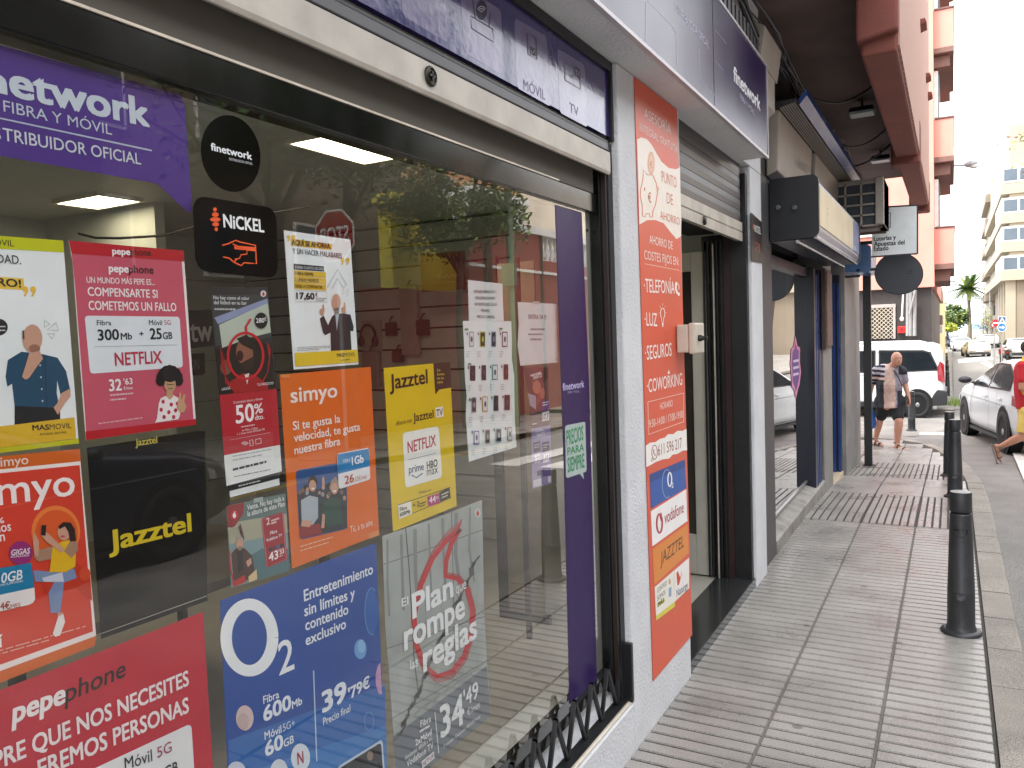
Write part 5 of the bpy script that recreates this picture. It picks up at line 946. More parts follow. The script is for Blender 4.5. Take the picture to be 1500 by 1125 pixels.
# ================================================================== bollards
BOL = mat('bollard_iron', '36373a', .42, var=.22, scale=14, bump=.12, bscale=50, metal=.2)
BOLT = mat('bollard_worn_top', '8a8884', .5, var=.3, scale=30)
def bollard(loc, label):
    t = thing('bollard', label, 'bollard', loc, 'iron bollards along the kerb')
    mb = MB(BOL); mb.lathe([(.080, .022), (.076, .03), (.0705, .05), (.0690, .24), (.0700, .243), (.0688, .246), (.0555, .676), (.055, .682), (.049, .686)], (0, 0, 0), 32, cap=False)
    for s in (-1, 1):                                           # angles only; no recess is cut into the shaft
        for k in range(7):
            a = math.radians(-90+s*(6+5*k)); r = .0655
    mb.build('shaft', t, local=True)
    mb = MB(BOL); mb.lathe([(.105, 0), (.105, .012), (.098, .018), (.085, .024)], (0, 0, 0), 32); mb.build('foot', t, local=True)
    mb = MB(BOL); mb.lathe([(.044, .684), (.044, .692), (.0555, .696), (.0570, .702), (.0552, .80), (.053, .806)], (0, 0, 0), 32, cap=False); mb.build('head', t, local=True)
    mb = MB(BOLT); mb.lathe([(.053, .806), (.03, .810), (.0, .811)], (0, 0, 0), 32, cap=False); mb.build('cap', t, local=True)
    mb = MB(mat('bollard_recess_shade', '0d0e0f', .5, metal=.2)); q = []   # crescent hollow's shade painted as a near-black face under the head, facing the walker
    for k in range(13):
        a = math.pi*k/12; u, w = .034*math.cos(a), .60-.045*math.sin(a)
        rr = .0556+(.686-w)*.031; q.append((u, -math.sqrt(rr*rr-u*u)-.0015, w))
    for k in range(13): u = -.034+.068*k/12; q.append((u, -math.sqrt(.0582**2-u*u)-.0015, .602))
    mb.add(q, [list(range(len(q)))]); mb.build('recess', t, local=True)
    mb = MB(BOL); mb.prism([(-.005, -.0605, .60), (.005, -.0605, .60), (.004, -.063, .565), (-.004, -.063, .565)], (0, .012, 0)); mb.build('tongue', t, local=True)
    mb = MB(mat('bollard_crest', '45464a', .4, metal=.3)); mb.prism([(-.022, -.0698, .21), (0, -.0728, .20), (.022, -.0698, .21), (.022, -.0692, .235), (-.022, -.0692, .235)], (0, .012, 0)); mb.build('crest', t, local=True)
    return t
b0 = on_g(1408, 926); B0 = bollard((b0.x, b0.y, gz(b0.y)), 'near black bollard with a worn bright cap on the grooved tiles')
for px, py, lab in ((1399, 728, 'black bollard half hidden behind the near one'), (1391, 697, 'black bollard third along the kerb, behind two others'), (1335.5, 631, 'grey bollard by itself in front of the white van')):
    p = on_g(px, py); copy_tree(B0, (p.x, p.y, p.z), lab)
for px, py, lab in ((1388, 581, 'first bollard across the side street beside the white van tail'), (1388, 566, 'bollard across the side street close behind the first there'), (1387.5, 553, 'third bollard across the side street'), (1387, 543, 'fourth bollard across the side street'), (1386.5, 536, 'far bollard across the side street, smallest in its line')):
    p = on_g(px, py); copy_tree(B0, (p.x, p.y, p.z), lab)
# ================================================================== buildings down the street
DARKG = mat('dark_stone_base', '3b3534', .6, var=.15)
WIN = mat('far_window_glass', '4a5560', .12, var=.2, scale=.6)
WFR = mat('white_window_frame', 'd9d6d0', .5)
SHADE = mat('shaded_underside', '7a5b52', .8)  # balcony undersides and blind boxes: shade put into a browner colour
pb = thing('pink_building', 'salmon apartment block with stacked corner balconies and dark stone ground floor', 'building', (-4, 24, gz(24)))
MB(PINK).box(-14, -.40, 24, 41, 2.75, 17).build('wall', pb)
mb = MB(DARKG); mb.box(-14, -.47, 24.15, 41, -.7, 2.75); mb.build('ground_floor', pb)
for (ya, yb) in ((390, 334), (233, 174), (73, 14), (-82, -140)):
    z0, z1 = on_y(1380, ya, 24.3).z, on_y(1380, yb, 24.3).z
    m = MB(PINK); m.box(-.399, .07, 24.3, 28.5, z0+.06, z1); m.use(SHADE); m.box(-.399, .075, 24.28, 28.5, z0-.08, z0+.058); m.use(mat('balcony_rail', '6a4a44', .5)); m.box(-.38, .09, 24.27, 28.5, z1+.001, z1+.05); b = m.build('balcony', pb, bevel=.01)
    m = MB(WFR); m.box(-.398, -.30, 24.6, 26.8, z1+.06, z1+1.35); m.use(WIN); m.box(-.31, -.27, 24.66, 26.7, z1+.10, z1+1.28); m.build('window', pb)
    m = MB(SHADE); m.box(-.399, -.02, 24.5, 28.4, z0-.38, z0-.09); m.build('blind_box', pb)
for k in range(3):
    z = 4.2+3.1*k; m = MB(WFR); m.box(-3.4, -1.9, 23.94, 24.0, z, z+1.5); m.use(WIN); m.box(-3.3, -2.0, 23.92, 23.95, z+.1, z+1.4); m.build('window', pb)
def px_box(mb, x0, y0, x1, y1, Y, d=.05):
    a, b = on_y(x0, y0, Y), on_y(x1, y1, Y); mb.box(min(a.x, b.x), max(a.x, b.x), Y-d, Y, min(a.z, b.z), max(a.z, b.z)); return mb
m = MB(mat('old_rose_frame', 'a89a94', .6)); px_box(m, 1270, 447, 1312, 450, 24.14); px_box(m, 1308, 450, 1312, 496, 24.14); px_box(m, 1270, 450, 1275, 496, 24.14); m.use(mat('window_dark', '35302e', .4)); px_box(m, 1275, 450, 1308, 496, 24.14, .02)
m.use(mat('lattice_cream', 'b8ab98', .6))
A, B = on_y(1275, 450, 24.1), on_y(1308, 496, 24.1)
n = 5; st = (B.x-A.x)/n
for k in range(-14, n+1):
    for s in (1, -1):
        p, q = Vector((A.x+st*k, 24.11, A.z)), Vector((A.x+st*(k+14), 24.11, A.z-st*14))
        if s < 0: p.x, q.x = A.x+B.x-p.x, A.x+B.x-q.x
        def clip(p, q):
            t0, t1 = 0, 1
            dx = q.x-p.x
            for lo, hi in ((A.x, B.x),):
                ta, tb = (lo-p.x)/dx, (hi-p.x)/dx; t0, t1 = max(t0, min(ta, tb)), min(t1, max(ta, tb))
            t1 = min(t1, (A.z-B.z)/(st*14)); return (p.lerp(q, t0), p.lerp(q, t1)) if t1 > t0 else None
        c = clip(p, q)
        if c: m.tube(c, .012, 4)
m.build('lattice_window', pb)
t = thing('red_wall_box', 'small bright red box on the dark stone wall above the van', 'box', on_y(1321, 483, 24.1)); m = MB(mat('red_enamel', 'c02a26', .4)); px_box(m, 1315, 478, 1327, 488, 24.14, .12); m.build('box', t, bevel=.01); m = MB(mat('red_enamel_dark', '7a1a18', .4)); px_box(m, 1319, 481, 1323, 484, 24.018, .004); m.build('plate', t)
m = MB(mat('grey_steel', '9c9a98', .5, metal=.3))
for x in (1330, 1334, 1340): p, q = on_y(x, 425, 23.9), on_y(x-.5, 492, 23.9); m.tube([p, q], .05, 8)
m.tube([on_y(1341, 425, 23.8), on_y(1332, 460, 23.8)], .03, 6)
tag(m.build('scaffold_poles'), 'grey steel scaffold poles standing against the pink building corner', 'scaffold')
m = MB(mat('white_tube', 'e0dedb', .5)); p, q = on_y(1323, 430, 23.5), on_y(1321, 467, 23.5); m.tube([p, q], .022, 8); m.ball(q, (.05, .05, .06)); m.tube([p, p+Vector((0, .4, .35))], .015, 6)
tag(m.build('hanging_lamp'), 'thin white hanging tube lamp with a round end below the grey disc', 'lamp')
# cream and brown block behind it
CRM2 = mat('cream_render', 'c9b889', .8, var=.06)
yb = thing('cream_building', 'cream apartment block with small balconies beyond the pink building', 'building', (-3, 42, gz(42)))
m = MB(CRM2); a = on_y(1374, 404, 42); m.box(-9, a.x, 42, 90, -1, a.z); m.build('wall', yb)
for k, (y0, y1, c) in enumerate(((422, 440, '8c7768'), (462, 476, '7a675c'), (478, 488, 'c4bfb4'))):
    p, q = on_y(1370, y0, 41.6), on_y(1380, y1, 41.6); MB(mat('balcony_'+c, c, .7)).box(p.x, q.x, 41.4, 48, q.z, p.z).build('balcony', yb)
    MB(WIN).box(p.x-.25, p.x+.15, 41.95, 41.99, p.z+.05, p.z+.7).build('window', yb)
# beige corner block on the right
CB = mat('beige_stone', '9c917f', .7, var=.08, scale=.4); CB2 = mat('tan_stone', '857868', .7, var=.08, scale=.4); CBW = mat('pale_bay_frame', 'cfd0cc', .5)
cb = thing('corner_building', 'tall beige corner block with rows of bay windows at the right edge', 'building', (9, 95, gz(95)))
Yc = 95; X0 = on_y(1479, 300, Yc).x; zt = on_y(1490, 182, Yc).z
def zy(py): return on_y(1490, py, Yc).z
m = MB(CB); m.box(X0, X0+26, Yc, Yc+45, zy(400), zt); m.build('wall', cb)
m = MB(CB2); m.box(X0+.6, X0+26, Yc+.4, Yc+45, gz(Yc)-1, zy(400)); m.build('ground_floor', cb)
for k, y in enumerate((268, 311, 353, 395)):
    z1, z0 = zy(y), zy(y+15)
    m = MB(mat('sand_band', 'a09582', .7)); m.box(X0-.75, X0+26, Yc-.3, Yc+45, z0, z1); m.build('floor_band', cb)
for k, y in enumerate((244, 289, 331, 374)):
    z1, z0 = zy(y), zy(y+23)
    m = MB(CBW); m.box(X0-.7, X0+2.3, Yc-.25, Yc+12, z0, z1); m.use(WIN)
    for j in range(2): m.box(X0-.5+1.35*j, X0+.65+1.35*j, Yc-.28, Yc-.24, z0+.2, z1-.2)
    for j in range(5): m.box(X0-.74, X0-.69, Yc+.2+2.3*j, Yc+2.1+2.3*j, z0+.2, z1-.2)
    m.build('bay_window', cb)
m = MB(WIN); m.box(X0+1.6, X0+3.0, Yc-.02, Yc+.01, zy(430), zy(410)); m.build('window', cb)
m = MB(WIN); m.box(X0+1.4, X0+3.2, Yc+.36, Yc+.41, gz(Yc), zy(468)); m.build('shop_front', cb)
for j in range(4): m = MB(CB); m.box(X0-.3, X0+.55, Yc+.3+4.5*j, Yc+1.3+4.5*j, gz(Yc)-1, zy(402)); m.build('pillar', cb)
wing = thing('apartment_block', 'narrower beige block with balconies behind the corner block', 'building', (8, 142, gz(140)))
Yw = 142; a = on_y(1452, 262, Yw); m = MB(CB); m.box(a.x, a.x+30, Yw, Yw+30, -3, a.z); m.build('wall', wing)
for k in range(6):
    z = on_y(1455, 285+36*k, Yw).z; m = MB(CB2); m.box(a.x-.8, a.x+6, Yw-1.2, Yw+20, z-1.2, z); m.build('balcony', wing); m = MB(WIN); m.box(a.x+.3, a.x+5, Yw-.05, Yw+.05, z+.3, z+1.8); m.build('window', wing)
mb = MB(M_TILE); strip(mb, 5.9, 30, [22, 40, 72, 92], 0); mb.add([(5.9, 22, gz(22)), (5.9, 92, gz(92)), (5.9, 92, gz(92)-.14), (5.9, 22, gz(22)-.14)], [(0, 1, 2, 3)]); mb.build('right_pavement', kind='structure', origin=O0)
# sea front closing the street
m = MB(mat('ochre_wall', 'c8b68c', .8)); p, q = on_y(1396, 492, 175), on_y(1462, 500, 175); m.box(p.x, q.x+20, 175, 175.5, -4, p.z); tag(m.build('promenade_wall'), 'low ochre wall closing the far end of the street', 'wall')
m = MB(mat('pale_rail', 'dcdcd6', .5))
p, q = on_y(1396, 485, 174), on_y(1462, 485, 174); zb = on_y(1420, 493, 174).z
for k in range(24): x = p.x+(q.x-p.x)*k/23; m.box(x-.06, x+.06, 174, 174.1, zb-.3, p.z)
m.box(p.x, q.x, 174, 174.1, p.z-.1, p.z); m.box(p.x, q.x, 174, 174.1, (p.z+zb)/2-.05, (p.z+zb)/2+.05); tag(m.build('railing'), 'pale railing on the far promenade wall', 'railing')
m = MB(mat('hazy_hills', 'c0cad2', .9, var=.1, scale=.02)); hp = [(-200, 0), (-120, 14), (-60, 10), (-10, 19), (25, 15), (60, 8), (140, 12), (260, 0)]  # hill colour lightened, distance haze put into it
m.prism([(x, 900, z-2) for x, z in hp]+[(260, 900, -10), (-200, 900, -10)], (0, 60, 0)); m.build('hills', kind='structure', origin=O0)
m = MB(mat('sea_blue', '6f8da8', .25)); m.quad((-400, 230, -1.2), (500, 230, -1.2), (500, 890, -1.2), (-400, 890, -1.2)); m.build('sea', kind='structure', origin=O0)
for px, w, c, lab in ((1431, 7, '6f86b4', 'pale blue awning on the far promenade'), (1444, 9, '3f5f9c', 'darker blue awning beside the pale one on the far promenade')):
    a = on_y(px, 482, 165); s = w*.125; t = thing('awning', lab, 'awning', (a.x, 165, gz(165))); m = MB(mat('awn_'+c, c, .7)); m.prism([(a.x-s, 164, a.z), (a.x+s, 164, a.z), (a.x+s*.9, 166, a.z+1.0), (a.x-s*.9, 166, a.z+1.0)], (0, .15, .05)); m.build('canvas', t)
    m = MB(WFR); [m.box(a.x+i*s*.9-.05, a.x+i*s*.9+.05, 164, 164.1, gz(165), a.z) for i in (-1, 1)]; m.build('leg', t)
# ================================================================== trees
BARK = mat('bark', '5a4e44', .9, var=.3, scale=20, bump=.4)
LEAF = [mat('leaf_dark', '3c5228', .6, var=.3, scale=3), mat('leaf_mid', '566c33', .6, var=.3, scale=3), mat('leaf_light', '7d8c45', .6, var=.3, scale=3)]
def tree(name, label, base, h, crown, rad, n, leaf, mats, seed=1, trunk=.14, limbs=7, group=None, droop=.1):
    rd = random.Random(seed); base = Vector(base); t = thing(name, label, 'tree', base, group); c = Vector(crown)+base
    m = MB(BARK); top = c-Vector((0, 0, rad[2]*.45)); m.tube([base, base.lerp(top, .5)+Vector((rd.uniform(-.1, .1), rd.uniform(-.1, .1), 0)), top], [trunk, trunk*.75, trunk*.6], 9)
    cl = []
    for k in range(limbs):
        a = 2*math.pi*k/limbs+rd.random(); r = rd.uniform(.55, .95); e = c+Vector((rad[0]*r*math.cos(a), rad[1]*r*math.sin(a), rad[2]*rd.uniform(-.5, .7)))
        s = base.lerp(top, rd.uniform(.7, 1)); mid = s.lerp(e, .5)+Vector((0, 0, .12*rad[2])); m.tube([s, mid, e], [trunk*.45, trunk*.28, trunk*.1], 6)
        for j in range(3): e2 = mid.lerp(e, .5+.5*rd.random())+Vector((rd.uniform(-1, 1)*rad[0]*.35, rd.uniform(-1, 1)*rad[1]*.35, rd.uniform(-.3, .4)*rad[2])); m.tube([mid, e2], [trunk*.2, trunk*.06], 5); cl.append(e2)
        cl.append(e); cl.append(mid)
    m.build('trunk', t)
    m = MB()
    per = n//len(cl)
    for i, e in enumerate(cl):
        cr = rd.uniform(.22, .42)
        for k in range(per):
            d = Vector((rd.gauss(0, 1), rd.gauss(0, 1), rd.gauss(0, .8))); d = d.normalized()*rd.random()**.45
            p = e+Vector((d.x*rad[0]*cr, d.y*rad[1]*cr, d.z*rad[2]*cr-droop*rad[2]*rd.random()))
            u = Vector((rd.gauss(0, 1), rd.gauss(0, 1), rd.gauss(0, .6))).normalized(); w = u.cross(Vector((rd.gauss(0, 1), rd.gauss(0, 1), 1))).normalized()
            s = leaf*rd.uniform(.6, 1.4); m.use(mats[min(len(mats)-1, int(rd.random()*len(mats)))]); m.add([p-u*s, p+w*s*.45, p+u*s, p-w*s*.45], [(0, 1, 2, 3)])
    m.build('crown', t); return t
p = on_g(1393, 500); tree('green_tree', 'dense green tree beside the palm at the end of the street', (on_y(1389, 480, 118).x, 118, gz(118)), 5, (0, 0, on_y(1395, 466, 118).z-gz(118)), (2.3, 2.0, 2.6), 3800, .22, LEAF, 3)
tree('flowering_bush', 'low yellow green bush in front of the dense green tree', (on_y(1387, 480, 100).x, 100, gz(100)), 2, (0, 0, on_y(1387, 477, 100).z-gz(100)), (1.1, 1.0, .8), 900, .16, [mat('leaf_yellow', 'b5b42e', .6), LEAF[2]], 4, .06)
tree('bare_tree', 'thin bare looking tree between the palm and the road signs', (on_y(1446, 480, 110).x, 110, gz(110)), 4, (0, 0, on_y(1446, 470, 110).z-gz(110)), (1.6, 1.5, 2.2), 260, .16, [LEAF[2], mat('leaf_pale', '9a9a7a', .7)], 6, .07)
tree('street_tree', 'sparse pink flowering tree reaching into the frame at the upper right', (6.2, 44, gz(44)), 6, (-1.2, 0, on_y(1490, 212, 44).z-gz(44)), (2.9, 2.2, .95), 520, .11, [LEAF[2], mat('pink_blossom', 'c9a4ac', .7), mat('leaf_lime', '9aa352', .7), mat('leaf_pale', '9a9a7a')], 9, .13, 9)
# palm
py = 150; pz = gz(py); pxx = on_y(1419.5, 480, py).x; top = on_y(1418.5, 423, py)
t = thing('palm_tree', 'tall slim palm tree at the far end of the street', 'tree', (pxx, py, pz))
MB(mat('palm_bark', '7a6e60', .9, var=.3)).tube([(pxx, py, pz), (pxx+.1, py, pz+2), (top.x, py, top.z)], [.42, .30, .24], 10).build('trunk', t)
m = MB(LEAF[1]); rd = random.Random(8)
for k in range(52):
    a = 2.4*k; el = rd.uniform(-.6, 1.2); L = rd.uniform(2.5, 3.2); d = Vector((math.cos(a)*math.cos(el), math.sin(a)*math.cos(el), math.sin(el)))
    m.use(LEAF[k % 3]); pts = [top+Vector((0, 0, .1))+d*L*s+Vector((0, 0, -.9*s*s*math.cos(el))) for s in (0, .25, .5, .75, 1)]
    side = d.cross(Vector((0, 0, 1))).normalized()
    for i in range(4):
        for s in (-1, 1):
            for j in range(3):
                q = pts[i].lerp(pts[i+1], j/3); e = q+side*s*(.62-.10*i)+d*.22-Vector((0, 0, .16)); m.add([q, q+d*.30, e+d*.10, e], [(0, 1, 2, 3)])
m.build('crown', t)
# ================================================================== lamps, signs and poles far down the street
LG = mat('lamp_grey', '9da0a2', .5, metal=.2)
t = thing('street_lamp', 'grey street lamp head on an arm from the pink building', 'street lamp', on_y(1396, 244, 26)); a, b, c = on_y(1392, 243, 26), on_y(1412, 242, 26), on_y(1432, 238, 26)
MB(LG).tube([a, b], .03, 8).build('arm', t); m = MB(LG); n = 10; m.tube([b.lerp(c, s) for s in (0, .2, .5, .8, .97, 1)], [.035, .08, .105, .11, .08, .02], 10); m.build('head', t); m = MB(mat('lamp_glass', 'cfd4d2', .2)); q = b.lerp(c, .75); m.ball((q.x, q.y, q.z-.07), (.13, .09, .08)); m.build('glass', t)
for px, top_, bot, arm, lab in ((1450, 424, 497, 0, 'tall plain pole left of the corner block'), (1440, 436, 497, -8, 'far lamp post with a level arm left of the plain pole'), (1386.5, 403, 500, 7, 'far lamp post with two level arms above the green tree')):
    Yp = 125; a, b = on_y(px, top_, Yp), on_y(px, bot, Yp); t = thing('lamp_post', lab, 'lamp post', (b.x, Yp, gz(Yp)), 'posts near the end of the street'); MB(LG).tube([(b.x, Yp, gz(Yp)), a], [.09, .06], 8).build('shaft', t)
    if arm:
        e = on_y(px+arm, top_+1, Yp); MB(LG).tube([a, e], .07, 6).ball(e, (.45, .2, .1)).build('arm', t)
        if arm > 0: e = on_y(px+arm, top_+9, Yp); MB(LG).tube([on_y(px, top_+9, Yp), e], .07, 6).ball(e, (.45, .2, .1)).build('arm', t)
Ys = 52
def sign_post(px, lab, top): 
    b = on_y(px, 500, Ys); t = thing('road_sign', lab, 'road sign', (b.x, Ys+.1, gz(Ys)), 'road signs on posts at the right'); MB(LG).tube([(b.x, Ys+.1, gz(Ys)), (b.x, Ys+.1, on_y(px, top, Ys).z)], .04, 8).build('post', t); return t
t = sign_post(1456.5, 'red no entry sign on a post left of the blue signs', 462)
f = Flat(('Y', Ys), (1360, 430, 10.23)); f.ell('c02a34', 1010, 440, 50, 55, solid=.03); f.poly('f0f0f0', [(968, 430), (1052, 430), (1052, 452), (968, 452)]); f.done('disc', None, None, parent=t)
f = Flat(('Y', Ys+.3), (1360, 430, 10.23)); f.ell('b8303c', 978, 470, 44, 46, solid=.03); f.ell('e8e4e4', 978, 470, 30, 32); f.done('disc', None, None, parent=t)
t = sign_post(1467.5, 'blue arrow disc under a blue crossing plate on a post', 462)
f = Flat(('Y', Ys), (1360, 430, 10.23)); f.base('e8ecee', [(1042, 344), (1166, 344), (1166, 446), (1042, 446)], .02); f.poly('4a5f84', [(1050, 351), (1158, 351), (1158, 440), (1050, 440)]); f.poly('f2f4f4', [(1104, 356), (1152, 436), (1058, 436)], 2); f.poly('26303c', [(1096, 380), (1110, 380), (1118, 430), (1090, 430)], 3); f.done('crossing_plate', None, None, parent=t)
f = Flat(('Y', Ys-.02), (1360, 430, 10.23)); f.ell('e8ecee', 1102, 506, 68, 68, solid=.02); f.ell('2f74b8', 1102, 506, 60, 60); f.poly('f0f4f4', [(1056, 498), (1110, 498), (1110, 478), (1150, 508), (1110, 536), (1110, 518), (1056, 518)], 2); f.done('arrow_disc', None, None, parent=t)
# ================================================================== the other side of the street (seen mirrored in the shop window)
MAR = mat('maroon_wall', '8a3a34', .8, var=.15, scale=2)
t = thing('garden_wall', 'maroon garden wall with a white coping and white balusters across the street', 'wall', (8, 20, -.3))
MB(MAR).box(8.6, 8.9, 12, 17.8, -.5, 3.0).box(8.6, 8.9, 17.8, 42, -.5, 4.15).build('wall', t); MB(mat('white_coping', 'd8d8d4', .7)).box(8.5, 9.0, 17.75, 42, 4.9, 5.1).build('coping', t); MB(MAR).box(8.6, 8.9, 17.8, 22.2, 4.151, 4.9).build('parapet', t)
MB(mat('white_coping', 'd8d8d4')).box(8.55, 8.62, 17.8, 42, 3.72, 3.80).build('string_course', t)
for k in range(40): y = 22.4+.34*k; MB(mat('white_coping', 'd8d8d4')).lathe([(.07, 4.155), (.07, 4.22), (.13, 4.38), (.05, 4.62), (.08, 4.75), (.08, 4.895)], (8.75, y, 0), 8).build('baluster', t)
MB(mat('wall_post', '3a2018', .7)).box(8.5, 8.6, 18.6, 18.9, -.5, 4.9).box(8.54, 8.6, 22.0, 22.1, -.5, 4.9).build('pilaster', t)
def house(name, label, x0, x1, y0, y1, z1, col, wins, roof=None):
    t = thing(name, label, 'building', ((x0+x1)/2, (y0+y1)/2, 0)); MB(mat('house_'+col, col, .8, var=.08, scale=.8)).box(x0, x1, y0, y1, -.5, z1).build('wall', t)
    MB(mat('cornice_'+col, col, .8)).box(x0-.15, x1+.1, y0-.1, y1+.1, z1+.002, z1+.25).build('cornice', t)
    for y, z, w, h in wins: MB(WFR).box(x0-.05, x0-.001, y, y+w, z, z+h).build('window', t); MB(WIN).box(x0-.07, x0-.052, y+.08, y+w-.08, z+.08, z+h-.08).build('window_glass', t)
    return t
house('white_house', 'white two storey house behind the maroon wall across the street', 11, 12.6, 22.2, 25.7, 6.5, 'e4e3df', [(22.8, 4.7, .7, 1.3), (24.2, 4.7, .7, 1.3)])
house('tan_house', 'tan block behind the white house across the street', 16, 17.4, 26.5, 34.5, 9.6, 'c99a70', [(27.5+2.2*k, 7.2, 1.1, 1.4) for k in range(3)])
house('beige_tower', 'big pale beige apartment block behind the white balusters across the street', 17.5, 30, 36, 80, 10.6, 'e2d6c0', [(47+4.4*k, 7.5, 1.4, 1.5) for k in range(5)])
house('grey_building', 'long grey brown building facing the shop across the street', 9.2, 20, -30, 8.0, 9.5, '453f38', [(-20+3.3*k, z, 1.3, 1.7) for k in range(8) for z in (1.2, 4.4, 7.2)])
house('yellow_wall', 'thin yellow painted wall beside the trees across the street', 9.6, 10.0, 15.9, 19.2, 5.2, 'e2d24a', [])  # thin wall slab, lengthened to hide a bright gap in the reflection
house('brown_building', 'brown block set back behind the trees across the street', 13, 26, 8.6, 21, 9.0, '6a5c4e', [(10+3.0*k, z, 1.2, 1.6) for k in range(3) for z in (3.5, 6.5)])
tree('leafy_tree', 'broad leafy tree before the yellow wall across the street', (7.3, 11.4, -.2), 7, (0, .2, 6.6), (2.2, 2.4, 1.8), 13000, .075, LEAF, 21, .15, 11, 'trees across the street')
tree('leafy_tree', 'smaller leafy tree by the maroon wall across the street', (7.6, 15.9, -.35), 7, (0, 0, 5.6), (1.5, 1.7, 1.7), 9000, .07, LEAF, 22, .12, 10, 'trees across the street')
tree('bare_branched_tree', 'half bare dark branched tree opposite the shop window', (7.2, 9.6, -.1), 7, (0, 0, 5.9), (2.4, 2.8, 2.1), 2600, .075, LEAF[:2], 23, .2, 13, 'trees across the street')
t = thing('stop_sign', 'red octagonal stop sign on a grey post across the street', 'road sign', (5.75, 9.45, 0))
f = Flat(('Y', 9.4)); c8 = [(5.75+.43*math.cos(math.radians(22.5+45*k)), 3.42+.43*math.sin(math.radians(22.5+45*k))) for k in range(8)]; f.real('d8d4d0', c8, .006); c8 = [(5.75+.395*math.cos(math.radians(22.5+45*k)), 3.42+.395*math.sin(math.radians(22.5+45*k))) for k in range(8)]
f.mb.use(ink('a01c22')); f.mb.add([(a, 9.3985, b) for a, b in c8], [list(range(8))])
v, fs, _ = glyphs('STOP', .02); f.mb.use(ink('e6e2e0')); f.mb.add([(5.46+.58*x, 9.397, 3.31+.24*y) for x, y in v], fs); f.done('plate', None, None, parent=t)
MB(LG).tube([(5.75, 9.45, -.1), (5.75, 9.45, 3.75)], .03, 8).build('post', t)
t = thing('green_pole', 'tall green utility pole with a small box across the street', 'pole', (6.6, 16.5, -.4)); MB(mat('pole_green', '6c7d62', .6)).tube([(6.6, 16.5, -.4), (6.6, 16.5, 9)], .09, 10).build('shaft', t); MB(mat('pole_green', '6c7d62')).box(6.45, 6.75, 16.3, 16.5, 3.0, 3.5).build('box', t)
t = thing('overhead_wire', 'thin black wire strung across the street above the trees', 'wire', (6, 10, 6)); MB(BLK).tube([(6.6, 16.5, 5.6), (6.9, 10, 5.2), (7, 2, 5.3), (7, -8, 5.7)], .012, 5).build('wire', t)
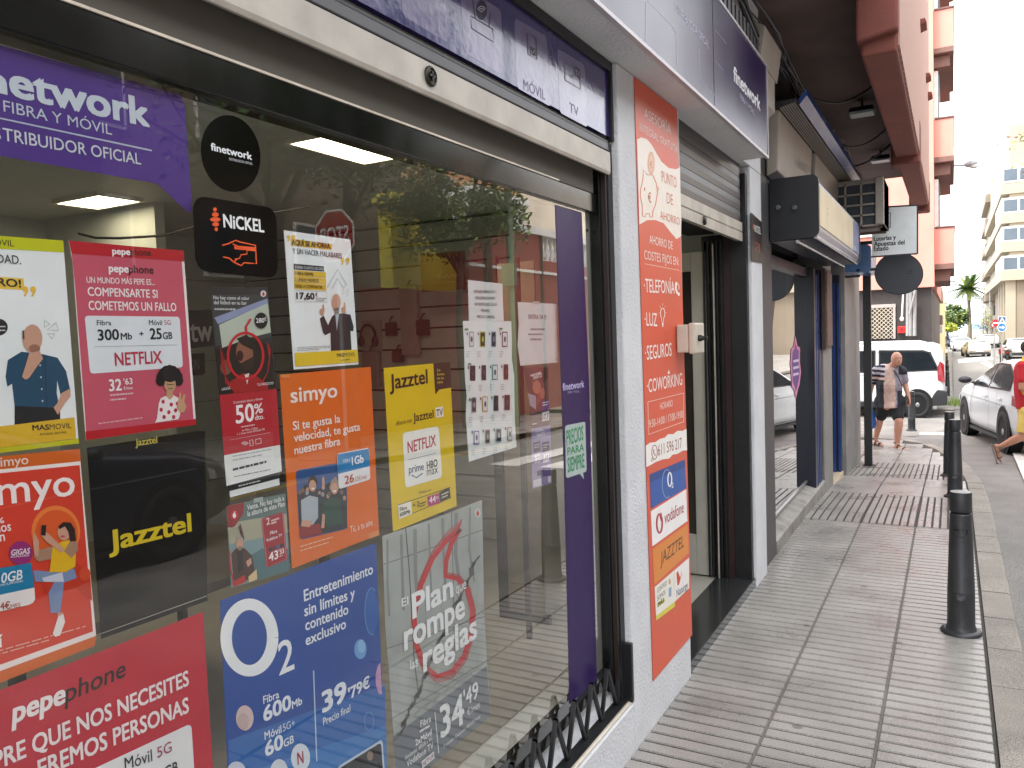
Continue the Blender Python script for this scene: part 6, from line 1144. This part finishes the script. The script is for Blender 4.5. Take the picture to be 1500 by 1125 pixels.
# ================================================================== vehicles (local: x forward, y left, z up)
TYRE = mat('tyre_rubber', '1c1c1d', .8, var=.15); ARCH = mat('wheel_arch', '0c0c0d', .9, var=0); RIM = mat('alloy_rim', '9a9c9e', .3, metal=.8, var=.08)
CGL = mat('car_glass', '1a2024', .06, var=.1, coat=.3); RLT = mat('tail_lamp', '8c1620', .2, coat=.5); CLT = mat('head_lamp', 'c8cccc', .1); TRM = mat('black_car_trim', '202124', .55)
def paintm(col): return mat('car_paint_'+col, col, .34, var=0, coat=.35)
def car(name, label, cat, col, loc, heading, sc, prof, W, belt, tumble, wheels, wr, wins, shields, extra, group=None, spokes=9):
    t = thing(name, label, cat, loc, group); t.rotation_euler = (0, 0, heading); t.scale = (sc,)*3
    P = paintm(col); m = MB(P); rings = []
    for x, zt, zb, ws in prof:
        w = W*ws; zs = zt-.07; zm = min(belt, zt-.13); wsd = w-max(0, zs-belt)*tumble-.008
        half = [(w*.80, zb), (w*.965, zb+.07), (w*.995, zb+.22), (w, (zb+.22+zm)/2), (w*.992, zm), (wsd, zs), (wsd-.035, zt-.022), (wsd-.11, zt-.004), (wsd*.5, zt+.012), (0, zt+.016)]
        rings.append([(x, y, z) for y, z in half]+[(x, -y, z) for y, z in half[-2::-1]])
    n = len(rings[0]); vs = [p for r in rings for p in r]; fs = [(i*n+k, i*n+k+1, (i+1)*n+k+1, (i+1)*n+k) for i in range(len(rings)-1) for k in range(n-1)]
    fs += [(i*n, (i+1)*n, (i+1)*n+n-1, i*n+n-1) for i in range(len(rings)-1)]
    m.add(vs, fs, True); m.add(rings[0], [list(range(n))]); m.add(rings[-1], [list(range(n))[::-1]])
    body = m.build('body', t, local=True)
    hw = lambda z: W-max(0, z-belt)*tumble
    for s in (1, -1):
        for wn in wins:
            mm = MB(CGL); e = .007; mm.add([(x, s*(hw(z)+e-.008), z) for x, z in wn], [list(range(len(wn)))]); mm.build('side_window', t, local=True)
            cx, cz = sum(p[0] for p in wn)/len(wn), sum(p[1] for p in wn)/len(wn)
            mm = MB(TRM); big = [(cx+(x-cx)*1.03+(.02 if x > cx else -.02), cz+(z-cz)*1.06+(.015 if z > cz else -.018)) for x, z in wn]; mm.add([(x, s*(hw(z)+e-.0115), z) for x, z in big], [list(range(len(big)))]); mm.build('window_seal', t, local=True)
        for wx in wheels:
            mm = MB(ARCH); mm.lathe([(wr+.055, 0), (0, .001)], (wx, s*(W-.001) if s > 0 else -W+.001, wr+.01), 30, 'Y', cap=False); 
            mm.v = [(x, y+(s*.0035), z) for x, y, z in mm.v]; mm.build('wheel_arch', t, local=True)
            w = MB(TYRE); y0, y1 = (W-.20, W+.012) if s > 0 else (-W+.20, -W-.012); r_ = wr
            w.lathe([(r_*.68, y0), (r_*.95, y0), (r_, y0+(y1-y0)*.15), (r_, y0+(y1-y0)*.8), (r_*.95, y1), (r_*.70, y1), (r_*.68, y1-(y1-y0)*.06)], (wx, 0, wr), 32, 'Y', cap=False)
            wh = w.build('wheel', t, local=True)
            q = MB(RIM); yy = y1-(y1-y0)*.05; q.lathe([(r_*.70, yy), (r_*.66, yy-(y1-y0)*.1)], (wx, 0, wr), 30, 'Y', cap=False)
            for k in range(spokes):
                a = 2*math.pi*k/spokes; d = Vector((math.cos(a), 0, math.sin(a))); e = Vector((-d.z, 0, d.x)); c = Vector((wx, yy-(y1-y0)*.02, wr))
                q.prism([c+d*r_*.1-e*.028, c+d*r_*.68-e*.016, c+d*r_*.68+e*.016, c+d*r_*.1+e*.028], (0, (y1-y0)*.06*-1, 0))
            q.lathe([(r_*.17, yy), (r_*.15, yy+(y1-y0)*.03), (0, yy+(y1-y0)*.03)], (wx, 0, wr), 16, 'Y', cap=False)
            q.use(ARCH); q.lathe([(r_*.67, yy-(y1-y0)*.12), (0, yy-(y1-y0)*.12)], (wx, 0, wr), 24, 'Y', cap=False); q.build('rim', wh, local=True)
    for sh in shields: MB(CGL).add(sh, [list(range(len(sh)))]).build('windscreen', t, local=True)
    extra(t, W, hw); return t
def ln(mm, pts, hw, s, w=.006):                                # thin seam on a car's flank
    for (xa, za), (xb, zb) in zip(pts, pts[1:]):
        d = math.hypot(xb-xa, zb-za) or 1; nx, nz = -(zb-za)/d*w/2, (xb-xa)/d*w/2
        mm.add([(xa+nx, s*(hw(za)+.003), za+nz), (xb+nx, s*(hw(zb)+.003), zb+nz), (xb-nx, s*(hw(zb)+.003), zb-nz), (xa-nx, s*(hw(za)+.003), za-nz)], [(0, 1, 2, 3)])
# --- white delivery van with rear side windows, tail to the right
def van_extra(t, W, hw):
    for s in (1, -1):
        MB(RLT).prism([(-2.15, s*(W-.03), 1.30), (-2.05, s*(W-.04), 1.38), (-1.985, s*(W-.02), 1.22), (-2.0, s*(W-.02), .92), (-2.17, s*(W-.02), .86)], (0, s*.026, 0)).build('tail_lamp', t, local=True)
        mm = MB(TRM); ln(mm, [(.62, 1.0), (.62, .40)], hw, s); ln(mm, [(-.45, 1.05), (-.45, .40)], hw, s); ln(mm, [(-.45, 1.05), (.62, 1.05)], hw, s); ln(mm, [(-.45, 1.62), (-1.9, 1.60)], hw, s, .012); mm.build('panel_gap', t, local=True)
        MB(TRM).box(-1.0, -.86, s*W, s*(W+.03), 1.02, 1.06).build('handle', t, local=True)
        MB(TRM).prism([(1.05, s*W, 1.05), (1.25, s*W, 1.05), (1.22, s*W, 1.25), (1.08, s*W, 1.25)], (0, s*.16, 0)).build('mirror', t, local=True, bevel=.02)
    mm = MB(TRM); mm.prism([(-2.22, -W*.97, .32), (-2.22, -W*.97, .66), (-1.98, -W*1.008, .70), (-1.82, -W*1.008, .52), (-1.78, -W*1.008, .30)], (0, 2*W*1.0, 0)); mm.box(-1.08, .9, -W*1.006, W*1.006, .26, .40); mm.build('bumper', t, local=True, bevel=.02)
    MB(CGL).add([(-2.155, -.60, 1.12), (-2.155, .60, 1.12), (-2.075, .55, 1.62), (-2.075, -.55, 1.62)], [(0, 1, 2, 3)]).build('rear_window', t, local=True)
    for s in (1, -1): MB(paintm('d9dbdc')).tube([(-1.7, s*.58, 1.80), (-1.5, s*.58, 1.845), (.2, s*.58, 1.85), (.4, s*.58, 1.80)], .018, 6).build('roof_rail', t, local=True)
VP_ = [(-2.17, 1.05, .42, .90), (-2.16, 1.25, .36, .95), (-2.10, 1.60, .33, .98), (-2.04, 1.74, .30, .99), (-1.85, 1.80, .28, 1), (-1.2, 1.83, .24, 1), (0, 1.83, .24, 1), (.6, 1.80, .24, 1), (1.0, 1.58, .24, 1), (1.38, 1.16, .24, 1), (1.7, 1.08, .25, .99), (2.05, .94, .27, .95), (2.16, .78, .30, .88), (2.2, .55, .34, .80)]
vr = on_g(1345.5, 613, -.125); sv = 1.0
van = car('delivery_van', 'white delivery van with dark rear side windows crossing behind the walking man', 'van', 'c6c8c9', (vr.x-1.50*.90-.02, vr.y+.9, gz(vr.y)-.125), math.radians(180), sv, VP_, .90, 1.08, .17, (-1.50, 1.38), .325,
    [[(-2.0, 1.18), (-1.80, 1.56), (-1.62, 1.62), (-.55, 1.64), (-.55, 1.14), (-1.2, 1.15)], [(-.40, 1.14), (-.40, 1.64), (.45, 1.62), (1.1, 1.16)]], [[(.70, -.62, 1.765), (.70, .62, 1.765), (1.36, .70, 1.20), (1.36, -.70, 1.20)]], van_extra, spokes=7)
van.scale = (.90, .95, 1.04)
# --- white hatchback leaving to the right
def hat_extra(t, W, hw):
    for s in (1, -1):
        mm = MB(TRM); ln(mm, [(.68, .92), (.80, .60), (.80, .28)], hw, s, .008); ln(mm, [(-.44, .92), (-.44, .50), (-.42, .28)], hw, s, .008); ln(mm, [(.92, .28), (-.78, .28)], hw, s, .008); ln(mm, [(-.98, .92), (-.92, .62)], hw, s, .008); mm.build('panel_gap', t, local=True)
        mm = MB(paintm('c9ccce'))
        for hx in (-.36, -1.22): mm.box(hx, hx+.19, s*(W-.005), s*(W+.028), .775, .805)
        mm.build('door_handle', t, local=True, bevel=.008)
        mm = MB(mat('chrome_line', 'b8babc', .3, metal=.7)); ln(mm, [(-1.45, .705), (.98, .735), (1.6, .74)], hw, s, .012); mm.build('crease', t, local=True)
        mm = MB(TRM); mm.ball((.56, s*(W+.13), 1.02), (.070, .105, .060), 14, 8); mm.box(.52, .60, s*(W-.1), s*(W+.03), .95, .99); mm.build('mirror', t, local=True, bevel=.025)
        MB(RLT).prism([(-2.05, s*W*.92, .70), (-1.80, s*W*1.0, .74), (-1.82, s*W*1.0, .88), (-2.02, s*W*.92, .90)], (0, s*.01, 0)).build('tail_lamp', t, local=True)
        MB(CLT).prism([(2.02, s*W*.86, .58), (1.75, s*W*.99, .62), (1.72, s*W*.99, .72), (1.98, s*W*.84, .68)], (0, s*.012, 0)).build('head_lamp', t, local=True)
        MB(TRM).box(-1.0, 1.0, s*W*.90, s*W*.985, .17, .22).build('sill', t, local=True)
    MB(TRM).box(-2.12, -2.02, -.75, .75, .25, .42).build('bumper', t, local=True, bevel=.02)
    MB(mat('plate_white', 'd8d8d2', .5)).box(-2.135, -2.122, -.26, .26, .46, .57).build('number_plate', t, local=True)
    MB(CGL).add([(-1.99, -.58, .96), (-1.99, .58, .96), (-1.70, .50, 1.34), (-1.70, -.50, 1.34)], [(0, 1, 2, 3)]).build('rear_window', t, local=True)
HP = [(-2.10, .55, .34, .86), (-2.08, .88, .28, .93), (-2.0, .97, .24, .96), (-1.80, 1.22, .22, .985), (-1.55, 1.32, .20, .995), (-1.0, 1.375, .18, 1), (-.6, 1.37, .18, 1), (-.20, 1.33, .18, 1), (.20, 1.20, .18, 1), (.80, .985, .18, 1), (1.5, .90, .19, .99), (1.9, .78, .21, .95), (2.06, .64, .24, .88), (2.12, .48, .28, .80)]
HW = [[(-1.62, .96), (-1.50, 1.14), (-1.05, 1.285), (-.50, 1.295), (-.50, .955)], [(-.40, .955), (-.40, 1.295), (-.22, 1.27), (.12, 1.15), (.58, .985), (.54, .955)]]
HS = [[(-.10, -.58, 1.325), (-.10, .58, 1.325), (.72, .70, 1.03), (.72, -.70, 1.03)]]
w1, w2 = on_g(1421, 637, -.125), on_g(1488, 668, -.125)
hd = math.atan2(w1.y-w2.y, w1.x-w2.x); hs_ = max(.85, min(1.15, (w1-w2).length/2.6)); d = Vector((math.cos(hd), math.sin(hd), 0)); lf = Vector((-d.y, d.x, 0))
cc = w1-d*1.32*hs_-lf*.80*hs_
hat = car('parked_car', 'white hatchback with a black mirror beside the bollards at the right edge', 'car', 'c8cbcd', (cc.x, cc.y, gz(cc.y)-.12), hd, hs_, HP, .89, .93, .42, (-1.30, 1.32), .318, HW, HS, hat_extra, spokes=10)
hat.rotation_euler = (0, -math.atan2(w1.z-w2.z, (w1-w2).length), hd)
# --- dark saloon opposite the shop (seen in the glass)
car('dark_car', 'dark blue grey car parked across the street opposite the shop window', 'car', '232a36', (4.55, 3.25, -.12), math.radians(90), 1.05, HP, .89, .93, .42, (-1.30, 1.32), .318, HW, HS, hat_extra, spokes=12)
# --- far traffic
def far_car(label, col, px, py, head, sc=1.0, name='distant_car'):
    p = on_g(px, py, -.12); return car(name, label, 'car', col, (p.x, p.y, gz(p.y)-.12), math.radians(head), sc, HP, .89, .93, .42, (-1.30, 1.32), .318, HW, HS, hat_extra, 'cars far down the street', spokes=5)
far_car('champagne saloon seen from behind in the middle of the far street', 'b9aea4', 1429, 522, 97)
far_car('white car facing us left of the champagne saloon', 'd6d8d8', 1409, 514, -84, 1.05)
far_car('white car behind the champagne saloon on the right', 'd8d8d6', 1446, 509, 95, 1.12)
far_car('dark blue car far away above the row of bollards', '2a3644', 1380, 509, -88)
far_car('dark green car far away right of the dark blue one', '2a403e', 1394, 506, -88)
far_car('white hatchback with a broad dark rear window under the road signs', 'dcdcdc', 1491, 524, 92, 1.15)
# --- parked motorbikes
def bike(label, col, px, py, head):
    p = on_g(px, py, -.12); t = thing('motorbike', label, 'motorbike', (p.x, p.y, gz(p.y)-.12), 'motorbikes parked at the right'); t.rotation_euler = (0, 0, math.radians(head))
    for x in (-.62, .65):
        m = MB(TYRE); m.lathe([(.20, -.05), (.29, -.055), (.30, 0), (.29, .055), (.20, .05)], (x, 0, .30), 22, 'Y', cap=False); w = m.build('wheel', t, local=True); MB(RIM).lathe([(.19, -.02), (0, -.03)], (x, 0, .30), 16, 'Y', cap=False).lathe([(.19, .02), (0, .03)], (x, 0, .30), 16, 'Y', cap=False).build('rim', w, local=True)
    c = mat('bike_'+col, col, .35, coat=.4); m = MB(c); m.prism([(-.75, -.13, .62), (-.1, -.15, .45), (.3, -.13, .40), (.55, -.12, .75), (.42, -.11, 1.0), (.30, -.12, .72), (-.1, -.14, .66), (-.72, -.12, .86)], (0, .27, 0)); m.build('fairing', t, local=True, bevel=.03)
    MB(TRM).prism([(-.78, -.12, .86), (.05, -.14, .74), (.1, -.14, .80), (-.3, -.14, .88), (-.78, -.10, .93)], (0, .25, 0)).build('saddle', t, local=True, bevel=.02); MB(TRM).tube([(.42, -.34, 1.06), (.46, 0, 1.02), (.42, .34, 1.06)], .02, 6).build('handlebar', t, local=True); MB(RLT).box(-.82, -.76, -.09, .09, .72, .82).build('tail_lamp', t, local=True)
    for s in (-1, 1): MB(TRM).tube([(.65, s*.09, .30), (.44, s*.09, 1.0)], .022, 6).build('fork', t, local=True)
bike('red motorbike parked in front of the white hatchback with the dark window', 'b02630', 1467, 530, 84)
bike('black motorbike between the red motorbike and the white hatchback roof', '26282c', 1478, 532, 80)
t = thing('grass_tuft', 'small tuft of grass at the corner of the far kerb', 'plant', on_g(1402, 594)); m = MB(LEAF[2]); rd = random.Random(2); c = Vector(t.location)
for k in range(160):
    m.use(LEAF[1+k % 2]); a = rd.random()*6.28; r = .28*rd.random()**.5; b = c+Vector((r*math.cos(a), r*math.sin(a), 0)); l = Vector((rd.uniform(-.12, .12), rd.uniform(-.12, .12), rd.uniform(.12, .3))); m.add([b, b+Vector((.02, .01, 0)), b+l], [(0, 1, 2)])
m.build('blades', t)
# ================================================================== people
def grow(name, segs, vox, mats, parent, pick=None, smooth=5, cut=None, label=None):
    """one continuous skin over tapered limb segments (p0, p1, r0, r1[, flatten vector]) and ellipsoids"""
    mb = MB(mats[0])
    for s in segs:
        if len(s) == 2: mb.ball(s[0], s[1], 18, 12)
        else:
            p, q, a, b = Vector(s[0]), Vector(s[1]), s[2], s[3]
            k = 6; mb.tube([p.lerp(q, i/k) for i in range(k+1)], [a+(b-a)*i/k for i in range(k+1)], 14); mb.ball(p, a*.995, 14, 9); mb.ball(q, b*.995, 14, 9)
    me = bpy.data.meshes.new(name); me.from_pydata(mb.v, [], mb.f); me.update()
    o = bpy.data.objects.new('tmp', me); COL.objects.link(o)
    r = o.modifiers.new('r', 'REMESH'); r.mode = 'VOXEL'; r.voxel_size = vox; r.use_smooth_shade = True
    sm = o.modifiers.new('s', 'SMOOTH'); sm.factor = .5; sm.iterations = smooth
    out = bpy.data.meshes.new_from_object(o.evaluated_get(bpy.context.evaluated_depsgraph_get())); bpy.data.objects.remove(o)
    out.name = name; out.materials.clear()
    for m in mats: out.materials.append(m)
    for p in out.polygons:
        p.use_smooth = True; p.material_index = pick(p.center) if pick else 0
    if cut:
        import bmesh
        bm = bmesh.new(); bm.from_mesh(out); bmesh.ops.delete(bm, geom=[f for f in bm.faces if cut(f.calc_center_median())], context='FACES'); bm.to_mesh(out); bm.free()
    n = bpy.data.objects.new(name, out); COL.objects.link(n); n.parent = parent
    return n
SKN = mat('ruddy_skin', 'c08d76', .5, var=.08, scale=25); SKN2 = mat('tanned_skin', 'a5735a', .5, var=.08, scale=25)
def hand(segs, wrist, d, side, curl, r=.0095):
    """palm, four unequal fingers and a thumb; d: hand direction, side: across the knuckles, curl: towards the palm"""
    wrist, d, side, curl = Vector(wrist), Vector(d).normalized(), Vector(side).normalized(), Vector(curl).normalized()
    k = wrist+d*.085
    for s in (-1, 0, 1): segs.append((wrist+side*.018*s, k+side*.028*s, .017, .014))
    for i, L in enumerate((.068, .078, .073, .056)):
        b = k+side*(.036-.024*i); m1 = b+d*L*.5+curl*.012; e = m1+(d*.55+curl*.65).normalized()*L*.55
        segs += [(b, m1, r, r*.92), (m1, e, r*.92, r*.78)]
    tb = wrist+d*.025+side*.028; m1 = tb+(d*.6+side*.7+curl*.25).normalized()*.036; segs += [(tb, m1, .0125, .011), (m1, m1+(d+curl*.35).normalized()*.032, .0105, .0085)]
# --- the walking man
g = on_g(1306, 655); man = thing('person', 'heavy bald man in striped shirt and black shorts walking with a blue bag', 'person', (g.x, g.y, g.z))
K = .00160*(g.y/15.0)
def J(cx, cy, y=0.0): return Vector(((cx-330)*K, y, (1083-cy)*K))
hip_l, hip_r = J(265, 640, .03), J(375, 640, -.02)
kn_r, an_r = J(212, 800, .10), J(165, 1005, .20); kn_l, an_l = J(408, 790, -.16), J(388, 1020, -.10)
sh_r, el_r, wr_r = J(200, 250, -.05), J(135, 430, .0), J(118, 545, .02); sh_l, el_l, wr_l = J(430, 265, .03), J(468, 425, .05), J(500, 545, -.03)
hd_c = J(388, 128, -.10)
body = [(hip_l, hip_r, .115, .115), (J(310, 600), J(310, 430), .16, .185), (J(310, 430, -.03), J(315, 300), .185, .15), (sh_r, sh_l, .075, .075), (J(330, 225, -.02), J(366, 180, -.08), .062, .058),
        (hip_l, kn_r, .10, .062), (kn_r, kn_r.lerp(an_r, .35), .062, .062), (kn_r.lerp(an_r, .35), an_r, .062, .038), (hip_r, kn_l, .105, .068), (kn_l, kn_l.lerp(an_l, .35), .068, .068), (kn_l.lerp(an_l, .35), an_l, .068, .042),
        (sh_r, el_r, .056, .045), (el_r, wr_r, .044, .030), (sh_l, el_l, .056, .045), (el_l, wr_l, .046, .030),
        (an_r, J(172, 1058, .17), .040, .032), (J(160, 1060, .20), J(232, 1066, .08), .034, .026), (an_l, J(385, 1072, -.13), .042, .034), (J(372, 1078, -.10), J(478, 1084, -.26), .036, .028)]
for i in range(5): body.append((J(222+i*4-6, 1066, .09-.018*i+.01), J(240-i*3, 1071, .05-.012*i), .011, .009)); body.append((J(470+i*4-8, 1083, -.24-.012*i+.02), J(493-i*4, 1088, -.29-.005*i), .012, .010))
body += [(hd_c, (.088, .100, .116)), (hd_c+Vector((.022, -.028, -.058)), (.058, .066, .066)), (hd_c+Vector((.052, -.082, -.028)), hd_c+Vector((.044, -.070, .010)), .016, .009), (hd_c+Vector((-.072, -.005, -.02)), (.012, .022, .032)), (hd_c+Vector((.074, .022, -.03)), (.012, .02, .03)), (hd_c+Vector((.012, -.085, .028)), hd_c+Vector((.058, -.066, .026)), .012, .012), (hd_c+Vector((.024, -.082, -.078)), hd_c+Vector((.052, -.066, -.076)), .010, .010)]
hand(body, wr_r, (-.05, -.05, -1), (.3, -1, 0), (1, 0, 0)); hand(body, wr_l, (.12, -.1, -1), (.4, -1, 0), (-1, -.3, 0))
grow('body', body, .0075, [SKN], man, smooth=3)
for s, e in ((-1, (.018, -.094, .008)), (1, (.060, -.072, .006))):
    p = hd_c+Vector(e); m = MB(mat('eye_dark', '2a1f1a', .3)); m.ball(p, (.009, .007, .006), 8, 6); m.build('eye', man, local=True); m = MB(mat('grey_hair', '8d8680', .8)); m.tube([p+Vector((-.016, .002, .020)), p+Vector((.016, .004, .021))], .005, 5); m.build('eyebrow', man, local=True)
m = MB(mat('mouth_red', '7a4038', .5)); m.tube([hd_c+Vector((.022, -.091, -.062)), hd_c+Vector((.040, -.092, -.064)), hd_c+Vector((.056, -.076, -.061))], .005, 6); m.build('mouth', man, local=True)
m = MB(mat('grey_hair', '8d8680'))
m.ball(hd_c+Vector((-.030, .042, -.012)), (.058, .058, .062), 14, 8); m.build('hair', man, local=True)
NV, BG, LV, SG = mat('shirt_navy', '23232c', .8), mat('shirt_beige', 'c4a79c', .8, var=.2, scale=18), mat('shirt_lavender', 'b8b0c0', .8), mat('shirt_grey', '8a8490', .8, var=.35, scale=14)
def shirt_pick(c):
    cx, cy = c.x/K+330, 1083-c.z/K
    if cx < 275 and cy < 372: return (0, 2, 0, 2, 0, 1, 0, 2)[int((cy-.10*(cx-200)-190)//26) % 8]
    if cx < 268: return 0
    if cx < 365 or (cx < 378 and cy > 330): return 1
    if cy < 300 and cx > 405: return 0
    if cy < 470: return 3
    return 0 if cx > 395 else 3
shirt = [(J(300, 640, .02), J(318, 640, -.02), .20, .20), (J(310, 600), J(310, 420), .20, .212), (J(310, 420, -.03), J(315, 300, -.01), .212, .175), (sh_r+Vector((0, 0, -.015)), sh_l+Vector((0, 0, -.015)), .095, .095), (J(252, 238, -.02), J(395, 242, .0), .088, .085), (sh_r, sh_r.lerp(el_r, .60), .088, .080), (sh_l, sh_l.lerp(el_l, .60), .088, .078), (J(316, 245), J(330, 222, -.03), .082, .074), (J(240, 590), J(395, 590), .13, .13)]
hz, cz = J(0, 648).z, J(0, 205).z
grow('shirt', shirt, .010, [NV, BG, LV, SG], man, shirt_pick, 4, lambda c: c.z < hz)
shorts = [(hip_l, hip_r, .125, .125), (hip_l+Vector((-.01, 0, 0)), hip_l.lerp(kn_r, .70), .125, .092), (hip_r+Vector((.01, 0, 0)), hip_r.lerp(kn_l, .70), .125, .096)]
grow('shorts', shorts, .010, [mat('shorts_black', '1d1e22', .8, bump=.15, bscale=12)], man, None, 2)
SND = mat('sandal_leather', '2f2622', .6)
def sandal(a, b, ank, w=.043):
    a, b = Vector(a), Vector(b); d = (b-a).normalized(); s = d.cross(Vector((0, 0, 1))).normalized(); u = s.cross(d)
    m = MB(SND); o = [(0, -.030), (.04, -.036), (.5, -.034), (.75, -.046), (.95, -.036), (1.05, -.008), (1.04, .012), (.95, .034), (.75, .044), (.5, .034), (.04, .034), (-.03, .0)]
    m.prism([a+d*(b-a).length*t+s*w_-u*.034 for t, w_ in o], u*-.022)
    for t, h in ((.30, .052), (.72, .030)):
        m.tube([a+d*(b-a).length*t+s*w*math.cos(x)-u*.03+u*(h+.03)*math.sin(x)*1.0 for x in [math.pi*k/10 for k in range(11)]], .012, 6)
    m.tube([Vector(ank)+(s*math.cos(x)-d*math.sin(x))*.05-u*.01 for x in [math.pi*k/8-.3 for k in range(10)]], .010, 6); return m
sandal(J(150, 1062, .22), J(240, 1068, .05), an_r).build('sandal', man, local=True); sandal(J(362, 1078, -.08), J(496, 1086, -.29), an_l).build('sandal', man, local=True)
m = MB(BLK); m.tube([J(365, 250, -.16), J(410, 330, -.17), J(440, 420, -.13)], .008, 6); m.build('bag_strap', man, local=True)
m = MB(BLK); q = wr_r+Vector((0, 0, .012)); m.lathe([(.036, -.012), (.038, 0), (.036, .012)], q, 16, 'Z', cap=False); m.build('wrist_band', man, local=True)
bt = thing('carrier_bag', 'bright blue plastic carrier bag in the walking man\'s hand', 'bag', man.location); BAGM = mat('blue_plastic', '1f5fb4', .35, var=.15, bump=.3, bscale=20)
m = MB(BAGM); bw = [(.02, 620), (.05, 680), (.085, 760), (.095, 830), (.088, 872), (.05, 885)]
vs = []; n = 14
for w, cy in bw:
    c = J(118+(cy-620)*.02, cy, .0)
    for k in range(n): a = 2*math.pi*k/n; vs.append(c+Vector((w*math.cos(a)*(1+.12*math.sin(3*a+cy)), .55*w*math.sin(a), .006*math.sin(5*a))))
m.add(vs, [(i*n+k, i*n+(k+1) % n, (i+1)*n+(k+1) % n, (i+1)*n+k) for i in range(len(bw)-1) for k in range(n)], True); m.add(vs[-n:], [list(range(n))]); m.build('sack', bt, local=True)
m = MB(BAGM); m.tube([J(108, 625, .02), J(112, 596, .02), J(122, 590, 0), J(130, 598, -.02), J(128, 628, -.02)], .008, 6); m.build('handle', bt, local=True)
# --- the man in red leaving at the right edge
g = on_g(1474, 679, -.12); red = thing('person', 'person in red polo shirt and yellow shorts striding out at the right edge', 'person', (g.x-.045, g.y, g.z))
K2 = (ray(1474, 640).normalized().length*g.y/ray(1474, 640).y*F)/1160/5.92
def Q(cx, cy, y=0.0): return Vector(((cx-497)*K2, y, (1052-cy)*K2))
hp, hp2 = Q(690, 600, -.06), Q(720, 600, .12); kn, an = Q(640, 800, -.08), Q(478, 905, -.02); kn2, an2 = Q(800, 800, .10), Q(830, 1000, .12); s1, s2 = Q(640, 195, -.16), Q(700, 190, .20); e1, w_1 = Q(628, 385, -.22), Q(740, 455, -.20); e2, w_2 = Q(760, 380, .25), Q(850, 420, .15); hc = Q(690, 55, .02)
bd = [(hp, hp2, .115, .11), (Q(690, 580, .03), Q(680, 400, .02), .15, .16), (Q(680, 400, .02), Q(672, 240, .02), .16, .15), (s1, s2, .07, .07), (Q(672, 180, .02), Q(684, 110, .02), .06, .055), (hc, (.10, .078, .118)), (hc+Vector((.04, 0, -.06)), (.06, .058, .06)), (hc+Vector((.10, 0, -.02)), hc+Vector((.095, 0, .015)), .016, .01), (hc+Vector((-.01, -.078, -.01)), (.02, .012, .03)),
      (hp, kn, .10, .066), (kn, kn.lerp(an, .35), .066, .063), (kn.lerp(an, .35), an, .063, .038), (hp2, kn2, .10, .066), (kn2, an2, .066, .04), (s1, e1, .056, .046), (e1, w_1, .046, .03), (s2, e2, .056, .046), (e2, w_2, .046, .03),
      (an, Q(446, 905, -.02), .038, .034), (Q(446, 900, -.02), Q(470, 1005, -.03), .034, .030), (an2, Q(820, 1045, .12), .04, .034), (Q(815, 1045, .12), Q(920, 1048, .10), .034, .026)]
for i in range(5): bd.append((Q(470, 1000, -.06+.018*i), Q(486-2*i, 1036, -.07+.018*i), .012, .010))
hand(bd, w_1, (1, 0, -.2), (0, 0, 1), (0, 1, 0)); hand(bd, w_2, (1, 0, -.1), (0, 0, 1), (0, -1, 0))
grow('body', bd, .0085, [SKN2], red, smooth=3)
RED, YEL = mat('polo_red', 'b01a26', .8, var=.08, bump=.1, bscale=15), mat('polo_yellow', 'd8a52a', .8)
sht = [(Q(690, 560, .03), Q(680, 400, .02), .175, .185), (Q(680, 400, .02), Q(672, 240, .02), .185, .172), (s1+Vector((0, 0, -.01)), s2+Vector((0, 0, -.01)), .09, .09), (s1, s1.lerp(e1, .62), .082, .074), (s2, s2.lerp(e2, .62), .082, .074), (Q(672, 185, .02), Q(676, 150, .02), .085, .075)]
def trim(c):
    d = e1-s1; t = (c-s1).dot(d)/d.length_squared; r = (c-s1-d*t).length
    return 1 if c.z > Q(0, 158).z or (t > .80 and r < .10) else 0
grow('polo_shirt', sht, .010, [RED, YEL], red, trim, 4, lambda c: c.z < Q(0, 572).z)
grow('shorts', [(hp, hp2, .14, .135), (hp, hp.lerp(kn, .80), .135, .105), (hp2, hp2.lerp(kn2, .8), .135, .105), (Q(690, 560, .03), Q(690, 620, .03), .165, .15)], .010, [mat('shorts_yellow', 'c9ad58', .8, bump=.15, bscale=12)], red, None, 3, lambda c: c.z < Q(0, 765).z)
m = MB(mat('sandal_grey', '6a6260', .6)); a, b = Q(432, 880, -.02), Q(478, 1040, -.03); d = (b-a).normalized(); n_ = Vector((-d.z, 0, d.x)); n_ = n_ if n_.x < 0 else -n_
m.prism([a+n_*.028+Vector((0, -.04, 0)), a+n_*.028+Vector((0, .035, 0)), b+n_*.034+Vector((0, .045, 0)), b+n_*.034+Vector((0, -.05, 0))], n_*.022)
for t in (.42, .72): c = a.lerp(b, t); m.tube([c+Vector((0, .05*math.cos(x), 0))-n_*.045*math.sin(x) for x in [math.pi*k/8 for k in range(9)]], .011, 6)
m.tube([an+Vector((.045*math.cos(x), .045*math.sin(x), .0)) for x in [2*math.pi*k/12 for k in range(13)]], .010, 6); m.build('sandal', red, local=True)
m = MB(mat('sandal_grey', '6a6260')); m.box(Q(800, 0).x, Q(930, 0).x, .075, .165, .004, .028); m.build('sandal', red, local=True)
m = MB(mat('short_dark_hair', '2b211c', .8)); m.ball(hc+Vector((-.022, 0, .024)), (.096, .084, .104), 14, 9); m.build('hair', red, local=True)
